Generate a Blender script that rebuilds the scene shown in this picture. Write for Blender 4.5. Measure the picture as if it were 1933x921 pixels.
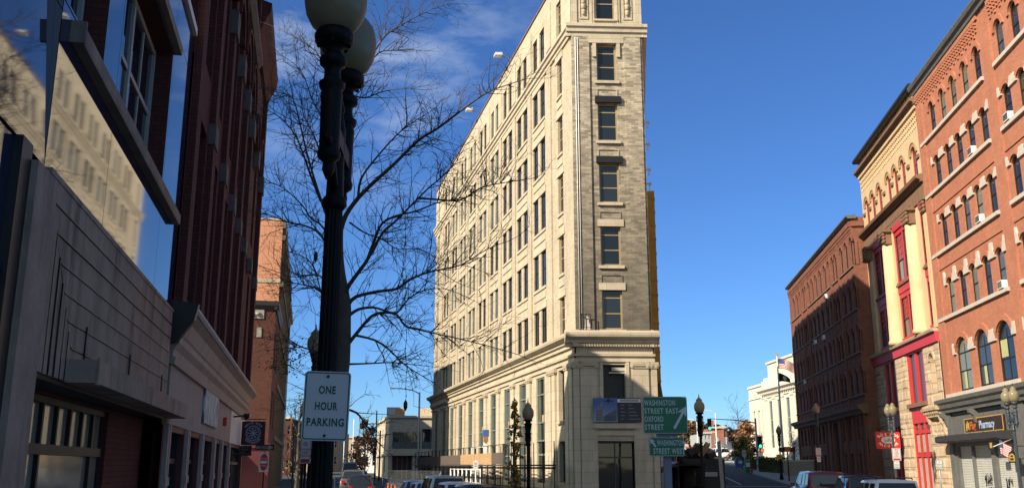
import bpy, math, random
from mathutils import Vector, Matrix
from math import sin, cos, radians, pi, atan2, hypot
random.seed(7)
for o in list(bpy.data.objects): bpy.data.objects.remove(o)
S = bpy.context.scene
C = S.collection
# ------------------------------------------------------------------ camera
FPX, XC, YC, EYE = 1775.0, 966.5, 460.5, 1.95
PITCH = math.atan(418.5/FPX)
cam = bpy.data.cameras.new('camera'); camo = bpy.data.objects.new('camera', cam); C.objects.link(camo)
cam.sensor_width = 36.0; cam.lens = 36.0*FPX/1933.0; cam.clip_start = .05; cam.clip_end = 5000
camo.location = (0, 0, EYE); camo.rotation_euler = (pi/2+PITCH, 0, 0)
S.camera = camo
# ------------------------------------------------------------------ sky and sun
SUN_AZ, SUN_EL = radians(-128), radians(33)
SUND = Vector((sin(SUN_AZ)*cos(SUN_EL), cos(SUN_AZ)*cos(SUN_EL), sin(SUN_EL)))
W = bpy.data.worlds.new("World"); S.world = W; W.use_nodes = True
nt = W.node_tree; nt.nodes.clear()
def nd(t, nt_, **k):
    n = nt_.nodes.new(t)
    for a, v in k.items(): setattr(n, a, v)
    return n
sky = nd('ShaderNodeTexSky', nt); sky.sky_type = 'NISHITA'; sky.sun_disc = False
sky.sun_elevation = SUN_EL; sky.sun_rotation = SUN_AZ; sky.altitude = 0; sky.air_density = 1.0; sky.dust_density = .0; sky.ozone_density = 3.0
bg = nd('ShaderNodeBackground', nt); wo = nd('ShaderNodeOutputWorld', nt)
tc = nd('ShaderNodeTexCoord', nt)
mp = nd('ShaderNodeMapping', nt); mp.inputs['Scale'].default_value = (3.0, 3.0, 8.0); mp.inputs['Rotation'].default_value = (0, .5, 0.3)
nz = nd('ShaderNodeTexNoise', nt); nz.inputs['Scale'].default_value = 2.2; nz.inputs['Detail'].default_value = 8; nz.inputs['Roughness'].default_value = .62
rmp = nd('ShaderNodeMapRange', nt); rmp.inputs['From Min'].default_value = .50; rmp.inputs['From Max'].default_value = .82; rmp.inputs['To Max'].default_value = .62
dv = Vector((-.152, .888, .434)).normalized()
dot = nd('ShaderNodeVectorMath', nt, operation='DOT_PRODUCT'); dot.inputs[1].default_value = dv
msk = nd('ShaderNodeMapRange', nt); msk.inputs['From Min'].default_value = .980; msk.inputs['From Max'].default_value = .998
mul = nd('ShaderNodeMath', nt, operation='MULTIPLY')
mixc = nd('ShaderNodeMixRGB', nt); mixc.inputs['Color2'].default_value = (5.5, 6.2, 7.4, 1)
L = nt.links.new
L(tc.outputs['Generated'], mp.inputs['Vector']); L(mp.outputs['Vector'], nz.inputs['Vector']); L(nz.outputs['Fac'], rmp.inputs['Value'])
L(tc.outputs['Generated'], dot.inputs[0]); L(dot.outputs['Value'], msk.inputs['Value'])
L(rmp.outputs['Result'], mul.inputs[0]); L(msk.outputs['Result'], mul.inputs[1])
# deep blue away from the sun; extra pale fill added around it, off frame
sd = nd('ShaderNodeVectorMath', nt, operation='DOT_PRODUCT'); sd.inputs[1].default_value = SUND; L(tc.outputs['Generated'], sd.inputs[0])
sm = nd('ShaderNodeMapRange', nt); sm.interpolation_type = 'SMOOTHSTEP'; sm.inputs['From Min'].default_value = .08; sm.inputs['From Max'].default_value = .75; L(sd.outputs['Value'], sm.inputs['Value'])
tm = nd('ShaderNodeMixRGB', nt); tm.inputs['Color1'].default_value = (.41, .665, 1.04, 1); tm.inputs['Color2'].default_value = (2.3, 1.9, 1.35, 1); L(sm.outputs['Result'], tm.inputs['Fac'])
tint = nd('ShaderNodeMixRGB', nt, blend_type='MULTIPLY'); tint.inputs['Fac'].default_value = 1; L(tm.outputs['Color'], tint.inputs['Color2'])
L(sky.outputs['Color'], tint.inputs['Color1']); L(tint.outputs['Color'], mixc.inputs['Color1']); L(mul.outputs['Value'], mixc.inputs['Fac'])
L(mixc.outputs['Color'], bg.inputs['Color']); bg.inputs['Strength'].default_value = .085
L(bg.outputs['Background'], wo.inputs['Surface'])
sl = bpy.data.lights.new('sun', 'SUN'); sl.energy = 5.0; sl.angle = radians(.5); sl.color = (1, .88, .69)
so = bpy.data.objects.new('sun', sl); C.objects.link(so); so.rotation_euler = SUND.to_track_quat('Z', 'Y').to_euler(); so.location = (-40, -30, 60)
S.view_settings.view_transform = 'Standard'; S.view_settings.look = 'None'; S.view_settings.exposure = 0.70; S.view_settings.gamma = 1
S.view_settings.use_curve_mapping = False

# ------------------------------------------------------------------ placing helpers
def at(px, py, Y):
    """world point seen at photo pixel (px,py) at distance Y along +Y"""
    u = (px-XC)/FPX; v = (YC-py)/FPX
    r = (u, cos(PITCH)-v*sin(PITCH), sin(PITCH)+v*cos(PITCH)); k = Y/r[1]
    return Vector((k*r[0], Y, EYE+k*r[2]))
def lerp(a, b, t): return a+(b-a)*t
def table(T, y):
    if y <= T[0][0]: return T[0][1]
    for (a, za), (b, zb) in zip(T, T[1:]):
        if y <= b: return lerp(za, zb, (y-a)/(b-a))
    return T[-1][1]
TR = [(0,-.15),(20,-.25),(38,-.33),(53,-.12),(80,.75),(110,1.75),(150,3.1),(200,5),(300,9),(600,22),(3000,60)]
TL = [(0,-.15),(20,-.25),(38,-.3),(63,-.17),(136,.35),(200,1.1),(300,2.0),(600,5),(3000,30)]
def gz(x, y):
    t = (x/max(y, 30)+.06)/.16; t = min(1, max(0, t)); t = t*t*(3-2*t)
    return lerp(table(TL, y), table(TR, y), t)
AL, AF, AR = radians(-12), radians(-13.4), radians(7.34)
def sb(s, b, A):
    """point s metres along a street of azimuth A, b metres to its right"""
    return Vector((s*sin(A)+b*cos(A), s*cos(A)-b*sin(A), 0))

# ------------------------------------------------------------------ mesh builder
class MB:
    def __init__(s): s.v = []; s.f = []; s.mi = []; s.m = 0; s.sm = []
    def add(s, vs, fs, smooth=False):
        o = len(s.v); s.v += [tuple(v) for v in vs]
        for f in fs: s.f.append(tuple(i+o for i in f)); s.mi.append(s.m); s.sm.append(smooth)
    def quad(s, a, b, c, d): s.add([a, b, c, d], [(0,1,2,3)])
    def box(s, x0, x1, y0, y1, z0, z1):
        s.add([(x0,y0,z0),(x1,y0,z0),(x1,y1,z0),(x0,y1,z0),(x0,y0,z1),(x1,y0,z1),(x1,y1,z1),(x0,y1,z1)],
              [(0,3,2,1),(4,5,6,7),(0,1,5,4),(1,2,6,5),(2,3,7,6),(3,0,4,7)])
    def prism(s, poly, y0, y1):
        """polygon in x,z extruded along y"""
        n = len(poly); vs = [(x,y0,z) for x,z in poly]+[(x,y1,z) for x,z in poly]
        s.add(vs, [tuple(range(n)), tuple(range(2*n-1,n-1,-1))]+[(i,(i+1)%n+0,(i+1)%n+n,i+n) for i in range(n)])
    def plan(s, poly, z0, z1):
        n = len(poly); vs = [(x,y,z0) for x,y in poly]+[(x,y,z1) for x,y in poly]
        s.add(vs, [tuple(range(n-1,-1,-1)), tuple(range(n,2*n))]+[(i,(i+1)%n,(i+1)%n+n,i+n) for i in range(n)])
    def profile(s, prof, x0, x1):
        """profile polygon in (y,z) run along x"""
        n = len(prof); vs = [(x0,y,z) for y,z in prof]+[(x1,y,z) for y,z in prof]
        s.add(vs, [tuple(range(n)), tuple(range(2*n-1,n-1,-1))]+[(i,(i+1)%n,(i+1)%n+n,i+n) for i in range(n)])
    def tube(s, pts, rs, n=6, cap=True):
        pts = [Vector(p) for p in pts]
        if not hasattr(rs, '__len__'): rs = [rs]*len(pts)
        vs = []; up = Vector((0.13,0.31,1)).normalized()
        for i, p in enumerate(pts):
            d = (pts[min(i+1,len(pts)-1)]-pts[max(i-1,0)])
            d = d.normalized() if d.length > 1e-9 else Vector((0,0,1))
            a = d.cross(up)
            if a.length < .05: a = d.cross(Vector((1,0,0)))
            a.normalize(); b = d.cross(a)
            for k in range(n):
                t = 2*pi*k/n; vs.append(p+(a*cos(t)+b*sin(t))*rs[i])
        fs = []
        for i in range(len(pts)-1):
            for k in range(n): fs.append((i*n+k, i*n+(k+1)%n, (i+1)*n+(k+1)%n, (i+1)*n+k))
        if cap: fs += [tuple(range(n-1,-1,-1)), tuple(range((len(pts)-1)*n, len(pts)*n))]
        s.add(vs, fs, True)
    def lathe(s, prof, c=(0,0,0), n=20, flute=0.0, smooth=True):
        vs = []; m = len(prof)
        for r, z in prof:
            for k in range(n):
                t = 2*pi*k/n; rr = r*(1-flute*(k%2)); vs.append((c[0]+rr*cos(t), c[1]+rr*sin(t), c[2]+z))
        fs = [(i*n+k, i*n+(k+1)%n, (i+1)*n+(k+1)%n, (i+1)*n+k) for i in range(m-1) for k in range(n)]
        fs += [tuple(range(n-1,-1,-1)), tuple(range((m-1)*n, m*n))]
        s.add(vs, fs, smooth)
    def mesh(s, name, mats):
        me = bpy.data.meshes.new(name); me.from_pydata(s.v, [], s.f)
        for m in (mats if isinstance(mats, (list,tuple)) else [mats]): me.materials.append(m)
        me.polygons.foreach_set('material_index', s.mi); me.polygons.foreach_set('use_smooth', s.sm)
        me.update(); return me
def obj(name, me, parent=None, loc=(0,0,0), rz=0):
    o = bpy.data.objects.new(name, me); C.objects.link(o); o.location = loc; o.rotation_euler = (0,0,rz)
    if parent: o.parent = parent
    return o
def tag(o, label, cat, group=None):
    o['label'] = label; o['category'] = cat
    if group: o['group'] = group
    return o
def thing(name, label, cat, loc=(0,0,0), rz=0, group=None):
    o = bpy.data.objects.new(name, None); C.objects.link(o); o.location = loc; o.rotation_euler = (0,0,rz); o.empty_display_size = .3
    return tag(o, label, cat, group)
def struct(o, k='structure'): o['kind'] = k; return o
def copy_tree(o, parent=None):
    c = o.copy(); C.objects.link(c)
    if parent: c.parent = parent
    for ch in list(o.children): copy_tree(ch, c)
    return c
class Fr:
    """a facade frame: x to the right seen from outside, -y outward"""
    def __init__(s, o, th): s.o = Vector(o); s.th = th
    def w(s, x, y=0, z=0): return s.o+Vector((x*cos(s.th)-y*sin(s.th), x*sin(s.th)+y*cos(s.th), z))
def part(name, mb, mats, root, fr=None, x=0, y=0, z=0, parent=None):
    """mesh part in a facade frame below the building's root"""
    me = mb if isinstance(mb, bpy.types.Mesh) else mb.mesh(name, mats)
    if parent is not None: return obj(name, me, parent, (x,y,z))
    p = fr.w(x,y,z)-root.location; return obj(name, me, root, p, fr.th)
def text_mesh(txt, size, bold=0.0, sx=1.0, ext=.002, align='CENTER', mat=None, spacing=1.0):
    cu = bpy.data.curves.new('lettering', 'FONT'); cu.body = txt; cu.size = size; cu.align_x = align; cu.extrude = ext; cu.offset = bold; cu.resolution_u = 3; cu.space_character = spacing
    ob = bpy.data.objects.new('lettering', cu); C.objects.link(ob); bpy.context.view_layer.update()
    me = bpy.data.meshes.new_from_object(ob.evaluated_get(bpy.context.evaluated_depsgraph_get()))
    bpy.data.objects.remove(ob); me.transform(Matrix.Rotation(pi/2,4,'X') @ Matrix.Diagonal((sx,1,1,1)))
    me.materials.clear()
    if mat: me.materials.append(mat)
    return me
def fit_text(me, w, h, cx=0, cz=0):
    """scale and centre a lettering mesh to a given width and letter height"""
    xs = [v.co.x for v in me.vertices]; zs = [v.co.z for v in me.vertices]; W_ = max(xs)-min(xs); H_ = max(zs)-min(zs)
    me.transform(Matrix.Translation((cx,0,cz)) @ Matrix.Diagonal((w/W_,1,h/H_,1)) @ Matrix.Translation((-(max(xs)+min(xs))/2,0,-(max(zs)+min(zs))/2))); return me
def join_meshes(name, items, mats):
    """items: (mesh, matrix, material index) merged in one mesh"""
    vs, fs, mi = [], [], []
    for me, mx, k in items:
        o = len(vs); vs += [tuple(mx @ v.co) for v in me.vertices]
        for p in me.polygons: fs.append([i+o for i in p.vertices]); mi.append(k)
    m = bpy.data.meshes.new(name); m.from_pydata(vs, [], fs)
    for a in mats: m.materials.append(a)
    m.polygons.foreach_set('material_index', mi); return m

# ------------------------------------------------------------------ materials
def lin(r, g, b):
    f = lambda c: (c/255/12.92) if c/255 <= .04045 else ((c/255+.055)/1.055)**2.4
    return (f(r), f(g), f(b))
def newmat(name):
    m = bpy.data.materials.new(name); m.use_nodes = True; t = m.node_tree; b = t.nodes['Principled BSDF']; return m, t, b
def mat(name, col, rough=.75, var=.18, scale=2.0, bump=0.0, metal=0, spec=.4, stain=0.0, stain_col=(.05,.045,.04), streak=False, fine=None):
    """plain surface whose colour wanders a little: two noises, optional stains and bump"""
    m, t, b = newmat(name); l = t.links.new
    tcn = nd('ShaderNodeTexCoord', t)
    n1 = nd('ShaderNodeTexNoise', t); n1.inputs['Scale'].default_value = scale; n1.inputs['Detail'].default_value = 6; n1.inputs['Roughness'].default_value = .65
    l(tcn.outputs['Object'], n1.inputs['Vector'])
    mr = nd('ShaderNodeMapRange', t); mr.inputs['From Min'].default_value = .25; mr.inputs['From Max'].default_value = .75
    mr.inputs['To Min'].default_value = 1-var; mr.inputs['To Max'].default_value = 1+var
    l(n1.outputs['Fac'], mr.inputs['Value'])
    mx = nd('ShaderNodeVectorMath', t, operation='SCALE'); mx.inputs[0].default_value = col; l(mr.outputs['Result'], mx.inputs['Scale'])
    out = mx.outputs['Vector']
    if stain > 0:
        mpn = nd('ShaderNodeMapping', t); mpn.inputs['Scale'].default_value = (2.2,2.2,.25) if streak else (1,1,1)
        n2 = nd('ShaderNodeTexNoise', t); n2.inputs['Scale'].default_value = 1.3; n2.inputs['Detail'].default_value = 7; n2.inputs['Roughness'].default_value = .7
        l(tcn.outputs['Object'], mpn.inputs['Vector']); l(mpn.outputs['Vector'], n2.inputs['Vector'])
        r2 = nd('ShaderNodeMapRange', t); r2.inputs['From Min'].default_value = .5; r2.inputs['From Max'].default_value = .72; r2.inputs['To Max'].default_value = stain
        l(n2.outputs['Fac'], r2.inputs['Value'])
        mc = nd('ShaderNodeMixRGB', t); mc.inputs['Color2'].default_value = (*stain_col,1); l(r2.outputs['Result'], mc.inputs['Fac']); l(out, mc.inputs['Color1']); out = mc.outputs['Color']
    l(out, b.inputs['Base Color'])
    b.inputs['Roughness'].default_value = rough; b.inputs['Metallic'].default_value = metal; b.inputs['Specular IOR Level'].default_value = spec
    if bump > 0:
        bp = nd('ShaderNodeBump', t); bp.inputs['Strength'].default_value = bump; bp.inputs['Distance'].default_value = .03
        n3 = nd('ShaderNodeTexNoise', t); n3.inputs['Scale'].default_value = fine or scale*6; n3.inputs['Detail'].default_value = 5; l(tcn.outputs['Object'], n3.inputs['Vector'])
        l(n3.outputs['Fac'], bp.inputs['Height']); l(bp.outputs['Normal'], b.inputs['Normal'])
    return m
def brick(name, c1, c2, mortar, bw=.24, bh=.085, mort=.010, stain=.3, stain_col=(.06,.045,.04), var=.15, bump=.4, off=.5, light=None, big=1.0, soot=None):
    """courses of brick or ashlar in the facade's own x and z"""
    m, t, b = newmat(name); l = t.links.new
    tcn = nd('ShaderNodeTexCoord', t); sp = nd('ShaderNodeSeparateXYZ', t); l(tcn.outputs['Object'], sp.inputs[0])
    ad = nd('ShaderNodeMath', t, operation='ADD'); l(sp.outputs['X'], ad.inputs[0]); l(sp.outputs['Y'], ad.inputs[1])
    cb = nd('ShaderNodeCombineXYZ', t); l(ad.outputs[0], cb.inputs[0]); l(sp.outputs['Z'], cb.inputs[1])
    br = nd('ShaderNodeTexBrick', t); br.offset = off; br.inputs['Scale'].default_value = 1; br.inputs['Brick Width'].default_value = bw; br.inputs['Row Height'].default_value = bh
    br.inputs['Mortar Size'].default_value = mort; br.inputs['Mortar Smooth'].default_value = .2; br.inputs['Bias'].default_value = 0
    br.inputs['Color1'].default_value = (*c1,1); br.inputs['Color2'].default_value = (*c2,1); br.inputs['Mortar'].default_value = (*mortar,1)
    l(cb.outputs[0], br.inputs['Vector']); out = br.outputs['Color']
    n1 = nd('ShaderNodeTexNoise', t); n1.inputs['Scale'].default_value = .9*big; n1.inputs['Detail'].default_value = 8; n1.inputs['Roughness'].default_value = .7; l(tcn.outputs['Object'], n1.inputs['Vector'])
    mr = nd('ShaderNodeMapRange', t); mr.inputs['From Min'].default_value = .25; mr.inputs['From Max'].default_value = .75; mr.inputs['To Min'].default_value = 1-var; mr.inputs['To Max'].default_value = 1+var
    l(n1.outputs['Fac'], mr.inputs['Value'])
    sc = nd('ShaderNodeVectorMath', t, operation='SCALE'); l(out, sc.inputs[0]); l(mr.outputs['Result'], sc.inputs['Scale']); out = sc.outputs['Vector']
    if stain > 0:
        mpn = nd('ShaderNodeMapping', t); mpn.inputs['Scale'].default_value = (1.2,1.2,.35); l(tcn.outputs['Object'], mpn.inputs['Vector'])
        n2 = nd('ShaderNodeTexNoise', t); n2.inputs['Scale'].default_value = .8*big; n2.inputs['Detail'].default_value = 9; n2.inputs['Roughness'].default_value = .72; l(mpn.outputs['Vector'], n2.inputs['Vector'])
        r2 = nd('ShaderNodeMapRange', t); r2.inputs['From Min'].default_value = .46; r2.inputs['From Max'].default_value = .72; r2.inputs['To Max'].default_value = stain; l(n2.outputs['Fac'], r2.inputs['Value'])
        mc = nd('ShaderNodeMixRGB', t); mc.inputs['Color2'].default_value = (*stain_col,1); l(r2.outputs['Result'], mc.inputs['Fac']); l(out, mc.inputs['Color1']); out = mc.outputs['Color']
    if light:
        # scattered pale replacement bricks
        br2 = nd('ShaderNodeTexBrick', t); br2.offset = off
        for k, v in (('Scale',1),('Brick Width',bw),('Row Height',bh),('Mortar Size',0),('Bias',-.62)): br2.inputs[k].default_value = v
        br2.inputs['Color1'].default_value = (0,0,0,1); br2.inputs['Color2'].default_value = (1,1,1,1); l(cb.outputs[0], br2.inputs['Vector'])
        r3 = nd('ShaderNodeMapRange', t); r3.inputs['From Min'].default_value = .2; r3.inputs['From Max'].default_value = .45; l(br2.outputs['Color'], r3.inputs['Value'])
        mc2 = nd('ShaderNodeMixRGB', t); mc2.inputs['Color2'].default_value = (*light,1); l(r3.outputs['Result'], mc2.inputs['Fac']); l(out, mc2.inputs['Color1']); out = mc2.outputs['Color']
    if soot:
        # grime that thickens towards the lower storeys, ragged at its edges
        zr = nd('ShaderNodeMath', t, operation='MULTIPLY_ADD'); zr.inputs[1].default_value = 9; l(n1.outputs['Fac'], zr.inputs[0]); l(sp.outputs['Z'], zr.inputs[2])
        r4 = nd('ShaderNodeMapRange', t); r4.inputs['From Min'].default_value = soot[0]; r4.inputs['From Max'].default_value = soot[1]; r4.inputs['To Min'].default_value = soot[2]; r4.inputs['To Max'].default_value = 0; l(zr.outputs[0], r4.inputs['Value'])
        mc3 = nd('ShaderNodeMixRGB', t); mc3.inputs['Color2'].default_value = (.085,.078,.064,1); l(r4.outputs['Result'], mc3.inputs['Fac']); l(out, mc3.inputs['Color1']); out = mc3.outputs['Color']
    l(out, b.inputs['Base Color']); b.inputs['Roughness'].default_value = .88; b.inputs['Specular IOR Level'].default_value = .25
    if bump > 0:
        iv = nd('ShaderNodeMath', t, operation='SUBTRACT'); iv.inputs[0].default_value = 1; l(br.outputs['Fac'], iv.inputs[1])
        bp = nd('ShaderNodeBump', t); bp.inputs['Strength'].default_value = bump; bp.inputs['Distance'].default_value = .012; l(iv.outputs[0], bp.inputs['Height']); l(bp.outputs['Normal'], b.inputs['Normal'])
    return m
def glass(name, col=(.012,.016,.02), rough=.03, var=.5, ior=1.5, wav=.02):
    """window glass before a dark room: a dark, slightly wavy, mirror-smooth surface"""
    m, t, b = newmat(name); l = t.links.new
    oi = nd('ShaderNodeObjectInfo', t); tcn = nd('ShaderNodeTexCoord', t)
    mr = nd('ShaderNodeMapRange', t); mr.inputs['To Min'].default_value = 1-var; mr.inputs['To Max'].default_value = 1+var*1.5; l(oi.outputs['Random'], mr.inputs['Value'])
    sc = nd('ShaderNodeVectorMath', t, operation='SCALE'); sc.inputs[0].default_value = col; l(mr.outputs['Result'], sc.inputs['Scale']); l(sc.outputs['Vector'], b.inputs['Base Color'])
    b.inputs['Roughness'].default_value = rough; b.inputs['IOR'].default_value = ior
    n = nd('ShaderNodeTexNoise', t); n.inputs['Scale'].default_value = 1.1; n.inputs['Detail'].default_value = 1; l(tcn.outputs['Object'], n.inputs['Vector'])
    bp = nd('ShaderNodeBump', t); bp.inputs['Strength'].default_value = wav*4; bp.inputs['Distance'].default_value = .05; l(n.outputs['Fac'], bp.inputs['Height']); l(bp.outputs['Normal'], b.inputs['Normal'])
    return m
def emis(name, col, st):
    m, t, b = newmat(name); b.inputs['Base Color'].default_value = (*col,1); b.inputs['Emission Color'].default_value = (*col,1); b.inputs['Emission Strength'].default_value = st; return m
def globe_mat():
    m, t, b = newmat('lamp_globe'); l = t.links.new
    b.inputs['Base Color'].default_value = (.36,.31,.20,1); b.inputs['Roughness'].default_value = .25
    tr = nd('ShaderNodeBsdfTranslucent', t); tr.inputs['Color'].default_value = (.55,.47,.29,1)
    mx = nd('ShaderNodeMixShader', t); mx.inputs['Fac'].default_value = .45
    l(b.outputs[0], mx.inputs[1]); l(tr.outputs[0], mx.inputs[2]); l(mx.outputs[0], t.nodes['Material Output'].inputs['Surface'])
    return m
K = dict(
 lime = brick('pale_limestone', (.51,.435,.325), (.46,.39,.29), (.34,.285,.21), bw=1.1, bh=.55, mort=.014, stain=.42, stain_col=(.20,.16,.11), var=.10, bump=.3),
 cream_brick = brick('cream_brick', (.50,.42,.305), (.40,.33,.24), (.42,.36,.28), bw=.3, bh=.095, stain=.38, stain_col=(.17,.14,.10), var=.12),
 grey_brick = brick('sooty_grey_brick', (.50,.42,.31), (.15,.122,.092), (.27,.23,.175), bw=.38, bh=.12, stain=.38, stain_col=(.14,.12,.095), var=.22, big=1.3, light=(.62,.53,.40), soot=(13.5, 26, .88)),
 red_brick = brick('red_brick', (.46,.165,.095), (.37,.125,.072), (.38,.21,.14), bw=.24, bh=.085, stain=.22, stain_col=(.14,.05,.035), var=.14),
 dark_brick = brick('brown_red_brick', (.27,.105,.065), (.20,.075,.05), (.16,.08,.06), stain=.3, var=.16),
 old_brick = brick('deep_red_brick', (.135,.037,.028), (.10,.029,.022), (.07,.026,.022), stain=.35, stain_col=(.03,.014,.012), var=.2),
 orange_brick = brick('orange_brick', (.62,.27,.15), (.54,.225,.125), (.55,.30,.20), stain=.15, stain_col=(.25,.10,.06), var=.12),
 brown_brick = brick('dark_brown_brick', (.13,.045,.03), (.09,.032,.022), (.06,.03,.025), stain=.3, var=.2),
 yellow = mat('yellow_painted_brick', (.58,.42,.255), .85, .08, 1.2, .15, stain=.25, stain_col=(.38,.25,.13), streak=True),
 brownstone = mat('brownstone', (.20,.115,.07), .85, .2, 3, .5),
 sandstone = brick('rockfaced_sandstone', (.52,.41,.29), (.47,.365,.255), (.32,.23,.15), bw=1.15, bh=.62, mort=.03, stain=.35, stain_col=(.28,.18,.11), var=.18, bump=1.0),
 red_paint = mat('red_paint', (.52,.035,.03), .45, .1, 2),
 pink_paint = mat('faded_red_paint', (.50,.05,.075), .6, .1, 2),
 white_stone = mat('white_stone', (.50,.44,.38), .8, .1, 3),
 grey_metal = mat('grey_metal', (.12,.12,.115), .55, .2, 2, stain=.2),
 black_paint = mat('black_paint', (.012,.011,.011), .45, .25, 3),
 lamp_black = mat('lamp_black_paint', (.006,.0055,.005), .5, .3, 6, .2, spec=.15),
 lamp_grey = mat('lamp_grey_paint', (.035,.045,.055), .45, .2, 6),
 dark_frame = mat('dark_window_frame', (.02,.018,.016), .5, .2, 3),
 tan_frame = mat('tan_window_frame', (.30,.22,.12), .6, .15, 3),
 green_frame = mat('grey_green_window_frame', (.16,.18,.15), .6, .2, 3, stain=.3),
 pale_frame = mat('pale_window_frame', (.45,.42,.36), .6, .1, 3),
 glass = glass('window_glass'),
 glass_blind = glass('window_glass_with_blind', (.10,.105,.07), .06, .6),
 glass_light = glass('window_glass_pale', (.05,.058,.065), .05, .6),
 roof = mat('roof_tar', (.05,.05,.05), .9, .2, 1),
 wood_ply = mat('plywood', (.40,.25,.13), .8, .15, 2, stain=.3, stain_col=(.2,.12,.06)),
 steel = mat('galvanised_steel', (.32,.33,.34), .45, .15, 4, metal=.6),
 white_paint = mat('white_paint', (.72,.71,.68), .5, .06, 3),
 asphalt = mat('asphalt', (.055,.055,.058), .92, .25, .9, .4, fine=40, stain=.4, stain_col=(.03,.03,.03)),
 concrete = mat('concrete_pavement', (.33,.31,.28), .9, .14, 1.2, .3, fine=30, stain=.35, stain_col=(.18,.165,.15)),
 kerbstone = mat('granite_kerb', (.36,.35,.33), .85, .15, 4, .2),
 marking = mat('road_marking', (.62,.61,.57), .8, .15, 5),
 globe = globe_mat(),
)
FA = Vector((3.40, 50, 0)); FB = Vector((7.50, 50.2, 0)); LF = 50.0
# ------------------------------------------------------------------ ground, roads, pavements
def sheet(name, xs, ys, fn, m, dz=0):
    vs = [(*fn(x, y)[:2], gz(*fn(x, y)[:2])+dz) for y in ys for x in xs]; n = len(xs)
    fs = [(j*n+i, j*n+i+1, (j+1)*n+i+1, (j+1)*n+i) for j in range(len(ys)-1) for i in range(n-1)]
    me = bpy.data.meshes.new(name); me.from_pydata(vs, [], fs); me.materials.append(m); me.update()
    return struct(obj(name, me))
XS = [-3000,-1200,-500,-250]+[x*6.0 for x in range(-25,26)]+[250,500,1200,3000]
YS = [-800,-200,-60,-20]+[y*4.0 for y in range(0,60)]+[250,280,320,380,450,600,900,1500,3000]
sheet('ground', XS, YS, lambda x, y: (x, y), K['asphalt'])
def pavement(name, A, b0, b1, s0, s1, dz=.15, step=3.0, m=None, b0e=None, b1e=None):
    """raised strip along a street, kerb faces included"""
    n = max(2, int(abs(s1-s0)/step)+1); mb = MB(); vs = []
    for i in range(n):
        t = i/(n-1); s = lerp(s0, s1, t)
        for b in (lerp(b0, b0e if b0e is not None else b0, t), lerp(b1, b1e if b1e is not None else b1, t)):
            p = sb(s, b, A); z = gz(p.x, p.y); vs += [(p.x,p.y,z+dz),(p.x,p.y,z-.2)]
    fs = []
    for i in range(n-1):
        a, c = i*4, (i+1)*4
        fs += [(a,a+2,c+2,c),(a,c,c+1,a+1),(a+2,a+3,c+3,c+2)]
    fs += [(0,1,3,2),((n-1)*4,(n-1)*4+2,(n-1)*4+3,(n-1)*4+1)]
    mb.add(vs, fs); return struct(obj(name, mb.mesh(name, m or K['concrete'])))
pavement('pavement', AL, -8, .75, -40, 39.5)
pavement('kerb', AL, .75, .93, -40, 39.5, .152, m=K['kerbstone'])
pavement('pavement', AL, -8, 1.2, 48, 86)
pavement('kerb', AL, 1.2, 1.38, 48, 86, .152, m=K['kerbstone'])
pavement('pavement', AR, 11.3, 19, 20, 102, b1e=19)
pavement('kerb', AR, 11.12, 11.3, 20, 102, .152, m=K['kerbstone'])
pavement('pavement', radians(2), 22.5, 31, 96, 200)
# pavement wrapped round the flatiron
a0 = FA.x*cos(AF)-FA.y*sin(AF); a1 = FB.x*cos(AR)-FB.y*sin(AR)
pavement('pavement', AF, a0-4.6, a0+3, FA.x*sin(AF)+FA.y*cos(AF)-5, 102)
pavement('pavement', AR, a1-2.8, a1+3.4, FB.x*sin(AR)+FB.y*cos(AR)-5.5, 94)
def marking(A, b, s0, s1, w=.12, dz=.006):
    mb = MB(); n = max(2, int(abs(s1-s0)/2)+1); vs = []
    for i in range(n):
        s = lerp(s0, s1, i/(n-1))
        for bb in (b-w/2, b+w/2): p = sb(s, bb, A); vs.append((p.x,p.y,gz(p.x,p.y)+dz))
    mb.add(vs, [(i*2,i*2+1,i*2+3,i*2+2) for i in range(n-1)]); return struct(obj('road_marking', mb.mesh('road_marking', K['marking'])))
for s in (70, 73.4):
    marking(AR, 7.9, s, s+.35, 6.2)
marking(AR, 7.7, 40, 69); marking(AR, 7.9, 76, 110)
for k in range(12): marking(AL, 3.6, 20+k*9, 24+k*9)
marking(AL, 3.0, 92, 92.5, 7)
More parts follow.
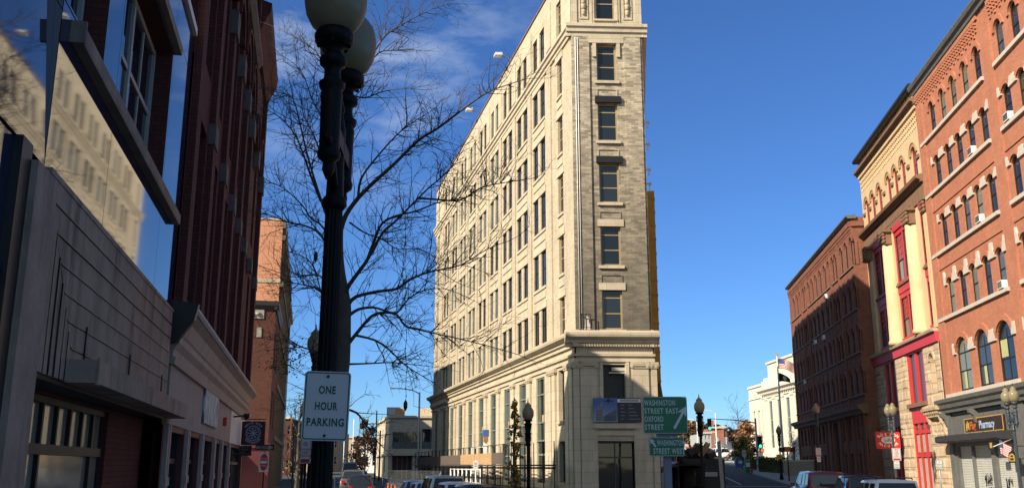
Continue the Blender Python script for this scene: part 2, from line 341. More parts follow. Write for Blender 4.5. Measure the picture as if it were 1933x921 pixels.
# ------------------------------------------------------------------ facade helpers
def arc_pts(xa, xb, zt, rise, n=8):
    """points of an arch from left spring to right spring, crown at zt"""
    w = (xb-xa)/2; cx = (xa+xb)/2; R = (w*w+rise*rise)/(2*rise); a0 = math.asin(min(1, w/R))
    if rise > w: a0 = pi-a0
    return [(cx+R*sin(-a0+2*a0*k/n), zt-R+R*cos(-a0+2*a0*k/n)) for k in range(n+1)]
def facade(mb, x0, x1, z0, z1, holes, depth=.3, y=0.0, rev_m=None):
    """wall sheet with real openings and their reveals; holes = (xa,xb,za,zb,rise)"""
    xs = sorted({round(v,4) for h in holes for v in (h[0],h[1])}|{x0,x1}); zs = sorted({round(v,4) for h in holes for v in (h[2],h[3])}|{z0,z1})
    xs = [v for v in xs if x0 <= v <= x1]; zs = [v for v in zs if z0 <= v <= z1]
    for j in range(len(zs)-1):
        run = None
        for i in range(len(xs)):
            inside = True
            if i < len(xs)-1:
                cx, cz = (xs[i]+xs[i+1])/2, (zs[j]+zs[j+1])/2
                inside = any(h[0] < cx < h[1] and h[2] < cz < h[3] for h in holes)
            if not inside and run is None: run = xs[i]
            if inside and run is not None:
                mb.quad((run,y,zs[j]),(xs[i],y,zs[j]),(xs[i],y,zs[j+1]),(run,y,zs[j+1])); run = None
    m0 = mb.m
    for h in holes:
        xa, xb, za, zb = h[:4]; rise = h[4] if len(h) > 4 else 0
        if rev_m is not None: mb.m = rev_m
        d = y+depth; zsps = zb-rise
        mb.quad((xa,y,za),(xa,d,za),(xa,d,zsps),(xa,y,zsps)); mb.quad((xb,y,za),(xb,y,zsps),(xb,d,zsps),(xb,d,za))
        mb.quad((xa,y,za),(xb,y,za),(xb,d,za),(xa,d,za))
        if rise <= 0: mb.quad((xa,y,zb),(xa,d,zb),(xb,d,zb),(xb,y,zb))
        else:
            P = arc_pts(xa, xb, zb, rise)
            for (ax, az_), (bx, bz) in zip(P, P[1:]):
                mb.m = m0; mb.quad((ax,y,az_),(bx,y,bz),(bx,y,zb),(ax,y,zb))
                if rev_m is not None: mb.m = rev_m
                mb.quad((ax,y,az_),(ax,d,az_),(bx,d,bz),(bx,y,bz))
        mb.m = m0
def arch_band(mb, xa, xb, zt, rise, t, y0, y1, n=10, leg=0):
    """a hood mould: ring of thickness t round an arch, from y0 (front) to y1"""
    I = arc_pts(xa, xb, zt, rise, n); O = arc_pts(xa-t, xb+t, zt+t, rise+t*(1 if rise > .3*(xb-xa) else .4), n)
    if leg: I = [(xa, I[0][1]-leg)]+I+[(xb, I[-1][1]-leg)]; O = [(xa-t, I[0][1])]+O+[(xb+t, I[-1][1])]
    for k in range(len(I)-1):
        a, b, c, d = I[k], I[k+1], O[k+1], O[k]
        mb.add([(a[0],y0,a[1]),(b[0],y0,b[1]),(c[0],y0,c[1]),(d[0],y0,d[1]),(a[0],y1,a[1]),(b[0],y1,b[1]),(c[0],y1,c[1]),(d[0],y1,d[1])],
               [(0,1,2,3),(0,4,5,1),(2,6,7,3),(0,3,7,4),(1,5,6,2)])
WCACHE = {}
def window_meshes(key, w, h, rise=0, fr=.06, bars=(.5,), vbars=(), fm=None, gm=None, sill=None, lintel=None, sm=None, sy=-.07, two=None, dep=.07):
    """frame with sash bars, the glass behind and the stone sill / lintel; origin bottom centre at the frame's front plane"""
    if key in WCACHE: return WCACHE[key]
    f = MB(); g = MB(); s = MB()
    units = [(0,w)] if not two else [(-two/2-w/2, w), (two/2+w/2, w)]
    for cx, ww in units:
        xa, xb = cx-ww/2, cx+ww/2
        f.box(xa, xa+fr, 0, dep, 0, h-rise); f.box(xb-fr, xb, 0, dep, 0, h-rise); f.box(xa+fr, xb-fr, 0, dep, 0, fr*1.3)
        if rise <= 0: f.box(xa+fr, xb-fr, 0, dep, h-fr, h)
        else:
            O = arc_pts(xa, xb, h, rise); I = arc_pts(xa+fr, xb-fr, h-fr, rise*(1-fr/ww))
            for k in range(len(O)-1):
                a, b, c, d = O[k], O[k+1], I[k+1], I[k]
                f.quad((a[0],0,a[1]),(b[0],0,b[1]),(c[0],0,c[1]),(d[0],0,d[1])); f.quad((d[0],0,d[1]),(c[0],0,c[1]),(c[0],dep,c[1]),(d[0],dep,d[1]))
        for b_ in bars: f.box(xa+fr, xb-fr, .012, dep-.004, h*b_-.03, h*b_+.03)
        for v_ in vbars: f.box(xa+ww*v_-.02, xa+ww*v_+.02, .017, dep-.008, fr, h-fr-rise*.3)
        if rise <= 0: g.quad((xa+.01,dep*.6,.01),(xb-.01,dep*.6,.01),(xb-.01,dep*.6,h-.01),(xa+.01,dep*.6,h-.01))
        else:
            O = arc_pts(xa+.01, xb-.01, h-.01, rise); n = len(O)
            g.add([(xa+.01,dep*.6,.01),(xb-.01,dep*.6,.01)]+[(p[0],dep*.6,p[1]) for p in reversed(O)], [tuple(range(n+2))])
    xa, xb = units[0][0]-w/2, units[-1][0]+w/2
    if sill: s.box(xa-sill[0], xb+sill[0], sy-sill[2], sy+.12, -sill[1], -.003)
    if lintel: s.box(xa-lintel[0], xb+lintel[0], sy-lintel[2], sy+.12, h+.003, h+lintel[1])
    r = (f.mesh('window', fm), g.mesh('pane', gm), s.mesh('sill', sm) if (sill or lintel) else None)
    WCACHE[key] = r; return r
def put_window(root, fr, x, y, z, meshes, name='window', label=None, pane=None):
    f, g, s = meshes; p = fr.w(x,y,z)-root.location
    o = obj(name, f, root, p, fr.th); gp = obj('pane', g, o)
    if pane is not None:
        gp.data = pane
    if s: obj('sill', s, o)
    if label: o['label'] = label
    return o
def pane_variant(me, m, nm):
    k = (me.name, nm)
    if k not in WCACHE:
        c = me.copy(); c.materials.clear(); c.materials.append(m); WCACHE[k] = c
    return WCACHE[k]
R0 = random.Random(3)

# ------------------------------------------------------------------ flatiron

FE = FA+Vector((sin(AF)*LF, cos(AF)*LF, 0)); FC = FB+Vector((sin(AR)*34.5, cos(AR)*34.5, 0))
fl = thing('flatiron_building', 'tall narrow wedge-shaped office building of cream stone and sooty brick between the two streets', 'building', (5.4, 50.2, 0))
frL = Fr(FE, atan2(-cos(AF), -sin(AF))); frF = Fr(FA, atan2(.2, 4.1)); frR = Fr(FB, atan2(cos(AR), sin(AR)))
WF = hypot(4.1, .2)
ROWS = [(9.05,11.2),(12.55,14.75),(16.1,18.38),(19.7,21.95),(23.3,25.55)]; TOP = (27.1,29.4)
BAYS = [7.2+4.43*k for k in range(9)]
ZB, ZC, ZT, ZR = 8.62, 26.0, 26.8, 30.95
# left facade: brick shaft with pairs of windows
holes = []; toph = []
for za, zb in ROWS:
    holes.append((LF-2.95, LF-1.95, za, zb))
    for c in BAYS:
        for d in (-.87, .87): holes.append((LF-c-d-.575, LF-c-d+.575, za, zb))
    holes.append((1.6, 2.5, za, zb))
mb = MB(); facade(mb, 0, LF, ZB, ZC, holes, .22)
# raised flat piers between the bays and recessed panels under the windows
for k in range(10):
    s = (BAYS[0]-2.6) if k == 0 else BAYS[k-1]+2.215
    x = LF-s; mb.box(x-.42, x+.42, -.09, .02, ZB, ZC-.03)
mb.m = 1
for i, (za, zb) in enumerate(ROWS):
    for c in BAYS:
        x = LF-c; mb.box(x-1.35, x+1.35, -.05, .01, za-.72, za-.36)
        mb.box(x-1.55, x+1.55, -.06, .01, zb+.003, zb+.42)
    for x in (LF-2.45, 2.05):
        mb.box(x-.5, x+.5, -.05, .01, za-.72, za-.36); mb.box(x-.75, x+.75, -.06, .01, zb+.003, zb+.42)
part('wall', mb, [K['cream_brick'], K['lime']], fl, frL)
# top storey in terracotta
th = [(LF-2.95, LF-1.95, *TOP), (1.6, 2.5, *TOP)]+[(LF-c-d-.575, LF-c-d+.575, *TOP) for c in BAYS for d in (-.87,.87)]
mb = MB(); facade(mb, 0, LF, ZT, ZR, th, .22, y=-.02)
for k in range(10):
    s = (BAYS[0]-2.6) if k == 0 else BAYS[k-1]+2.215
    x = LF-s; mb.box(x-.55, x+.55, -.10, -.01, ZT+.4, ZR-.75)
part('top_wall', mb, K['lime'], fl, frL)
PB = [(.1,ZC),(-.10,ZC),(-.10,ZC+.2),(-.20,ZC+.26),(-.20,ZC+.48),(-.30,ZC+.55),(-.30,ZC+.74),(-.14,ZT),(.1,ZT)]
mb = MB(); mb.profile(PB, -.2, LF+.1); part('belt_course', mb, K['lime'], fl, frL)
mb = MB(); mb.profile(PB, -.29, WF+.29); part('belt_course', mb, K['lime'], fl, frF)
mb = MB(); mb.profile(PB, -.1, 34.5); part('belt_course', mb, K['lime'], fl, frR)
PC = [(.1,8.1),(-.22,8.1),(-.22,8.25),(-.34,8.33),(-.34,8.45),(-.62,8.60),(-.66,8.72),(-.66,8.82),(-.30,8.98),(.1,9.02)]
mb = MB(); mb.profile(PC, -.3, LF+.30); part('cornice', mb, K['lime'], fl, frL)
mb = MB(); mb.profile(PC, -.60, WF+.30)
for k in range(34): x = -.3+k*(WF+.6)/33; mb.box(x-.035, x+.035, -.31, -.2, 8.12, 8.235)
part('cornice', mb, K['lime'], fl, frF)
mb = MB(); mb.profile([(y*.45,z) for y,z in PC], -.3, 34.5); part('cornice', mb, K['lime'], fl, frR)
mb = MB(); mb.box(-.1, LF-4.6, -.1, .35, ZR, ZR+.10); part('coping', mb, K['brownstone'], fl, frL)
mb = MB(); mb.box(-.45, WF+.45, -.5, .0, ZR+.9, ZR+1.3); mb.box(-.05, WF+.05, -.05, .3, ZR+1.3, 33.7); part('parapet', mb, K['lime'], fl, frF)
mb = MB(); mb.box(LF-4.6, LF-.02, -.02, .3, ZR, 33.7); mb.box(LF-4.6, LF+.4, -.5, -.02, ZR+.9, ZR+1.3); part('parapet', mb, K['lime'], fl, frL)
mb = MB(); mb.box(.02, 4.6, -.0, .3, ZR, 33.7); part('parapet', mb, K['lime'], fl, frR)
# ground storeys of the left facade
gh = [(LF-3.1, LF-1.95, 4.35, 7.13), (LF-3.1, LF-1.95, 1.1, 3.26)]
for c in BAYS[:8]: gh += [(LF-c-.75, LF-c+1.15, 1.0, 7.1)]
gh += [(LF-BAYS[8]-.7, LF-BAYS[8]+1.0, 1.0, 7.1), (2, 3.6, 1.0, 7.1)]
mb = MB(); facade(mb, 0, LF, -.6, 8.1, gh, .55, y=-.08)
mb.box(-.05, LF+.1, -.17, -.07, 7.32, 7.5); mb.box(-.08, LF+.13, -.22, -.07, 7.62, 7.74)
mb.box(0, LF+.1, -.22, -.07, -.6, .75)
part('base_wall', mb, K['lime'], fl, frL)
def ionic(mb, x, w, z0, z1, y=-.08, d=.14):
    mb.box(x-w/2, x+w/2, y-d, y+.01, z0, z1-.32)
    mb.box(x-w/2-.05, x+w/2+.05, y-d-.04, y+.01, z0, z0+.22)
    mb.box(x-w/2-.03, x+w/2+.03, y-d-.05, y+.01, z1-.32, z1-.27)
    mb.box(x-w/2-.10, x+w/2+.10, y-d-.07, y+.01, z1-.08, z1)
    mb.box(x-w/2, x+w/2, y-d-.05, y+.01, z1-.20, z1-.08)
    for sg in (-1, 1):
        cx = x+sg*(w/2-.01)
        for r, o in ((.135,.06),(.075,.085),(.035,.1)):
            P = [(cx+r*cos(2*pi*k/14), z1-.185+r*sin(2*pi*k/14)) for k in range(14)]
            mb.prism(P, y-d-o, y-.01)
for s in [.45, 1.2, 3.75, 4.6]+[c+2.215 for c in BAYS]:
    mb = MB(); ionic(mb, LF-s, .62 if s < 5 else .82, .75, 7.3); part('pilaster', mb, K['lime'], fl, frL)
# far pavilion of the left facade stands a little proud
mb = MB(); mb.box(-.0, 9.6, -.32, -.075, 7.76, 8.095); part('frieze', mb, K['lime'], fl, frL)
# front facade
fh = [(1.45, 2.57, za, zb) for za, zb in ROWS]
mb = MB(); facade(mb, 0, WF, ZB, ZC, fh, .3)
mb.box(0, 1.02, -.10, .01, ZB, ZC-.02); mb.box(3.02, 3.98, -.10, .01, ZB, ZC-.02); mb.box(3.98, WF, -.02, .01, ZB, ZC)
mb.box(.0, .2, -.13, -.09, ZB, ZC-.03)
mb.m = 1
for i, (za, zb) in enumerate(ROWS):
    if i in (0, 1): mb.box(1.3, 2.75, -.06, .01, zb+.003, zb+.40)
    if i == 4:
        mb.box(1.0, 3.02, -.115, .01, zb+.05, zb+.44); mb.box(1.22, 1.42, -.1, .01, zb-.8, zb+.05); mb.box(2.6, 2.8, -.1, .01, zb-.8, zb+.05)
    mb.box(1.32, 2.72, -.12, .01, za-.17, za-.003)
mb.m = 2
for i, (za, zb) in enumerate(ROWS):
    if i in (2, 3): mb.box(1.3, 2.78, -.16, .01, zb+.003, zb+.38)
mb.m = 0
for i, (za, zb) in enumerate(ROWS[1:]):
    for a in ((1.42,2.6,-1.15,-1.10),(1.42,2.6,-.55,-.50),(1.42,1.47,-1.1,-.55),(2.55,2.6,-1.1,-.55)): mb.box(a[0],a[1],-.045,.01,za+a[2],za+a[3])
part('wall', mb, [K['grey_brick'], K['lime'], K['black_paint']], fl, frF)
mb = MB()
for x in (.22, .34): mb.tube([(x,-.14,9.05),(x,-.14,17),(x,-.14,25.9)], .022, 5)
part('conduit', mb, K['white_paint'], fl, frF)
# top front storey, terracotta with carved drops
mb = MB(); facade(mb, 0, WF, ZT, ZR+.9, [(1.45,2.57,*TOP)], .3, y=-.02)
mb.box(.0, .35, -.10, -.01, ZT, ZR+.5); mb.box(3.75, WF, -.10, -.01, ZT, ZR+.5)
for a, b in ((.55,.95),(3.1,3.5)):
    mb.box(a-.06, a, -.07, -.01, 27.2, 30); mb.box(b, b+.06, -.07, -.01, 27.2, 30); mb.box(a-.06, b+.06, -.07, -.01, 27.1, 27.2)
for x in (1.2, 1.32, 2.7, 2.82): mb.box(x-.04, x+.04, -.08, -.01, 26.85, 30)
mb.box(1.3, 2.72, -.14, -.01, 26.98, 27.09)
part('top_wall', mb, K['lime'], fl, frF)
for a in (.75, 3.3):
    mb = MB()
    for k in range(7):
        z = 27.5+k*.36; r = .13+.03*(k%2)
        mb.lathe([(.02,-.18),(r,-.08),(r*.8,.05),(r*1.05,.12),(.03,.19)], (a,-.05,z), 10)
    part('carved_drop', mb, K['lime'], fl, frF)
# base front
bh = [(1.42,2.6,5.38,7.18), (.95,3.05,-.3,3.22)]
mb = MB(); facade(mb, 0, WF, -.6, 8.1, bh, .6, y=-.08)
mb.box(-.08, WF+.08, -.17, -.07, 7.32, 7.5); mb.box(-.11, WF+.11, -.22, -.07, 7.62, 7.74)
mb.box(.62, .95, -.20, -.07, -.6, 3.5); mb.box(3.05, 3.38, -.20, -.07, -.6, 3.5); mb.box(.62, 3.38, -.20, -.07, 3.5, 3.72)
mb.box(.80, 3.24, -.30, -.07, 3.85, 4.12)
mb.box(1.22, 1.4, -.15, -.07, 4.2, 7.3); mb.box(2.62, 2.8, -.15, -.07, 4.2, 7.3)
part('base_wall', mb, K['lime'], fl, frF)
for x in (.62, 3.40):
    mb = MB(); ionic(mb, x, .86, .3, 7.3, d=.1); part('pilaster', mb, K['lime'], fl, frF)
for x in (-.02, WF+.02):
    mb = MB(); ionic(mb, x, .3, .3, 7.3, d=.1); part('corner_pilaster', mb, K['lime'], fl, frF)
mb = MB()
for x in (.97, 1.96, 2.98): mb.box(x, x+.06, .22, .3, -.3, 3.2)
mb.box(.97, 3.04, .22, .3, 3.1, 3.19); mb.box(.97, 3.04, .225, .295, 2.35, 2.43)
d = part('door', mb, K['lamp_grey'], fl, frF)
mb = MB(); mb.quad((.97,.27,-.3),(3.04,.27,-.3),(3.04,.27,3.15),(.97,.27,3.15)); obj('pane', mb.mesh('pane', K['glass']), d)
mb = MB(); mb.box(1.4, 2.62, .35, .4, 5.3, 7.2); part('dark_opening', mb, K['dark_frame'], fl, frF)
mb = MB(); mb.box(1.75, 2.6, .02, .1, 6.72, 6.80); mb.box(1.9, 2.6, .05, .09, 6.86, 7.05); part('broken_sash', mb, K['pale_frame'], fl, frF)
# balcony scar and hole at the foot of the shaft
mb = MB()
for x in (.28, .52, .76): mb.box(x, x+.03, -.34, -.31, 9.06, 9.85)
mb.box(.28, .79, -.34, -.31, 9.8, 9.84); mb.box(.28, .79, -.34, -.31, 9.1, 9.13); mb.box(.28,.31,-.34,-.1,9.8,9.84)
part('iron_guard', mb, K['black_paint'], fl, frF)
mb = MB(); mb.add([(.45,-.13,9.03),(.86,-.13,9.03),(.80,-.13,9.25),(.7,-.13,9.45),(.74,-.13,9.62),(.6,-.13,9.78),(.52,-.13,9.6),(.5,-.13,9.3)], [tuple(range(8))])
part('bare_patch', mb, K['white_stone'], fl, frF)
# right side wall (only its edge shows)
mb = MB(); facade(mb, 0, 34.5, -.6, ZR, [], .3, y=.02); part('wall', mb, K['grey_brick'], fl, frR)
# body and roof
ins = [(FA.x+.55, FA.y+.9), (FB.x-.35, FB.y+.9), (FC.x-.3, FC.y-.1), (FE.x+.6, FE.y-.1)]
mb = MB(); mb.plan([(x-fl.location.x, y-fl.location.y) for x, y in ins], -.5, ZR-.15)
o = obj('roof', mb.mesh('roof', K['roof']), fl)
mb = MB(); mb.quad((FE.x-fl.location.x,FE.y-fl.location.y,-.5),(FC.x-fl.location.x,FC.y-fl.location.y,-.5),(FC.x-fl.location.x,FC.y-fl.location.y,ZR),(FE.x-fl.location.x,FE.y-fl.location.y,ZR))
obj('rear_wall', mb.mesh('rear_wall', K['cream_brick']), fl)
# windows
wp = window_meshes('flat_pair', 1.13, 2.24, fm=K['dark_frame'], gm=K['glass'], bars=(.52,), two=.59, sill=(.06,.16,.06), sm=K['lime'], sy=-.08)
wsng = window_meshes('flat_single', .9, 2.2, fm=K['tan_frame'], gm=K['glass'], bars=(.42,.72), sill=(.1,.15,.06), sm=K['lime'], sy=-.12)
wfr = window_meshes('flat_front', 1.12, 2.24, fr=.09, fm=K['tan_frame'], gm=K['glass'], bars=(.40,.78))
wfr2 = window_meshes('flat_front2', 1.12, 2.24, fr=.09, fm=K['tan_frame'], gm=K['glass'], bars=(.48,))
lightp = pane_variant(wp[1], K['glass_light'], 'light')
wsc = window_meshes('flat_scr', 1.13, 2.24, fm=K['green_frame'], gm=K['glass_light'], bars=(.52,), two=.59, sill=(.06,.16,.06), sm=K['lime'], sy=-.08)
for za, zb in ROWS+[TOP]:
    h = zb-za
    for k, c in enumerate(BAYS):
        m = wsc if k >= 3 and R0.random() < .75 else wp
        put_window(fl, frL, LF-c, .07, za, m)
    for x in (LF-2.45, 2.05): put_window(fl, frL, x, .1, za, wsng)
    put_window(fl, frF, 2.01, .16, za, wfr2 if zb == TOP[1] else wfr)
gw = {}
for i, c in enumerate(BAYS+[47.3]):
    w = 1.88 if i < 8 else 1.6; x = LF-c+.2 if i < 8 else (LF-c+.15 if i == 8 else 2.8)
    mb = MB(); g = MB()
    for xx in (-w/2, -.27*w, .27*w-.06, w/2-.08): mb.box(x+xx, x+xx+.08, -.01, .12, 3.45, 7.08)
    for z in (4.42, 6.05, 7.0): mb.box(x-w/2+.08, x+w/2-.08, -.02, .10, z, z+.09)
    mb.box(x-w/2, x+w/2, -.06, .16, 3.36, 3.45); mb.box(x-w/2, x-w/2+.1, .0, .12, 1, 3.36); mb.box(x+w/2-.1, x+w/2, .0, .12, 1, 3.36); mb.box(x-w/2+.1, x+w/2-.1, .0, .12, 2.55, 2.66)
    o = part('window', mb, K['green_frame'], fl, frL)
    g.quad((x-w/2,.07,1),(x+w/2,.07,1),(x+w/2,.07,7.05),(x-w/2,.07,7.05)); obj('pane', g.mesh('pane', K['glass_light'] if i%3 else K['glass']), o)
    if i in (0, 1, 2, 4):
        p = MB(); p.box(x-.05, x+w/2-.1, .02, .06, 4.5, 4.9+.2*(i%2)); obj('board', p.mesh('board', K['wood_ply']), o)
for za, zb in ((4.35,7.13),(1.1,3.26)):
    w = window_meshes('flat_gs%d'%za, 1.1, zb-za, fm=K['dark_frame'], gm=K['glass'], bars=(.5,.75), sill=(.12,.16,.1), sm=K['lime'], sy=-.26)
    put_window(fl, frL, LF-2.52, .15, za, w)
# pale brackets on the right wall
for z in (22.3, 20.9, 19.3, 18.4):
    mb = MB(); mb.box(4, 4.09, -.34, .02, z, z+.08); mb.box(4, 4.09, -.28, -.2, z-.34, z); mb.box(3.9,4.2,-.36,-.3,z-.02,z+.12)
    part('bracket', mb, K['white_paint'], fl, frR)
for x in (15.4, 24.0):
    pass
def floodlight(px, py, s, lab):
    P = Vector((FA.x+sin(AF)*s, FA.y+cos(AF)*s, ZR+.1)); t = thing('floodlight', lab, 'floodlight', P, frL.th)
    m = MB(); m.tube([(0,.1,-.05),(0,.1,.35),(0,-.15,.55),(0,-.6,.62)], .035, 6); obj('arm', m.mesh('arm', K['steel']), t)
    m = MB(); m.profile([(-1.15,.55),(-1.1,.75),(-.6,.80),(-.55,.6)], -.28, .28); obj('head', m.mesh('head', K['white_paint']), t)
floodlight(0,0,15.6,'white floodlight on the flatiron roof edge, the one nearer the front corner')
floodlight(0,0,27.0,'white floodlight on the flatiron roof edge, farther along beside the bare branches')
# yellow debris chute standing off the right wall
ch = thing('debris_chute', 'tall yellow enclosed chute running down the right side of the flatiron', 'chute', frR.w(12.5,-.2,7.2), frR.th)
mb = MB(); mb.box(-.9, .9, -.52, .15, 0, 13)
for k in range(14): mb.box(-.94, .94, -.55, .17, k*.95+.1, k*.95+.16)
obj('shaft', mb.mesh('shaft', mat('ochre_panel', (.42,.24,.045), .8, .2, 1.5, stain=.3, stain_col=(.2,.1,.02))), ch)
mb = MB(); mb.profile([(-.5,0),(.15,0),(.1,-1.9),(-.4,-2.9),(-.8,-2.2)], -.8, .8); mb.box(-.06,.06,-.34,-.22,-7.4,0)
obj('mouth', mb.mesh('mouth', mat('brown_canvas', (.16,.09,.03), .85, .3, 2)), ch)
# ------------------------------------------------------------------ right-hand row: red brick, yellow and dark brick buildings
BR = 18.0
def right_frame(s_far, b): return Fr(sb(s_far, b, AR), atan2(-cos(AR), -sin(AR)))
def cornice(root, fr, x0, x1, prof, m, name='cornice'):
    mb = MB(); mb.profile(prof, x0, x1); return part(name, mb, m, root, fr)
# --- red brick pharmacy building
S0, WR, HR = 58.0, 30.0, 24.6
rb = thing('red_brick_building', 'red brick commercial block with rows of arched windows above a grey pharmacy shopfront', 'building', sb(S0-12, BR, AR))
fr = right_frame(S0, BR)
c5 = [55.25, 53.3, 51.48, 49.58, 47.7, 44.6, 42.75, 40.9, 39.0, 37.1, 34.0, 32.1, 30.2]
c1 = [54.45, 51.4, 48.35, 44.4, 41.4, 38.4, 33.5, 30.5]
RW = {5:(21.12,22.98,.46,.92), 4:(17.8,19.62,.25,.95), 3:(14.12,16.1,.25,.95), 2:(10.32,12.35,.25,.95), 1:(5.95,8.85,.75,2.05)}
holes = []
for k, (za, zb, ri, w) in RW.items():
    for c in (c1 if k == 1 else c5):
        if S0-c+w/2 < WR: holes.append((S0-c-w/2, S0-c+w/2, za, zb, ri))
mb = MB(); facade(mb, 0, WR, 5.6, HR, holes, .28)
for s in (57.4, 46.15, 35.55): mb.box(S0-s-.55, S0-s+.55, -.09, .01, 5.75, HR-.9)
for (a, b) in ((.0,11.0),(12.45,21.9),(23,WR)):       # brick hoods, corbel table
    for k, (za, zb, ri, w) in RW.items():
        for c in (c1 if k == 1 else c5):
            x = S0-c
            if a < x < b and x+w/2+.4 < WR:
                arch_band(mb, x-w/2-.02, x+w/2+.02, zb+.05, ri+.02, .30 if k == 1 else .22, -.085, .01, 10, leg=0)
    n = int((b-a)/.32)
    for i in range(n):
        x = a+.12+i*(b-a-.2)/n
        for r in range(3): mb.box(x+.03*(r%2), x+.17+.03*(r%2), -.08-.03*r, .01, 23.62+r*.2, 23.74+r*.2)
        if i % 2 == 0: mb.box(x, x+.2, -.06, .01, 23.42, 23.56)
    mb.box(a, b, -.10, .01, 24.22, 24.5); mb.box(a, b, -.05, .01, 13.08, 13.2); mb.box(a, b, -.05, .01, 12.98+3.6, 12.98+3.7)
mb.m = 1
for k, (za, zb, ri, w) in RW.items():
    for (a, b) in ((.35,10.95),(12.5,21.8),(23.1,WR)): mb.box(a, b, -.14, .01, za-.2, za-.004)
    if k in (1, 2, 3, 4):
        cs = sorted([S0-c for c in (c1 if k == 1 else c5) if S0-c+w/2 < WR]); hh = {1:.62,2:.80,3:.48,4:.48}[k]; z = zb-ri-.06
        for i, x in enumerate(cs):
            R_ = cs[i+1]-w/2 if i+1 < len(cs) and cs[i+1]-x < w+1.6 else None
            if R_ is not None:
                l_, g_ = x+w/2, R_-x-w/2; m_ = l_+g_/2; tw = g_*(.14 if k == 2 else .26)
                mb.prism([(l_+.02,z),(R_-.02,z),(R_-.02,z+.16),(m_+tw*1.3,z+hh*.62),(m_+tw,z+hh),(m_-tw,z+hh),(m_-tw*1.3,z+hh*.62),(l_+.02,z+.16)], -.10, .01)
            if i == 0 or cs[i]-cs[i-1] > w+1.6: e = x-w/2; mb.prism([(e-.42,z),(e-.02,z),(e-.02,z+.16),(e-.30,z+hh),(e-.42,z+hh)], -.10, .01)
            if R_ is None: e = x+w/2; mb.prism([(e+.02,z),(e+.42,z),(e+.42,z+hh),(e+.30,z+hh),(e+.02,z+.16)], -.10, .01)
part('wall', mb, [K['red_brick'], K['white_stone']], rb, fr)
cornice(rb, fr, -.12, WR, [(.1,24.5),(-.16,24.5),(-.2,24.7),(-.34,24.78),(-.42,24.95),(-.42,25.02),(-.1,25.06),(.1,25.06)], K['grey_metal'])
mb = MB(); mb.box(.0, WR, .32, 12, -.5, HR); part('roof', mb, K['roof'], rb, fr)
mb = MB(); mb.box(-.01, .35, .02, 12, 20, 24.6); part('side_wall', mb, K['red_brick'], rb, fr)
W5 = {}
wm = {5: window_meshes('red5', .92, 1.86, .46, fm=K['dark_frame'], gm=K['glass'], bars=(.42,)),
      4: window_meshes('red4', .95, 1.82, .25, fm=K['dark_frame'], gm=K['glass'], bars=(.5,)),
      3: window_meshes('red3', .95, 1.98, .25, fm=K['dark_frame'], gm=K['glass'], bars=(.5,)),
      2: window_meshes('red2', .95, 2.03, .25, fm=K['dark_frame'], gm=K['glass'], bars=(.5,)),
      1: window_meshes('red1', 2.05, 2.9, .75, fr=.1, fm=K['dark_frame'], gm=K['glass'], bars=(.38,.72), vbars=(.5,))}
def ac_unit(fr, x, y, z, lab):
    t = thing('air_conditioner', lab, 'air conditioner', fr.w(x, y, z), fr.th, 'window air conditioners')
    m = MB(); m.box(-.31, .31, -.30, .1, .02, .40); obj('case', m.mesh('case', K['white_paint']), t)
    m = MB()
    for k in range(7): m.box(-.27, .27, -.315, -.303, .07+k*.045, .09+k*.045)
    obj('grille', m.mesh('grille', K['grey_metal']), t)
for k, (za, zb, ri, w) in RW.items():
    for i, c in enumerate(c1 if k == 1 else c5):
        x = S0-c
        if x+w/2 > WR: continue
        r = R0.random()
        pv = pane_variant(wm[k][1], K['glass_blind'], 'b') if r < .25 else (pane_variant(wm[k][1], K['glass_light'], 'l') if r < .5 else None)
        o = put_window(rb, fr, x, .07, za, wm[k], pane=pv)
        if k == 1:
            m = MB(); m.box(-.42, -.06 if i < 2 else .0, .028, .036, .1, 1.05) if i < 2 else m.box(-.9, -.08, .028, .036, 1.2, 2.1)
            obj('blind', m.mesh('blind', mat('pale_yellow_blind%d'%i, (.42,.42,.20), .8, .1)), o)
ac_unit(fr, S0-44.6, .1, RW[4][0], 'white air conditioner in the fourth row of red brick windows, next to the brick pier')
ac_unit(fr, S0-49.58, .1, RW[4][0], 'white air conditioner high in the fourth-row window of the red block')
ac_unit(fr, S0-49.58, .1, RW[3][0], 'small white air conditioner in the third-row window of the red block')
ac_unit(fr, S0-47.7, .1, RW[2][0], 'white air conditioner in the lowest narrow window row, beside the pier')
# shopfront
mb = MB(); facade(mb, 0, WR, -.7, 5.6, [(1.1,3.3,-.6,3.0),(3.45,6.15,-.6,3.0),(6.7,9.25,-.6,3.0),(11.4,15,-.4,3.4),(15.6,20,-.4,3.4)], .35, y=-.05)
for x in (.35, 10.1, 10.9): mb.box(x-.3, x+.3, -.16, -.04, -.6, 5.0)
mb.box(1.0, 9.4, -.12, -.04, 4.75, 4.85)
part('shopfront', mb, K['grey_metal'], rb, fr)
cornice(rb, fr, -.35, WR, [(0,4.9),(-.3,4.9),(-.34,5.1),(-.45,5.15),(-.5,5.35),(-.62,5.45),(-.66,5.62),(-.2,5.75),(0,5.78)], K['grey_metal'], 'shop_cornice')
for x in (0.1, 4.9, 9.7):
    mb = MB(); mb.profile([(0,4.9),(-.55,4.9),(-.5,4.7),(-.3,4.55),(-.22,4.2),(-.1,4.05),(0,4.05)], x-.14, x+.14); part('bracket', mb, K['grey_metal'], rb, fr)
shut = mat('steel_shutter', (.50,.50,.47), .5, .12, 1.0, metal=.1, stain=.3, stain_col=(.25,.25,.23), streak=True)
for a, b in ((1.1,3.3),(3.45,6.15),(6.7,9.25)):
    mb = MB(); z = -.6
    while z < 2.98:
        mb.profile([(.14,z),(.11,z+.02),(.11,z+.065),(.14,z+.085)], a, b); z += .087
    part('shutter', mb, shut, rb, fr)
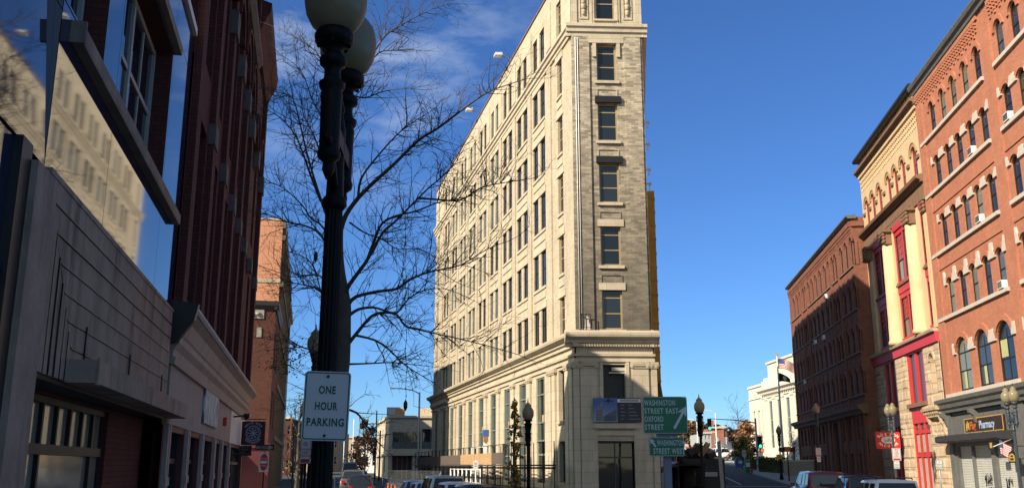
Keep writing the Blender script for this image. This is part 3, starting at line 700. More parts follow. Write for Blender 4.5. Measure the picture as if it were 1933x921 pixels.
mb = MB(); rg = random.Random(11)
for a, z0, n in ((4.5,1.2,9),(7.4,1.0,7),(4.9,.55,8)):
    for i in range(n):
        x = a+i*.12; pts = [(x+rg.uniform(-.08,.08), .1, z0+rg.uniform(-.3,.4)) for _ in range(6)]; mb.tube(pts, .011, 4)
part('graffiti', mb, K['black_paint'], rb, fr)
aw = thing('awning_box', 'long charcoal awning box across the pharmacy shopfront above the shutters', 'awning', fr.w(5.0, -.06, 3.2), fr.th)
mb = MB(); mb.profile([(0,.0),(-.75,.02),(-.85,.08),(-.85,.36),(-.7,.42),(0,.42)], -4.95, 4.75)
for x in (-3, -1.1, .9, 2.9): mb.box(x-.015, x+.015, -.87, -.8, .02, .42)
obj('canvas', mb.mesh('canvas', mat('charcoal_canvas', (.03,.03,.035), .8, .2, 3)), aw)
sg = thing('shop_sign', 'brown pharmacy sign board with gold border above the charcoal awning box', 'sign', fr.w(5.85, -.1, 3.66), fr.th)
mb = MB(); mb.box(-2.8, 2.8, -.08, .0, 0, .78); obj('board', mb.mesh('board', mat('brown_board', (.035,.02,.015), .6, .2)), sg)
mb = MB(); gold = mat('gold_trim', (.45,.27,.05), .5, .2, 3)
mb.box(-2.8,2.8,-.1,-.08,.73,.78); mb.box(-2.8,2.8,-.1,-.08,0,.05); mb.box(-2.8,-2.75,-.1,-.08,.05,.73); mb.box(2.75,2.8,-.1,-.08,.05,.73); obj('border', mb.mesh('border', gold), sg)
t1 = text_mesh('Flag', .56, .012, mat=mat('orange_letters', (.55,.12,.02), .6, .1), align='LEFT'); t2 = text_mesh('Pharmacy', .56, .012, mat=mat('pale_blue_letters', (.35,.45,.6), .6, .1), align='LEFT')
obj('lettering', t1, sg, (-1.9,-.09,.2)); obj('lettering', t2, sg, (-.55,-.09,.2))
mb = MB()
for i, (x, z) in enumerate(((-2.45,.24),(-2.28,.36),(-2.1,.28))): mb.box(x-.06, x+.06, -.1, -.08, z-.1, z+.28)
obj('emblem', mb.mesh('emblem', gold), sg)
# flags and small hanging sign by the pharmacy's right end
def us_flag(name, w, h, seed=1, amp=.06):
    """waving flag with thirteen stripes and a starred canton, hoist at x=0, top at z=0"""
    red, white, blue = K['flag_red'], K['flag_white'], K['flag_blue']; m = MB(); N = 24
    def P(u, v):
        return (u*w, amp*w*u**.7*sin(6*u+1.2*v+seed), -v*h-.30*w*u*u+.05*w*sin(5*u+seed)*u)
    for j in range(13):
        for i in range(N):
            u0, u1 = i/N, (i+1)/N; m.m = 2 if (j < 7 and u1 <= .4167) else j%2
            m.add([P(u0,j/13),P(u1,j/13),P(u1,(j+1)/13),P(u0,(j+1)/13)], [(0,1,2,3)], True)
    m.m = 1
    for r in range(5):
        for c_ in range(6):
            u, v = .035+c_*.065, .05+r*.1; d = .010
            for e in (-.006*w, .006*w):
                p = [P(u-d,v), P(u,v-d*1.5), P(u+d,v), P(u,v+d*1.5)]; m.add([(x, y+e, z) for x, y, z in p], [(0,1,2,3)])
    return m.mesh(name, [red, white, blue])
K['flag_red'] = mat('flag_red', (.45,.04,.05), .8, .08); K['flag_white'] = mat('flag_white', (.75,.72,.70), .8, .04); K['flag_blue'] = mat('flag_blue', (.05,.06,.2), .8, .1)
ft = thing('wall_flag', 'small striped flag on an angled pole over the pharmacy shutters', 'flag', fr.w(9.6,-.1,3.25), fr.th)
mb = MB(); mb.tube([(0,0,0),(.85,-1.3,-.42)], .018, 6); obj('pole', mb.mesh('pole', K['white_paint']), ft)
f = obj('cloth', us_flag('cloth', 1.25, .66, 2), ft, (.0,-.7,-.1), 0)
hs = thing('hanging_sign', 'tiny black and orange hanging sign beside the pharmacy flag', 'sign', fr.w(11.0,-.8,2.1), fr.th)
mb = MB(); P = [(.42*cos(pi*k/8), .28+.24*sin(pi*k/8)) for k in range(9)]+[(-.42,.0),(.42,0)]
mb.prism(P, -.03, .03); mb.tube([(0,0,.52),(0,0,.75),(0,1.0,.75)], .02, 6); obj('board', mb.mesh('board', K['black_paint']), hs)
mb = MB(); mb.prism([(.34*cos(pi*k/8), .26+.16*sin(pi*k/8)) for k in range(9)]+[(-.34,.06),(.34,.06)], -.036, -.03); mb.m = 1
mb.box(-.2,.2,-.04,-.036,.12,.2); mb.box(-.12,.16,-.04,-.036,.26,.33); obj('panel', mb.mesh('panel', [gold, K['black_paint']]), hs)
mb = MB(); mb.box(-.3,.3,-.08,0,0,.34); mb.m = 1; mb.box(-.08,.22,-.09,-.08,.05,.3)
o = obj('small_sign', mb.mesh('small_sign', [K['black_paint'], gold]), None, fr.w(8.9,-.9,2.75), fr.th); tag(o, 'little square black and gold sign under the end of the awning box', 'sign')

# --- yellow building with red bays
SY, WY = 73.4, 15.38
yb = thing('yellow_building', 'narrow yellow painted building with red window bays and a rough sandstone ground floor', 'building', sb(SY-7.7, BR, AR))
fy = right_frame(SY, BR); X = lambda s: SY-s
ac = [(59.45,1.0),(62.0,.85),(63.85,.85),(65.6,.85),(68.1,.95),(70.05,.95),(71.85,.95)]
holes = [(X(s)-w/2, X(s)+w/2, 19.42, 21.62, w/2) for s, w in ac]
bays = [(71.25,67.85),(65.6,61.75),(59.45,58.6)]
for a, b in bays: holes += [(X(a), X(b), 13.85, 17.5), (X(a), X(b), 10.1, 13.2)]
mb = MB(); facade(mb, 0, WY, 9.9, 25.05, holes, .5)
for k in range(44):
    x = .3+k*(WY-.5)/43
    for r in range(3): mb.box(x, x+.14, -.05-.035*r, .01, 22.6+r*.36, 22.78+r*.36)
mb.box(0, WY, -.14, .01, 23.7, 23.95)
part('wall', mb, K['yellow'], yb, fy)
for s in (72.1, 66.75, 61.0, 58.2):
    w = .9 if s > 60 else .55; mb = MB()
    if s in (66.75, 61.0):
        mb.lathe([(.62,9.95),(.62,10.15),(.55,10.3),(.52,13),(.48,16.9)], (X(s),-.05,0), 20)
    else: mb.box(X(s)-w/2, X(s)+w/2, -.16, .01, 9.95, 16.9)
    part('column', mb, K['yellow'], yb, fy)
    mb = MB(); w = 1.3 if s > 60 else .7
    mb.box(X(s)-w/2-.1, X(s)+w/2+.1, -.62 if w > 1 else -.3, .02, 17.72, 17.9)
    for r in range(3):
        for q in range(6): mb.lathe([(.02,0),(.12,.1),(.1,.22),(.02,.27)], (X(s)-w/2+.1+q*(w-.2)/5, -.52 if w > 1 else -.2, 16.95+r*.25), 6)
    mb.box(X(s)-w/2+.08, X(s)+w/2-.08, -.48 if w > 1 else -.17, .02, 16.9, 17.72)
    part('capital', mb, K['brownstone'], yb, fy)
mb = MB(); mb.box(0, WY, -.10, .01, 17.9, 18.95)
for i in range(26): x = 3+i*.37; mb.box(x, x+.2, -.14, -.09, 18.2, 18.2+.25*(1+(i*7)%3/2))
part('entablature', mb, K['brownstone'], yb, fy)
cornice(yb, fy, -.2, WY+.15, [(.1,18.9),(-.25,18.9),(-.3,19.05),(-.5,19.12),(-.55,19.3),(-.15,19.4),(.1,19.4)], K['brownstone'])
cornice(yb, fy, -.2, WY+.15, [(.1,23.95),(-.2,23.95),(-.25,24.1),(-.42,24.15),(-.42,24.32),(-.05,24.4),(.1,24.4)], K['brownstone'])
cornice(yb, fy, -.25, WY+.1, [(.3,25.05),(-.35,25.05),(-.42,25.12),(-.42,25.3),(.3,25.4)], K['dark_frame'], 'coping')
for s, w in ac:
    mb = MB(); arch_band(mb, X(s)-w/2, X(s)+w/2, 21.62, w/2, .22, -.07, .01, 14); arch_band(mb, X(s)-w/2-.22, X(s)+w/2+.22, 21.84, w/2+.22, .08, -.11, .01, 14); part('archivolt', mb, K['yellow'] if 0 else mat('tan_stone', (.36,.24,.13), .85, .15, 3), yb, fy)
for s in (58.6, 60.75, 62.95, 64.7, 66.85, 69.1, 70.95, 72.75):
    mb = MB(); mb.box(X(s)-.26, X(s)+.26, -.1, .01, 20.6, 20.82); part('impost', mb, K['brownstone'], yb, fy)

for s, w in ac:
    put_window(yb, fy, X(s), .07, 19.42, window_meshes('y%.2f'%w, w, 2.2, w/2, fr=.09, fm=K['red_paint'], gm=K['glass'], bars=(.5,)))
for a, b in bays:
    w = a-b
    for z, h in ((10.1,3.1),(13.85,3.65)):
        n = 2 if w > 2 else 1
        mb = MB(); g = MB()
        st = .27 if w > 2 else .1; pw = (w-st*(n+1))/n
        for i in range(n+1): x = X(a)+i*(st+pw); mb.box(x, x+st, -.0, .2, z, z+h)
        mb.box(X(a), X(b), -.01, .2, z+h-.34, z+h-.003); mb.box(X(a), X(b), -.08, .2, z, z+.14)
        for i in range(n):
            x = X(a)+st+i*(st+pw); mb.m = 1
            mb.box(x, x+pw, .03, .1, z+h*.42, z+h*.42+.07); mb.box(x, x+.06, .03, .1, z+.14, z+h-.34); mb.box(x+pw-.06, x+pw, .03, .1, z+.14, z+h-.34); mb.m = 0
            for q in range(3): mb.box(x+.06+(pw-.12)*(q+1)/4, x+.09+(pw-.12)*(q+1)/4, .05, .08, z+h*.42, z+h-.34)
            for q in range(3): zz = z+h*.42+(h*.5)*(q+1)/4; mb.box(x+.06, x+pw-.06, .055, .075, zz, zz+.025)
        o = part('window', mb, [K['red_paint'], K['dark_frame']], yb, fy)
        g.quad((X(a),.085,z),(X(b),.085,z),(X(b),.085,z+h),(X(a),.085,z+h)); obj('pane', g.mesh('pane', K['glass_light']), o)
    mb = MB(); mb.box(X(a), X(b), -.06, .3, 13.203, 13.7); part('spandrel', mb, K['red_paint'], yb, fy)
    mb = MB(); mb.box(X(a)-.05, X(b)+.05, -.16, .3, 13.7, 13.847); part('sill_course', mb, K['brownstone'], yb, fy)
    mb = MB(); mb.box(X(a), X(b), -.1, .3, 17.503, 17.9); part('spandrel', mb, K['red_paint'], yb, fy)
cornice(yb, fy, -.2, WY-.02, [(.1,9.72),(-.45,9.72),(-.5,9.85),(-.3,9.98),(.1,10.0)], K['sandstone'], 'ledge')
mb = MB(); mb.profile([(.05,9.12),(-.25,9.12),(-.30,9.715),(.05,9.715)], -.2, WY-.02); part('red_band', mb, K['pink_paint'], yb, fy)
# ground floor
gh = [(X(71.0),X(67.9),-.6,9.05),(X(65.1),X(61.3),-.6,9.05),(X(60.05),X(59.1),6.5,8.6,.47)]
mb = MB(); facade(mb, 0, WY, -.9, 9.2, gh, .45, y=-.12)
rg = random.Random(5); z = -.6
while z < 8.6:       # rock-faced courses
    for a, b in ((.05,2.35),(5.6,8.25),(12.15,13.28),(14.35,15.3)) if z > 6.0 and z < 8.7 else ((.05,2.35),(5.6,8.25),(12.15,15.3)):
        x = a
        while x < b-.3:
            w = min(rg.uniform(.8,1.7), b-x); e = rg.uniform(.02,.065)
            mb.add([(x+.03,-.121,z+.03),(x+w-.03,-.121,z+.03),(x+w-.03,-.121,z+.72),(x+.03,-.121,z+.72),(x+.12,-.12-e,z+.12),(x+w-.12,-.12-e*rg.uniform(.5,1),z+.12),(x+w-.12,-.12-e,z+.62),(x+.12,-.12-e*rg.uniform(.5,1),z+.62)],
                   [(4,5,6,7),(0,1,5,4),(1,2,6,5),(2,3,7,6),(3,0,4,7)])
            x += w
    z += .75
arch_band(mb, X(60.05), X(59.1), 8.6, .47, .16, -.22, -.1, 10)
part('ground_floor_wall', mb, K['sandstone'], yb, fy)
mb = MB(); mb.quad((X(60.1),.3,6.4),(X(59.05),.3,6.4),(X(59.05),.3,8.7),(X(60.1),.3,8.7)); part('niche', mb, K['sandstone'], yb, fy)
for a, b, lit in ((71.0,67.9,0),(65.1,61.3,1)):
    mb = MB(); g = MB(); w = a-b
    for i in range(3): x = X(a)+i*(w-.42)/2; mb.box(x, x+.42, -.06, .2, 5.85, 9.05)
    mb.box(X(a), X(b), -.08, .2, 4.6, 5.6)
    for z in (-.5, 2.5, 3.95): mb.box(X(a), X(b), -.04, .15, z, z+.22)
    for i in range(4): x = X(a)+i*(w-.26)/3; mb.box(x, x+.2, -.05, .15, -.5, 4.6)
    o = part('window', mb, K['red_paint'], yb, fy)
    mb = MB(); mb.box(X(a)-.15, X(b)+.1, -.32, .1, 5.6, 5.85); obj('sill', mb.mesh('sill', K['brownstone']), o)
    g.quad((X(a),.06,-.6),(X(b),.06,-.6),(X(b),.06,9.05),(X(a),.06,9.05)); obj('pane', g.mesh('pane', K['glass_light']), o)
    if lit:
        mb = MB()
        for i in range(3):
            x = X(a)+.3+i*(w-.26)/3
            mb.box(x, x+.72, .03, .04, -.2, 2.45); mb.box(x, x+.72, .03, .04, 2.8, 3.9)
        obj('curtain', mb.mesh('curtain', mat('grey_curtain', (.34,.30,.26), .85, .25, 3)), o)
hd = [(-.1,5.15),(-.66,5.15),(-.70,5.3),(-.6,5.32),(-.6,5.42),(-.1,5.6)]
mb = MB(); mb.profile(hd, X(60.95), X(58.1))
for i in range(8): x = X(60.85)+i*.35; mb.box(x, x+.16, -.58, -.15, 4.95, 5.15)
mb.box(X(60.8), X(58.2), -.45, -.1, 4.78, 4.95)
for s in (60.65, 58.4): mb.profile([(-.1,4.78),(-.45,4.78),(-.36,4.4),(-.24,4.2),(-.18,3.6),(-.1,3.4)], X(s)-.13, X(s)+.13)
part('door_hood', mb, K['sandstone'], yb, fy)
mb = MB(); mb.box(.02, WY-.02, .52, 12, -.5, 25.0); part('roof', mb, K['roof'], yb, fy)
mb = MB(); mb.quad((.0,0,9.9),(.0,12,9.9),(.0,12,25.05),(.0,0,25.05)); part('side_wall', mb, K['yellow'], yb, fy)

# --- dark brick warehouse with arched windows
SD, WD, BD = 104.0, 30.6, 17.0
db = thing('dark_brick_building', 'long brown brick warehouse with rows of narrow arched windows, mostly in shadow', 'building', sb(SD-15, BD, AR))
fd = right_frame(SD, BD); X = lambda s: SD-s
dc = [73.75,75.6,77.4, 79.75,80.9, 82.55,84.35,86.5,88.6,90.5,92.3, 94.25,95.35, 97.3,99.1,101.0]
DR = [(7.25,9.25),(10.4,12.35),(13.65,15.6),(17.0,19.15)]
holes = [(X(s)-.4, X(s)+.4, za, zb, .4) for za, zb in DR for s in dc]
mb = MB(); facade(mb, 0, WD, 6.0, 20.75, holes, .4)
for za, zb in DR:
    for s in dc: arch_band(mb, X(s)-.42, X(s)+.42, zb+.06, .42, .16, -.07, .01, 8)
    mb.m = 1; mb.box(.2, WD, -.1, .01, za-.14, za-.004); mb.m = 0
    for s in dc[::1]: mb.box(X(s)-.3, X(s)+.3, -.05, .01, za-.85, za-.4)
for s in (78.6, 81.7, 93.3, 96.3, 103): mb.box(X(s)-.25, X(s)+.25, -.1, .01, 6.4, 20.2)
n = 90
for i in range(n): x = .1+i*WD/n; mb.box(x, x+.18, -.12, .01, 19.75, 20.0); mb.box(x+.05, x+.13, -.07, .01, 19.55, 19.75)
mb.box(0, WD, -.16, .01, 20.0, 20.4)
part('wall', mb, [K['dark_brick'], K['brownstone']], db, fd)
cornice(db, fd, -.1, WD+.2, [(.4,20.6),(-.2,20.6),(-.35,20.75),(-.35,20.85),(.4,20.9)], K['grey_metal'], 'coping')
cornice(db, fd, -.3, WD+.3, [(.1,5.75),(-.3,5.75),(-.4,6.0),(-.6,6.1),(-.65,6.35),(-.1,6.5),(.1,6.5)], K['brownstone'])
gh = []
for s in (74.0,76.1,79.2,81.2,84.6,90,92,95,97.5,99.5,101.5): gh += [(X(s)-.55, X(s)+.55, 3.9, 5.5), (X(s)-.55, X(s)+.55, 1.3, 2.9)]
gh = [h for h in gh if not (X(84.6)-1 < h[0] < X(84.6)+1)]+[(X(85.6), X(83.6), .2, 5.5)]
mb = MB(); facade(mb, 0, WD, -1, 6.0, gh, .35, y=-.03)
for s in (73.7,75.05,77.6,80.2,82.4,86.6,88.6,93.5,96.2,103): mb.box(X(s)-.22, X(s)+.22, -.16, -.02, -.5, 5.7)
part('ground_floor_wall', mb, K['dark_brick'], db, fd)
wd = window_meshes('dark_arch', .8, 1.95, .4, fm=K['dark_frame'], gm=K['glass'], bars=(.5,)); wd4 = window_meshes('dark_arch4', .8, 2.15, .4, fm=K['dark_frame'], gm=K['glass'], bars=(.5,)); wd1 = window_meshes('dark_arch1', .8, 2.0, .4, fm=K['dark_frame'], gm=K['glass'], bars=(.5,))
for za, zb in DR:
    for s in dc:
        m = wd4 if zb-za > 2.1 else (wd1 if zb-za > 1.97 else wd)
        put_window(db, fd, X(s), .09, za, m)
wg = window_meshes('dark_gnd', 1.1, 1.6, fm=K['dark_frame'], gm=K['glass'], bars=(.5,), vbars=(.5,)); pgl = pane_variant(wg[1], K['glass_light'], 'l')
for h in gh:
    if h[3]-h[2] < 3: put_window(db, fd, (h[0]+h[1])/2, .2, h[2], wg, pane=pgl if R0.random() < .4 else None)
mb = MB(); mb.box(X(85.6), X(83.6), .25, .3, .2, 5.5); part('door', mb, K['dark_frame'], db, fd)
mb = MB(); mb.box(.02, WD-.02, .42, 14, -.5, 20.6); part('roof', mb, K['dark_brick'], db, fd)
fds = Fr(fd.w(WD, 0, 0), fd.th+pi/2)
mb = MB(); facade(mb, 0, 14, -1, 20.75, [], .2); mb.box(0, 1.3, -.16, .01, 20.0, 20.4); part('side_wall', mb, K['dark_brick'], db, fds)
mb = MB(); mb.box(-.5,.0,-.5,-.1,11.8,12); 
for (s, z) in ((86.5,12.9),(90.5,13.0),(97.3,9.9),(84.3,16.2)):
    ac_unit(fd, X(s), .1, z, {86.5:'boxy pale unit below the second row of dark warehouse windows',90.5:'pale air conditioner left of centre on the shaded warehouse front',97.3:'pale air conditioner low on the shaded warehouse, nearest the flagpole',84.3:'pale air conditioner just under the sunlit top row of the warehouse'}[s])
# ------------------------------------------------------------------ left-hand row, in shade
AW = -2.6
def left_frame(s0, b=AW): return Fr(sb(s0, b, AL), atan2(cos(AL), sin(AL)))
panelm, t_, b_ = newmat('glossy_blue_panel')
b_.inputs['Base Color'].default_value = (.012,.018,.05,1); b_.inputs['Roughness'].default_value = .035; b_.inputs['IOR'].default_value = 2.3
woodm = mat('weathered_grey_wood', (.35,.255,.18), .8, .3, 1.6, .4, stain=.95, stain_col=(.075,.056,.045), fine=14, streak=True)
conc = mat('stained_concrete_ledge', (.30,.23,.17), .85, .3, 1.5, .3, stain=.5)
mbld = thing('panelled_building', 'low building with glossy dark blue panels over a boarded grey wood shopfront', 'building', sb(9, AW, AL))
fm_ = left_frame(-30)      # x = s+30
X = lambda s: s+30
# upper wall: glossy panels with seams, windows recessed behind
wins = [(9.6,11.2,6.55,9.3),(12.1,16.0,6.55,8.9),(3.0,6.5,6.55,9.3)]
seams = [-30,-24,-18,-12,-6,0,4.2,7.6,9.35,12.0,16.1,18.2]
for i in range(len(seams)-1):
    a, b = seams[i]+.008, seams[i+1]-.008
    for (z0, z1) in ((4.75,6.5),(6.52,9.4),(9.42,10.25)):
        hs = [(X(max(w[0],a)), X(min(w[1],b)), w[2], w[3]) for w in wins if w[1] > a and w[0] < b and z0 < w[2] < z1]
        mb = MB(); facade(mb, X(a), X(b), z0, z1, [(h[0],h[1],h[2]+.0,min(h[3],z1)) for h in hs], .35, rev_m=1)
        pn = part('panel', mb, [panelm, K['old_brick']], mbld, fm_)
        if abs(b-9.342) < .01 and z0 > 4.7: q = MB(); q.box(X(9.345), X(9.355), .004, .34, z0, z1-.01); part('panel', q, panelm, mbld, fm_)
        if b <= 9.36 and z0 > 4.7:      # the nearest panels lean back a little
            pn.data.transform(Matrix.Translation((0,0,4.75)) @ Matrix.Rotation(radians(-2.6),4,'X') @ Matrix.Translation((0,0,-4.75)))
for a, z0, z1 in ((9.6,6.55,9.3),(12.1,6.55,8.9)):
    b = {9.6:11.2,12.1:16.0}[a]; mb = MB(); w = b-a
    n = 1 if w < 2 else 2
    for i in range(n+1): x = X(a)+i*(w-.1)/n; mb.box(x, x+.1, .28, .36, z0, z1)
    mb.box(X(a), X(b), .29, .35, z0, z0+.1); mb.box(X(a), X(b), .29, .35, z1-.1, z1); mb.box(X(a), X(b), .3, .35, z0+1.15, z0+1.23)
    for i in range(n): x = X(a)+(i+.5)*w/n; mb.box(x-.025, x+.025, .31, .34, z0, z1)
    o = part('window', mb, K['pale_frame'], mbld, fm_)
    g = MB(); g.quad((X(a),.33,z0),(X(b),.33,z0),(X(b),.33,z1),(X(a),.33,z1)); obj('pane', g.mesh('pane', K['glass']), o)
mb = MB(); mb.profile([(0,6.22),(-.12,6.22),(-.13,6.26),(-.13,6.40),(0,6.42)], X(9.75), X(17.5)); mb.box(X(9.7), X(9.75), -.15, 0, 6.2, 6.44); part('ledge', mb, conc, mbld, fm_)
mb = MB(); mb.profile([(0,9.0),(-.10,9.0),(-.10,9.16),(0,9.2)], X(11.9), X(16.3)); part('ledge', mb, conc, mbld, fm_)
mb = MB(); mb.box(X(-30), X(18.2), -.06, .3, 10.26, 10.42); part('coping', mb, K['white_paint'], mbld, fm_)
mb = MB(); mb.box(X(-30), X(18.2), .9, 14, 0, 10.24); part('roof', mb, K['roof'], mbld, fm_)
# boarded shopfront: post, mitred boarding, box canopy, window, brick
mb = MB(); mb.box(X(8.75), X(9.45), -.12, .05, -.1, 4.62); part('post', mb, woodm, mbld, fm_)
mb = MB(); mb.box(X(8.45), X(8.75), -.06, .05, -.1, 4.75); part('dark_trim', mb, K['black_paint'], mbld, fm_)
z0, z1 = 2.83, 4.74
mb = MB(); rg = random.Random(2); x = 9.47; k = 0
nv = 7; wv = .215
for k in range(nv):        # vertical boards, cut along the mitre
    a, b = X(9.47+k*wv)+.014, X(9.47+(k+1)*wv)-.014; e = .012*rg.random()
    top = lambda s: z1-.06-(s-9.47)*(z1-z0-.35)/(nv*wv)*1.0
    P = [(a,z0),(b,z0),(b,top(9.47+(k+1)*wv)),(a,top(9.47+k*wv))]; mb.prism(P, -.035-e, .02)
nh = 7; hb = (z1-z0-.1)/nh
for k in range(nh):
    zb_, zt_ = z0+.1+k*hb+.014, z0+.1+(k+1)*hb-.014; e = .012*rg.random()
    sx = lambda z: 9.47+(z1-.06-z)*(nv*wv)/(z1-z0-.35)
    mb.prism([(X(max(9.5,min(sx(zb_),9.47+nv*wv)))+.01,zb_),(X(18.18),zb_),(X(18.18),zt_),(X(max(9.5,sx(zt_)))+.01,zt_)], -.035-e, .02)
mb.box(X(9.45), X(18.2), -.05, .03, z1-.03, z1+.03)
part('boarding', mb, woodm, mbld, fm_)
for k in range(nv):  # raised black strips paint in the shaded gaps between boards
    zz = z0+.1+k*hb; x0_ = X(max(9.5, min(9.47+(z1-.06-zz)*(nv*wv)/(z1-z0-.35), 9.47+nv*wv))); mb = MB(); mb.box(x0_, X(18.17), -.052, -.02, zz-.007, zz+.007); part('seam_strip', mb, K['black_paint'], mbld, fm_)
    xx = X(9.47+k*wv); mb = MB(); mb.box(xx-.008, xx+.008, -.052, -.02, z0, z1-.06-k*(z1-z0-.35)/nv); part('seam_strip', mb, K['black_paint'], mbld, fm_)
mb = MB(); mb.prism([(X(9.48),2.835),(X(11.0),2.835),(X(11.0),2.93),(X(18.17),2.93),(X(18.17),4.70),(X(9.48),4.70)], -.03, .04); part('board_backing', mb, K['black_paint'], mbld, fm_)
mb = MB(); mb.box(X(10.9), X(19.0), -.34, .0, 2.82, 3.07); mb.box(X(10.9), X(11.0), -.36, -.33, 2.8, 3.09)
part('canopy', mb, woodm, mbld, fm_)
for s in (11.5, 14.3, 17.4): mb = MB(); mb.tube([(X(s),-.06,3.05),(X(s),-.06,3.5)], .011, 6); part('rod', mb, K['black_paint'], mbld, fm_)
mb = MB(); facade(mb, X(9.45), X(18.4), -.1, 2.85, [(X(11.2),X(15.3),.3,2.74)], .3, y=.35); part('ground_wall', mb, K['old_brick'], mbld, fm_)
mb = MB(); mb.box(X(9.0), X(18.4), -.01, .36, 2.78, 2.83); part('soffit', mb, K['black_paint'], mbld, fm_)
mb = MB()
for i in range(7): x = X(11.2)+i*4.03/6; mb.box(x, x+.07, .4, .448, 2.2 if i not in (0,6,1,5) else .3, 2.74)
mb.box(X(11.2), X(15.3), .395, .447, 2.08, 2.2); mb.box(X(11.2), X(15.3), .395, .447, 2.66, 2.74)
o = part('window', mb, K['dark_frame'], mbld, fm_)
g = MB(); g.quad((X(11.2),.45,.3),(X(15.3),.45,.3),(X(15.3),.45,2.74),(X(11.2),.45,2.74)); obj('pane', g.mesh('pane', glass('curtained_glass', (.26,.25,.18), .1, .1, 1.35)), o)
mb = MB(); facade(mb, X(-30), X(8.5), -.1, 4.75, [], .2, y=.02); mb.box(X(6.5),X(8.45),-.02,.01,3.55,3.62); part('lower_panel', mb, panelm, mbld, fm_)

# --- brick block with arches over a cream shopfront
ob = thing('arched_brick_building', 'shaded red brick block with tall arches over a cream shopfront with a heavy cornice', 'building', sb(28, AW, AL))
fo = left_frame(18.4); X = lambda s: s-18.4
S1, S2 = 33.6, 41.0
holes = []
for s in (20.6, 23.4, 26.6, 29.4, 32.2): holes += [(X(s)-.85, X(s)+.85, 5.3, 9.3), (X(s)-.85, X(s)+.85, 10.6, 15.2, .85), (X(s)-.75, X(s)+.75, 17.3, 20.6, .75)]
for s in (35.4, 38.4): holes += [(X(s)-.6, X(s)+.6, 5.3, 9.3), (X(s)-.6, X(s)+.6, 10.6, 14.6, .6)]
mb = MB(); facade(mb, X(18.45), X(S1), 4.6, 22.6, [h for h in holes if h[1] < X(S1)], .55); facade(mb, X(S1), X(S2), 4.6, 18.8, [h for h in holes if h[0] > X(S1)], .5, y=.03)
for s in (18.9, 22.0, 25.0, 28.0, 30.8, 33.5, 40.7): mb.box(X(s)-.3, X(s)+.3, -.14, .01, 4.8, 22.2 if s < S1 else 18.2)
for h in holes:
    if len(h) > 4: arch_band(mb, h[0], h[1], h[3], h[4], .34, -.16, .01, 12); arch_band(mb, h[0]-.34, h[1]+.34, h[3]+.36, h[4]+.34, .12, -.22, .01, 12)
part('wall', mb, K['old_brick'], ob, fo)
gst = mat('grey_carved_stone', (.13,.11,.10), .85, .25, 3, .3, stain=.4)
for s in (22.0, 25.0, 28.0, 30.8, 33.5, 36.9, 40.6):
    mb = MB(); mb.box(X(s)-.36, X(s)+.36, -.2, .01, 13.4, 14.1); part('impost', mb, gst, ob, fo)
    mb = MB(); mb.box(X(s)-.33, X(s)+.33, -.17, .01, 9.2, 9.7); part('impost', mb, gst, ob, fo)
cornice(ob, fo, X(18.45), X(S1)+.05, [(.1,16.2),(-.16,16.2),(-.3,16.4),(-.3,16.6),(.1,16.7)], gst, 'belt_course')
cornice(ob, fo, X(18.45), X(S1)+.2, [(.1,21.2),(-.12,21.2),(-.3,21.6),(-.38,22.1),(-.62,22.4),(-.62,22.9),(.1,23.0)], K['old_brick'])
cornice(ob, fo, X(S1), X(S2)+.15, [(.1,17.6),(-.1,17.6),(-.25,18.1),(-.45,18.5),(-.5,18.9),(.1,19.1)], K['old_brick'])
mb = MB(); mb.prism([(X(35.0),19.0),(X(41.0),19.0),(X(41.0),19.5),(X(39.6),20.3),(X(38.0),20.3),(X(35.0),19.5)], 0, .5); part('parapet', mb, K['old_brick'], ob, fo)
mb = MB()
mb.box(X(18.45), X(S1), .57, 14, 0, 22.4); mb.box(X(S1)+.01, X(S2), .57, 14, 0, 18.7); part('roof', mb, K['old_brick'], ob, fo)
for h in holes:
    w = h[1]-h[0]; hh = h[3]-h[2]; ri = h[4] if len(h) > 4 else 0
    put_window(ob, fo, (h[0]+h[1])/2, .38, h[2], window_meshes('ob%.2f_%.2f'%(w,hh), w, hh, ri, fm=K['dark_frame'], gm=K['glass'], bars=(.5,), fr=.09))
stucco = mat('cream_stucco', (.42,.335,.265), .9, .1, 1.2, .15, stain=.3, stain_col=(.16,.12,.10))
cream = mat('cream_moulding', (.42,.32,.255), .7, .12, 2, stain=.25)
SE = 40.8
mb = MB(); mb.box(X(18.6), X(33.5), -.03, .06, 2.72, 3.85); mb.m = 1; mb.box(X(33.5), X(SE), -.03, .06, 2.72, 3.85); part('sign_band', mb, [stucco, K['white_paint']], ob, fo)
cornice(ob, fo, X(18.45), X(SE), [(.05,3.8),(-.1,3.8),(-.12,3.92),(-.06,3.96),(-.08,4.08),(-.16,4.2),(-.17,4.32),(-.20,4.36),(-.27,4.62),(-.40,4.74),(.05,4.76)], cream, 'shop_cornice')
cornice(ob, fo, X(18.45), X(SE), [(.05,4.765),(-.41,4.765),(-.45,4.82),(-.45,4.87),(.05,4.93)], mat('pale_gutter', (.45,.42,.38), .6, .1, 3), 'gutter')
mb = MB(); mb.profile([(.05,4.15),(-.15,4.2),(-.42,4.6),(-.48,4.90),(.05,4.98)], X(18.25), X(18.45)); part('cornice_end', mb, K['black_paint'], ob, fo)
mb = MB(); facade(mb, X(18.4), X(SE), -.1, 2.72, [(X(a),X(b),-.05,2.6) for a, b in ((19.3,21.6),(22.1,24.6),(25.1,27.8),(28.3,30.2),(30.7,33.2),(33.8,40.4))], .3); part('shopfront', mb, mat('dull_red_paint', (.13,.03,.025), .6, .15, 2), ob, fo)
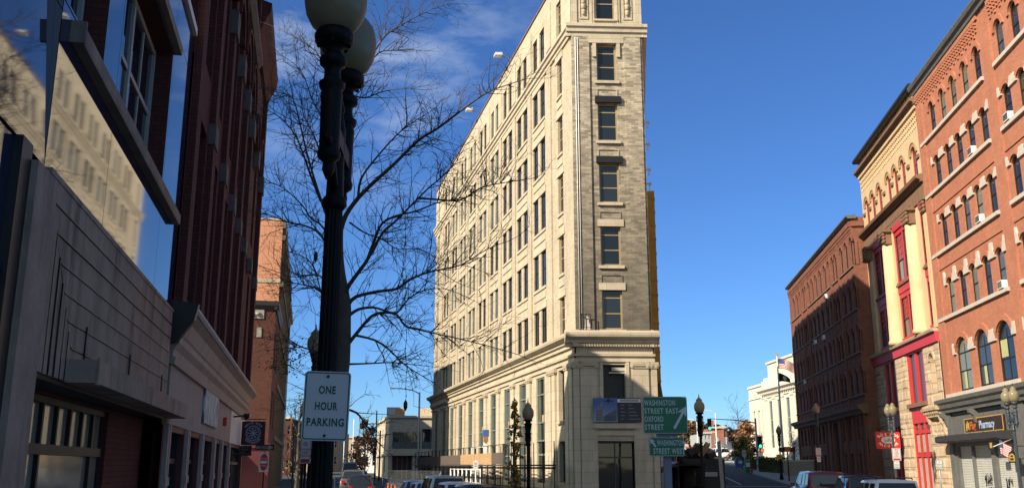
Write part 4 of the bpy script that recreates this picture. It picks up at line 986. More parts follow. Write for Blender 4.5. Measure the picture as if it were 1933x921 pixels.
for s in (18.8, 21.85, 24.85, 28.05, 30.45, 33.4):
    mb = MB(); mb.box(X(s)-.22, X(s)-.04, -.08, .02, -.1, 2.7); mb.box(X(s)+.04, X(s)+.22, -.08, .02, -.1, 2.7); mb.box(X(s)-.24,X(s)+.24,-.1,.02,1.6,1.75); part('post', mb, cream, ob, fo)
for i, (a, b) in enumerate(((19.3,21.6),(22.1,24.6),(25.1,27.8),(28.3,30.2),(30.7,33.2),(33.8,40.4))):
    mb = MB(); fmat = K['black_paint'] if i in (1,5) else K['red_dull'] if 'red_dull' in K else K['dark_frame']
    for x in (X(a), X(b)-.1, X((a+b)/2)-.05): mb.box(x, x+.1, .12, .25, -.05, 2.6)
    mb.box(X(a), X(b), .13, .24, 2.0, 2.1)
    o = part('door', mb, fmat, ob, fo); g = MB(); g.quad((X(a),.2,-.05),(X(b),.2,-.05),(X(b),.2,2.6),(X(a),.2,2.6)); obj('pane', g.mesh('pane', K['glass_light']), o)
# painted sign with pale blue streaky lettering, small red alarm, lamp
ss = thing('shop_sign', 'weathered pale blue painted sign board on the cream stucco band', 'sign', fo.w(X(26.2),-.04,2.98), fo.th)
pb, t, b = newmat('blue_streaked_board'); l = t.links.new
tcn = nd('ShaderNodeTexCoord', t); mpn = nd('ShaderNodeMapping', t); mpn.inputs['Rotation'].default_value = (0,.5,0); mpn.inputs['Scale'].default_value = (3.2,1,.9)
nn = nd('ShaderNodeTexNoise', t); nn.inputs['Scale'].default_value = 2; nn.inputs['Detail'].default_value = 4
rr = nd('ShaderNodeValToRGB', t); rr.color_ramp.elements[0].position = .42; rr.color_ramp.elements[0].color = (.05,.10,.13,1); rr.color_ramp.elements[1].position = .58; rr.color_ramp.elements[1].color = (.42,.52,.58,1)
l(tcn.outputs['Object'], mpn.inputs[0]); l(mpn.outputs[0], nn.inputs['Vector']); l(nn.outputs['Fac'], rr.inputs[0]); l(rr.outputs[0], b.inputs['Base Color'])
mb = MB(); mb.box(-1.8, 1.8, -.05, 0, 0, .85); obj('board', mb.mesh('board', pb), ss)
mb = MB(); mb.box(X(30.6)-.15, X(30.6)+.15, -.14, -.03, 3.15, 3.4); part('alarm_box', mb, K['red_paint'], ob, fo)
wl = thing('wall_lamp', 'small twin floodlight on the end of the cream shop cornice', 'lamp', fo.w(X(34.6),-.1,3.62), fo.th)
mb = MB(); mb.tube([(0,.08,0),(0,-.35,.05)], .03, 6); mb.box(-.3,.3,-.42,-.32,-.05,.05); obj('arm', mb.mesh('arm', K['black_paint']), wl)
for d in (-.22,.22):
    mb = MB(); mb.lathe([(.04,-.08),(.10,.0),(.12,.12)], (d,-.38,-.02), 10); obj('lamp_head', mb.mesh('lamp_head', K['black_paint'] if d < 0 else K['white_paint']), wl)

# --- corner building at the next block, its end wall faces us
eb = thing('corner_brick_building', 'dark brown brick corner building with a pale carved stone band and a white diamond', 'building', sb(70, AW, AL))
fe_o = sb(70, AW+.25, AL); fe = Fr(fe_o, AL*-1)     # end wall: x axis to the right = +b direction
thE = -AL
feE = Fr(sb(70, AW-.15, AL)-Vector((cos(thE)*16, sin(thE)*16, 0)), thE)
holes = []
for x in (13.05, 9.5): holes += [(x-.75, x+.75, 9.0, 12.0), (x-.75, x+.75, 4.7, 7.4)]
mb = MB(); facade(mb, 0, 16, -.5, 13.3, holes, .3)
mb.m = 1
mb.box(10.8, 15.2, -.08, .01, 12.35, 13.0)
for i in range(9): mb.lathe([(.05,0),(.2,.06),(.2,.2),(.05,.26)], (11.1+i*.46, -.06, 12.55), 8)
for x in (13.05, 9.5): mb.box(x-.9, x+.9, -.1, .01, 8.75, 8.99); mb.box(x-.9, x+.9, -.1, .01, 4.45, 4.69)
mb.prism([(12.6,8.1),(12.25,7.5),(12.6,6.9),(12.95,7.5)][::-1], -.06, .01) if 0 else mb.prism([(12.9,7.9),(13.4,8.3),(12.9,8.65),(12.4,8.3)], -.06, .01)
mb.box(14.75, 15.1, -.06, .01, 11.0, 11.7)
part('end_wall', mb, [K['brown_brick'], mat('pale_carved_band', (.28,.26,.22), .85, .2, 3)], eb, feE)
we = window_meshes('eb', 1.5, 3.0, fr=.12, fm=K['green_frame'], gm=mat('drawn_blind', (.34,.34,.30), .5, .15, .6), bars=(.5,)); we2 = window_meshes('eb2', 1.5, 2.7, fr=.12, fm=K['green_frame'], gm=K['glass_light'], bars=(.5,))
for x in (13.05, 9.5): put_window(eb, feE, x, .12, 9.0, we); put_window(eb, feE, x, .12, 4.7, we2)
cornice(eb, feE, 0, 16.25, [(.1,13.0),(-.1,13.0),(-.2,13.2),(-.3,13.3),(-.3,13.6),(.1,13.7)], K['dark_frame'])
fes = Fr(feE.w(16), atan2(cos(AL), sin(AL)))
mb = MB(); facade(mb, 0, 9.8, -.5, 13.3, [(x-.8,x+.8,z,z+2.6) for x in (2.5,6.5) for z in (4.7,9.0)], .3); part('street_wall', mb, K['brown_brick'], eb, fes)
for x in (2.5,6.5):
    for z in (4.7, 9.0): put_window(eb, fes, x, .15, z, window_meshes('ebs', 1.6, 2.6, fr=.1, fm=K['green_frame'], gm=K['glass_light']))
cornice(eb, fes, -.25, 9.8, [(.1,13.0),(-.1,13.0),(-.18,13.2),(-.24,13.3),(-.24,13.6),(.1,13.7)], K['dark_frame'])
mb = MB(); mb.box(.02, 15.7, .32, 9.8, -.5, 13.5); part('roof', mb, K['roof'], eb, feE)
mb = MB(); mb.box(10.5, 16.1, -.14, .02, -.5, 3.2); mb.box(10.5,16.15,-.3,.0,3.2,3.5); part('shopfront', mb, mat('maroon_paint', (.10,.02,.02), .6, .15), eb, feE)
aw2 = thing('awning', 'dark sloping shop awning at the foot of the brown corner building', 'awning', feE.w(12.6,-.16,2.2), feE.th)
mb = MB(); mb.profile([(0,.9),(-1.5,.1),(-1.5,-.25),(-1.47,-.25),(-1.45,.08),(0,.8)], -2.0, 1.6); obj('canvas', mb.mesh('canvas', mat('black_canvas', (.02,.02,.022), .8)), aw2)
# tall orange brick building behind, sunlit end wall
tb = thing('orange_brick_building', 'tall orange brick building whose sunlit blank end wall rises over the brown corner building', 'building', sb(80, AW, AL))
feT = Fr(sb(80, AW-.35, AL)-Vector((cos(thE)*18, sin(thE)*18, 0)), thE)
holes = [(x-.85, x+.85, z, z+3.2) for x in (14.5, 10.5) for z in (17.5, 13.2)]
mb = MB(); facade(mb, 0, 18, 10, 22.3, holes, .25); mb.m = 1; mb.box(0, 18.05, -.06, .01, 16.9, 17.2); mb.box(0,18.05,-.05,.4,22.3,22.45)
for x in (14.5,10.5): mb.box(x-1, x+1, -.07, .01, 16.45, 16.8); mb.box(x-1, x+1, -.07, .01, 20.75, 21.0)
part('end_wall', mb, [K['orange_brick'], K['lime']], tb, feT)
wt = window_meshes('tb', 1.7, 3.2, fr=.12, fm=K['white_paint'], gm=K['glass_light'], bars=(.5,))
for h in holes: put_window(tb, feT, (h[0]+h[1])/2, .1, h[2], wt)
mb = MB(); mb.box(.02, 17.9, .27, 32, -.5, 22.2); part('roof', mb, K['orange_brick'], tb, feT)
fts = Fr(feT.w(18), atan2(cos(AL), sin(AL)))
mb = MB(); facade(mb, 0, 32, -.5, 22.3, [], .2)
for i in range(17):
    x = .6+i*1.8; mb.box(x-.14, x+.14, -.22, .01, 0, 21.6)
for z in (4,8.2,12.4,16.6,20.6): mb.box(0, 32, -.3, .01, z, z+.4)
mb.box(-.0, 32, -.25, .3, 21.6, 22.4)
part('street_wall', mb, mat('tan_stone_wall', (.17,.13,.085), .85, .25, 1, .3, stain=.5, streak=True), tb, fts)
# plain tan block beyond the orange one, its end shades the far street
nb = thing('tan_street_building', 'plain tan building in line beyond the tall orange brick one', 'building', sb(112.2, AW, AL))
ftn = Fr(sb(112.2, AW-.35, AL), atan2(cos(AL), sin(AL)))
mb = MB(); facade(mb, 0, 14, -.5, 20.5, [(x-.7,x+.7,z,z+2.2) for x in range(2,13,4) for z in (4,8,12,16)], .3); mb.box(0,14,-.3,.3,20.0,20.6); part('wall', mb, K['sandstone'], nb, ftn)
wn = window_meshes('tsb', 1.4, 2.2, fm=K['pale_frame'], gm=K['glass'])
for x in range(2,13,4):
    for z in (4,8,12,16): put_window(nb, ftn, x, .12, z, wn)
mb = MB(); mb.box(.02, 13.98, .32, 15, -.5, 20.3); part('roof', mb, K['roof'], nb, ftn)
# ------------------------------------------------------------------ street lamps
def px_ground(px, Y):
    x = at(px, 879, Y).x; return Vector((x, Y, gz(x, Y)))
GLOBE = [(.10,0),(.165,.05),(.205,.13),(.222,.22),(.222,.31),(.20,.39),(.155,.455),(.12,.49),(.125,.52),(.135,.545),(.10,.58),(.055,.63),(.03,.66),(.008,.67)]
def globe_on(root, x, y, z, s=1.0):
    mb = MB(); mb.lathe([(r*s, q*s) for r, q in GLOBE], (x,y,z), 24); g = obj('globe', mb.mesh('globe', K['globe']), root)
    mb = MB(); mb.lathe([(.012,.66*s),(.03,.69*s),(.012,.715*s),(.02,.735*s),(.004,.80*s)], (x,y,z), 8); obj('finial', mb.mesh('finial', K['lamp_black']), g)
def twin_lamp(loc, ang, label, m, z1=4.10):
    """fluted post, scrolled cross-arm, two acorn globes; z1 = height of the cross-arm"""
    t = thing('street_lamp', label, 'street lamp', loc, ang, 'twin globe street lamps')
    mb = MB(); mb.lathe([(.30,0),(.30,.12),(.26,.16),(.24,.45),(.20,.60),(.16,.66),(.17,.72),(.14,.8)], n=16); obj('base', mb.mesh('base', m), t)
    mb = MB(); mb.lathe([(.086,.78),(.074,1.3),(.062,z1-.35)], n=28, flute=.12, smooth=False); mb.lathe([(.062,z1-.36),(.088,z1-.33),(.088,z1-.28),(.064,z1-.25),(.058,z1-.02),(.06,z1+.25),(.04,z1+.36)], n=18); obj('post', mb.mesh('post', m), t)
    mb = MB(); d = .37
    mb.box(-d, d, -.055, .055, z1+.05, z1+.17)
    for sg in (-1, 1):
        pts = [(sg*(.06+.02*k+.26*(k/10)), 0, z1-.20+.22*(k/10)+.06*sin(pi*k/10)) for k in range(11)]; mb.tube(pts, .03, 8)
        pts = [(sg*(.20+.075*cos(a)), 0, z1+.26+.075*sin(a)) for a in [pi*1.9*k/14 for k in range(15)]]; mb.tube(pts, .02, 6)
    mb.lathe([(.01,.24),(.05,.3),(.035,.36),(.01,.46)], (0,0,z1+.1), 12)
    obj('cross_arm', mb.mesh('cross_arm', m), t)
    for sg in (-1, 1):
        mb = MB()
        F_ = .74; mb.lathe([(r_*F_ if q_ < .85 else r_*.92, q_) for r_, q_ in [(.02,-.12),(.06,-.05),(.05,.0),(.10,.03),(.11,.07),(.095,.10),(.098,.42),(.105,.50),(.095,.52),(.12,.55),(.125,.585),(.085,.61),(.075,.66),(.08,.70),(.125,.72),(.13,.765),(.085,.80),(.075,.83),(.10,.86),(.145,.89),(.15,.945),(.135,.97),(.12,.985)]], (sg*d,0,z1-.12), 18)
        for k in range(8): a = 2*pi*k/8; mb.lathe([(.012,0),(.02,.01),(.012,.03)], (sg*d+.105*cos(a),.105*sin(a),z1+.735), 6)
        obj('fitter', mb.mesh('fitter', m), t)
        globe_on(t, sg*d, 0, z1+.85)
    return t
def acorn_lamp(loc, h, label, m, s=1.0):
    """single acorn globe on a slim fluted post; h = height to the foot of the globe"""
    t = thing('street_lamp', label, 'street lamp', loc, 0, 'single globe street lamps')
    mb = MB(); mb.lathe([(.22,0),(.22,.1),(.17,.15),(.15,.4),(.11,.55),(.12,.6),(.08,.68)], n=14); obj('base', mb.mesh('base', m), t)
    mb = MB(); mb.lathe([(.062,.66),(.058,h-.95)], n=20, flute=.1, smooth=False); obj('post', mb.mesh('post', m), t)
    mb = MB(); mb.lathe([(.06,h-.97),(.105,h-.93),(.105,h-.88),(.08,h-.85),(.085,h-.55),(.13,h-.52),(.13,h-.48),(.09,h-.44),(.10,h-.22),(.15,h-.18),(.15,h-.13),(.10,h-.1),(.10,h-.05),(.17,h-.03),(.17,h+.02),(.13,h+.03)], n=16)
    for k in range(4):
        a = pi*k/2+pi/4; mb.tube([(.07*cos(a),.07*sin(a),h-.9),(.15*cos(a),.15*sin(a),h-.7),(.11*cos(a),.11*sin(a),h-.45),(.16*cos(a),.16*sin(a),h-.25),(.1*cos(a),.1*sin(a),h-.1)], .018, 5)
    obj('fitter', mb.mesh('fitter', m), t); globe_on(t, 0, 0, h, s)
    return t
near = twin_lamp((-1.283,6.543,0), radians(93), 'big black twin-globe street lamp in the left foreground, parking sign strapped to it', K['lamp_black'])
g2 = px_ground(585, 26.5); g2.z += .13
twin_lamp(g2, radians(100), 'twin-globe lamp seen end-on just left of and behind the foreground lamp post', K['lamp_black'], 4.3)
g3 = px_ground(570, 47); g3.z += .13
twin_lamp(g3, radians(100), 'distant twin-globe lamp peeping out beside the one hour parking sign', K['lamp_black'], 3.7)
g4 = px_ground(1922, 41); g4.z += .1
twin_lamp(g4, radians(85), 'grey twin-globe lamp before the pharmacy at the right edge of the photo', K['lamp_grey'], 3.95)
g5 = px_ground(1690, 56); g5.z += .1
twin_lamp(g5, radians(89), 'grey twin-globe lamp in front of the red oval shop sign', K['lamp_grey'], 3.95)
g6 = px_ground(1548, 64); g6.z += .1
twin_lamp(g6, AR*-1+radians(84), 'dark twin-globe lamp in shadow before the brown brick warehouse', K['lamp_grey'], 4.2)
def lamp_at(px, Y, ytop, label, m=K['lamp_black'], s=1.0):
    g = px_ground(px, Y); h = at(px, ytop, Y).z-g.z-.8*s
    return acorn_lamp(g, h, label, m, s)
lamp_at(997, 36, 752, 'single-globe black lamp beside the narrow orange-leaved tree at the flatiron')
lamp_at(1325, 40, 743, 'tall single-globe black lamp standing in front of the dumpster')
lamp_at(1474, 79, 800, 'single-globe black lamp beside the flagpole across the street')

# ------------------------------------------------------------------ signs
def round_rect(w, h, r, n=5):
    P = []
    for cx, cz, a0 in ((w/2-r,h/2-r,0),(-w/2+r,h/2-r,pi/2),(-w/2+r,-h/2+r,pi),(w/2-r,-h/2+r,3*pi/2)):
        P += [(cx+r*cos(a0+pi/2*k/n), cz+r*sin(a0+pi/2*k/n)) for k in range(n+1)]
    return P
def ring(mb, w, h, r, t, y0, y1):
    O = round_rect(w, h, r); I = round_rect(w-2*t, h-2*t, max(r-t,.002)); n = len(O)
    vs = [(x,y0,z) for x,z in O]+[(x,y0,z) for x,z in I]
    mb.add(vs, [(i,(i+1)%n,(i+1)%n+n,i+n) for i in range(n)])
K['sign_white'] = mat('sign_white', (.60,.60,.59), .45, .05, 5, stain=.1, stain_col=(.4,.37,.33)); K['sign_green'] = mat('sign_green', (.0,.135,.06), .4, .06, 3)
K['sign_letter_green'] = mat('letter_green', (.0,.10,.06), .5, .05); K['sign_letter_white'] = mat('letter_white', (.55,.57,.56), .4, .04); K['sign_red'] = mat('sign_red', (.45,.03,.03), .5, .06); K['sign_yellow'] = mat('sign_yellow', (.65,.38,.02), .5, .06)
def board(root, w, h, r, face, th=.004, border=None, bt=.01, inset=.008, name='panel'):
    mb = MB(); mb.prism(round_rect(w, h, r), 0, th); o = obj(name, mb.mesh(name, face), root)
    if border: mb = MB(); ring(mb, w-2*inset, h-2*inset, max(r-inset,.003), bt, -.0015, 0); obj('border', mb.mesh('border', border), root)
    return o
def letters(root, txt, size, x, z, m, bold=0, sx=1, align='CENTER', y=-.0015, spacing=1.0):
    return obj('lettering', text_mesh(txt, size, bold, sx, .001, align, m, spacing), root, (x, y, z))
# one hour parking sign on the near lamp
P = at(616, 765.5, 6.36)
ps = thing('parking_sign', 'white and green parking sign strapped to the black foreground lamp post', 'sign', P, radians(9)); ps.rotation_euler = (0, radians(1.2), radians(9))
board(ps, .305, .457, .028, K['sign_white'], .003, K['sign_letter_green'], .0075, .007)
for txt, w_, z_ in (('ONE',.112,.105),('HOUR',.148,-.002),('PARKING',.245,-.107)):
    obj('lettering', fit_text(text_mesh(txt, .074, .0022, 1, .001, 'CENTER', K['sign_letter_green'], 1.12), w_, .054, 0, z_), ps, (0,-.0015,0))
for z in (.195, -.195):
    mb = MB(); mb.lathe([(.010,0),(.010,.006),(.004,.008)], (0,0,0), 10); b = obj('bolt', mb.mesh('bolt', K['dark_frame']), ps, (0,-.001,z)); b.rotation_euler = (pi/2,0,0)
mb = MB(); mb.box(-.09,.09,.004,.012,.185,.205); mb.box(-.09,.09,.004,.012,-.205,-.185); obj('strap', mb.mesh('strap', K['steel']), ps)
# green guide signs on one post
Yg = 19.0; pc = at(1262, 879, Yg); gp = Vector((pc.x, Yg+.12, gz(pc.x, Yg)))
post = thing('sign_post', 'bluish grey square post carrying the two green street guide signs', 'post', gp, 0)
top = at(1256, 818, Yg).z-gp.z+.1
mb = MB(); mb.box(-.075,.075,-.05,.05,-.1,top); mb.box(-.21,.21,-.075,-.05,top-.16,top-.04); obj('post', mb.mesh('post', mat('bluish_post', (.17,.18,.23), .5, .1, 3)), post)
def guide(px0, py0, px1, py1, label):
    a = at(px0, py0, Yg); b = at(px1, py1, Yg); w = b.x-a.x; h = a.z-b.z
    t = thing('guide_sign', label, 'sign', ((a.x+b.x)/2, Yg, (a.z+b.z)/2), 0, 'green street guide signs')
    board(t, w, h, .03, K['sign_green'], .02, K['sign_letter_white'], .008, .006); return t, w, h
g, w, h = guide(1213, 748, 1299, 818, 'large green guide sign reading Washington Street East with slanting up-right arrow')
for i, s in enumerate(('WASHINGTON','STREET EAST','OXFORD','STREET')):
    w_ = (.615,.675,.37,.37)[i]; obj('lettering', fit_text(text_mesh(s, .15, .0015, 1, .001, 'LEFT', K['sign_letter_white'], 1.15), w_, .108, -w/2+.028+w_/2, h/2-.125-i*.158), g, (0,-.002,0))
def arrow(root, x0, z0, x1, z1, t, hw, hl):
    d = Vector((x1-x0, z1-z0)); Ln = d.length; d /= Ln; n = Vector((-d.y, d.x))
    q = lambda l, s: (x0+d.x*l+n.x*s, z0+d.y*l+n.y*s)
    mb = MB(); mb.prism([q(0,-t),q(Ln-hl,-t),q(Ln-hl*1.25,-hw),q(Ln,0),q(Ln-hl*1.25,hw),q(Ln-hl,t),q(0,t)], -.003, -.0005); obj('arrow', mb.mesh('arrow', K['sign_letter_white']), root)
arrow(g, .17, -.26, .43, .18, .024, .10, .16)
g, w, h = guide(1224.5, 824.5, 1292.5, 860.5, 'smaller green guide sign reading Washington Street West with arrow pointing up-left')
for txt, w_, cx, z_ in (('WASHINGTON',.54,.082,.075),('STREET WEST',.62,.045,-.085)):
    obj('lettering', fit_text(text_mesh(txt, .15, .0015, 1, .001, 'CENTER', K['sign_letter_white'], 1.12), w_, .108, cx, z_), g, (0,-.002,0))
arrow(g, -w/2+.135, .0, -w/2+.02, h/2-.02, .018, .055, .09)
# projecting red oval sign on the yellow building
bs = thing('projecting_sign', 'red projecting sign with white oval and curved white lettering beside the yellow building', 'sign', sb(66.9, 16.75, AR)+Vector((0,0,3.62)), -AR+radians(8))
mb = MB(); mb.prism(round_rect(1.62, 1.12, .1), 0, .16); obj('panel', mb.mesh('panel', mat('sign_bright_red', (.55,.03,.025), .4, .05)), bs)
mb = MB(); mb.prism([(.47*cos(2*pi*k/32), .02+.24*sin(2*pi*k/32)) for k in range(32)], -.006, 0); obj('oval', mb.mesh('oval', K['sign_white']), bs)
letters(bs, 'Lofts', .30, 0, -.07, K['dark_frame'], .002, .85, y=-.009)
items = []
for word, up in (('BOSTON',1),('MACHINE',-1)):
    n = len(word)
    for i, c in enumerate(word):
        a = (i-(n-1)/2)*(.42 if up > 0 else .40); me = text_mesh(c, .27 if up > 0 else .215, .012, .9)
        if up > 0: x, z, rot = .66*sin(a), .16+.20*cos(a)-.06, a*.75
        else: x, z, rot = .66*sin(a), -.15-.29*cos(a), -a*.7
        items.append((me, Matrix.Translation((x,-.006,z)) @ Matrix.Rotation(rot,4,'Y'), 0))
obj('lettering', join_meshes('lettering', items, [K['sign_white']]), bs)
mb = MB(); mb.tube([(-.7,.08,.75),(1.6,.08,.75)], .03, 6); mb.tube([(1.55,.08,.35),(1.55,.08,1.7)], .03, 6); mb.tube([(-.5,.08,.75),(1.55,.08,1.65)], .015, 5)
for x in (-.5,.5): mb.tube([(x,.08,.52),(x,.08,.77)], .02, 5)
for z in (.4,.8,1.2,1.65): mb.tube([(1.2,.08,z),(1.75,.08,z)], .018, 5)
obj('bracket', mb.mesh('bracket', K['lamp_black']), bs)
def post_sign(px, Y, ytop, ybot, wpx, label, kind, pole=True, yaw=0, g=None, name='street_sign', group='regulation signs on posts'):
    a = at(px-wpx/2, ytop, Y); b = at(px+wpx/2, ybot, Y); w = b.x-a.x; h = a.z-b.z; x = (a.x+b.x)/2
    z0 = gz(x, Y); t = thing(name, label, 'sign', (x, Y, z0), yaw, group); zc = (a.z+b.z)/2-z0
    f = bpy.data.objects.new('face', None); C.objects.link(f); bpy.data.objects.remove(f)
    def bd(w, h, r, z, face, border=None):
        mb = MB(); mb.prism([(p, q+z) for p, q in round_rect(w, h, r)], 0, .02); o = obj('panel', mb.mesh('panel', face), t)
        if border:
            mb = MB(); O = round_rect(w*.94, h*.94, r); I = round_rect(w*.86, h*.88, r*.8); n = len(O)
            mb.add([(p,-.003,q+z) for p,q in O]+[(p,-.003,q+z) for p,q in I], [(i,(i+1)%n,(i+1)%n+n,i+n) for i in range(n)]); obj('border', mb.mesh('border', border), o)
        return o
    def line(o, x0, x1, z, th, m, y=-.004): mb = MB(); mb.box(x0, x1, y, -.0005, z-th/2, z+th/2); return obj('lettering', mb.mesh('lettering', m), o)
    if kind == 'noparking':      # red and white, circle with P, small print, red strip
        o = bd(w, h, .03, zc, K['sign_white'], K['sign_red']); mb = MB(); cz = zc+h*.28; r = w*.20
        P = [(r*cos(2*pi*k/20), r*sin(2*pi*k/20)) for k in range(20)]
        mb.add([(p,-.004,q+cz) for p,q in P]+[(p*.75,-.004,q*.75+cz) for p,q in P], [(i,(i+1)%20,(i+1)%20+20,i+20) for i in range(20)]); mb.prism([(-r*.7,r*.55+cz),(-r*.55,r*.7+cz),(r*.7,-r*.55+cz),(r*.55,-r*.7+cz)], -.006,-.004); obj('symbol', mb.mesh('symbol', K['sign_red']), o)
        ts = h*.12
        for i, s in enumerate(('NO PARKING','STREET','CLEANING')): obj('lettering', text_mesh(s, ts, 0, .8 if i else .62, .001, 'CENTER', K['sign_red']), o, (0,-.004,zc+h*(.02-.13*i)))
        line(o, -w*.38, w*.38, zc-h*.38, h*.11, K['sign_red'])
    elif kind == 'oneway':
        o = bd(w, h, .03, zc, K['dark_frame']); mb = MB()
        mb.prism([(-w*.44,zc-h*.22),(w*.2,zc-h*.22),(w*.2,zc-h*.42),(w*.46,zc),(w*.2,zc+h*.42),(w*.2,zc+h*.22),(-w*.44,zc+h*.22)], -.004, 0); obj('arrow', mb.mesh('arrow', K['lamp_grey_l']), o)
        obj('lettering', text_mesh('ONE WAY', h*.42, .004, .9, .001, 'CENTER', K['dark_frame']), o, (-w*.08,-.006,zc-h*.15))
    elif kind == 'dne':
        o = bd(w, h, .02, zc, K['sign_white']); mb = MB(); mb.prism([(w*.43*cos(2*pi*k/28), zc+h*.43*sin(2*pi*k/28)) for k in range(28)], -.004, 0); obj('disc', mb.mesh('disc', K['sign_red']), o)
        mb = MB(); mb.box(-w*.36, w*.36, -.008, -.004, zc-h*.07, zc+h*.07); obj('bar', mb.mesh('bar', K['sign_white']), o)
        obj('lettering', text_mesh('DO NOT', h*.13, 0, .9, .001, 'CENTER', K['sign_white']), o, (0,-.006,zc+h*.13)); obj('lettering', text_mesh('ENTER', h*.13, 0, .9, .001, 'CENTER', K['sign_white']), o, (0,-.006,zc-h*.24))
    elif kind == 'green15':
        o = bd(w, h, .03, zc, K['sign_white'], K['sign_letter_green'])
        for i, s in enumerate(('15','MINUTE','PARKING')): obj('lettering', text_mesh(s, h*.2, 0, .7, .001, 'CENTER', K['sign_letter_green']), o, (0,-.004,zc+h*(.16-.26*i)))
    elif kind == 'green': bd(w, h, .02, zc, K['sign_green'], K['sign_letter_white'])
    elif kind == 'red': bd(w, h, .02, zc, K['sign_red'])
    elif kind == 'yellow_diamond':
        mb = MB(); mb.prism([(0,zc-h/2),(w/2,zc),(0,zc+h/2),(-w/2,zc)], 0, .02); o = obj('panel', mb.mesh('panel', K['sign_yellow']), t)
        mb = MB(); mb.box(-w*.05,w*.07,-.004,0,zc-h*.2,zc+h*.1); mb.lathe([(.01,0),(w*.07,.05),(.01,.1)], (0,-.0,zc+h*.13), 8); obj('symbol', mb.mesh('symbol', K['dark_frame']), o)
    elif kind == 'yellow': bd(w, h, .02, zc, K['sign_yellow'])
    else:
        o = bd(w, h, .03, zc, K['sign_white'], None)
        for i in range(3): line(o, -w*.3, w*.3, zc+h*(.2-.2*i), h*.06, K['lamp_grey'])
    if pole: mb = MB(); mb.tube([(0,.06,-.1),(0,.06,a.z-z0+.05)], .035 if Y > 30 else .03, 6); obj('pole', mb.mesh('pole', K['steel'] if pole is True else pole), t)
    return t
K['lamp_grey_l'] = mat('dull_white', (.25,.25,.25), .5, .1)
post_sign(576.5, 21, 827, 874, 18, 'red and white street-cleaning sign half hidden behind the foreground lamp post', 'noparking', K['lamp_black'])
post_sign(500, 46, 838.5, 849, 35, 'black one-way sign with white arrow above the do-not-enter sign', 'oneway', False)
post_sign(498, 46.2, 853, 890, 16, 'red and white do-not-enter sign on the left pavement', 'dne', K['lamp_black'])
post_sign(1692.5, 55.2, 845, 868.5, 18.5, 'red and white no-parking sign under the red oval shop sign', 'noparking', False)
post_sign(1693, 55.2, 868.8, 884, 12.5, 'small white and green time limit sign below the no-parking sign', 'green15', False)
post_sign(1773.5, 52, 867, 884.5, 13.5, 'small white parking time sign on a grey pole before the pharmacy corner', 'green15', True)
post_sign(1545, 63, 844.5, 861, 11, 'shaded no-parking sign on the warehouse lamp post', 'noparking', False)
post_sign(1546, 63, 861.3, 871, 8, 'lower shaded white sign on the warehouse lamp post', 'plain', False)
wr = thing('cafe_sign', 'square dark maroon hanging sign with pale round emblem and lettering', 'sign', at(478, 817, 37), radians(2))
w_ = at(500, 817, 37).x-at(456, 817, 37).x
mb = MB(); mb.prism(round_rect(w_, w_*1.0, .03), 0, .06); obj('panel', mb.mesh('panel', mat('maroon_board', (.045,.012,.012), .5, .1)), wr)
pale = mat('pale_blue_emblem', (.36,.42,.58), .6, .08); mb = MB(); R = w_*.32
P = [(cos(2*pi*k/28), sin(2*pi*k/28)) for k in range(28)]
mb.add([(p*R,-.004,q*R) for p,q in P]+[(p*R*.92,-.004,q*R*.92) for p,q in P], [(i,(i+1)%28,(i+1)%28+28,i+28) for i in range(28)])
for k in range(9):
    a = 2*pi*k/9; rr = R*.55
    Q = [(rr*cos(a)+R*.26*cos(b)*1.1, rr*sin(a)+R*.26*sin(b)) for b in [2*pi*j/10 for j in range(10)]]
    mb.add([(x,-.004,z) for x,z in Q]+[(x*.82+.18*rr*cos(a),-.004,z*.82+.18*rr*sin(a)) for x,z in Q], [(i,(i+1)%10,(i+1)%10+10,i+10) for i in range(10)])
mb.add([(R*.2*p,-.004,R*.2*q) for p,q in P], [tuple(range(28))])
obj('emblem', mb.mesh('emblem', pale), wr)
items = []
for word, up in (('WHITE ROSE',1),('COFFEEHOUSE',-1)):
    n = len(word)
    for i, c in enumerate(word):
        if c == ' ': continue
        a = (i-(n-1)/2)*.19; x, z = R*1.22*sin(a), up*R*1.22*cos(a)-(.0 if up > 0 else .05)
        items.append((text_mesh(c, .115, .002, .9), Matrix.Translation((x,-.004,z)) @ Matrix.Rotation(a*up,4,'Y'), 0))
obj('lettering', join_meshes('lettering', items, [pale]), wr)
mb = MB(); mb.tube([(-w_/2-.4,.03,w_/2+.08),(w_/2,.03,w_/2+.08)], .018, 5); mb.tube([(-.2,.03,w_/2),(-.2,.03,w_/2+.08)], .012, 4); mb.tube([(.2,.03,w_/2),(.2,.03,w_/2+.08)], .012, 4); obj('bracket', mb.mesh('bracket', K['lamp_black']), wr)
hsn = thing('salon_sign', 'dark hanging sign with white plaque lettering below and left of the maroon cafe sign', 'sign', at(457, 850, 37.6), radians(2))
mb = MB(); mb.prism(round_rect(.72, .38, .03), 0, .05); obj('panel', mb.mesh('panel', K['dark_frame']), hsn)
mb = MB(); ring(mb, .62, .26, .06, .015, -.004, 0); obj('border', mb.mesh('border', K['lamp_grey_l']), hsn)
letters(hsn, 'HAIR STYLING', .095, 0, .01, K['lamp_grey_l'], .002, .8, y=-.005); letters(hsn, '& BODY', .07, 0, -.09, K['lamp_grey_l'], .002, .8, y=-.005)
mb = MB(); mb.tube([(-.6,.03,.24),(.36,.03,.24)], .016, 5); mb.tube([(-.2,.03,.19),(-.2,.03,.24)], .012, 4); obj('bracket', mb.mesh('bracket', K['lamp_black']), hsn)
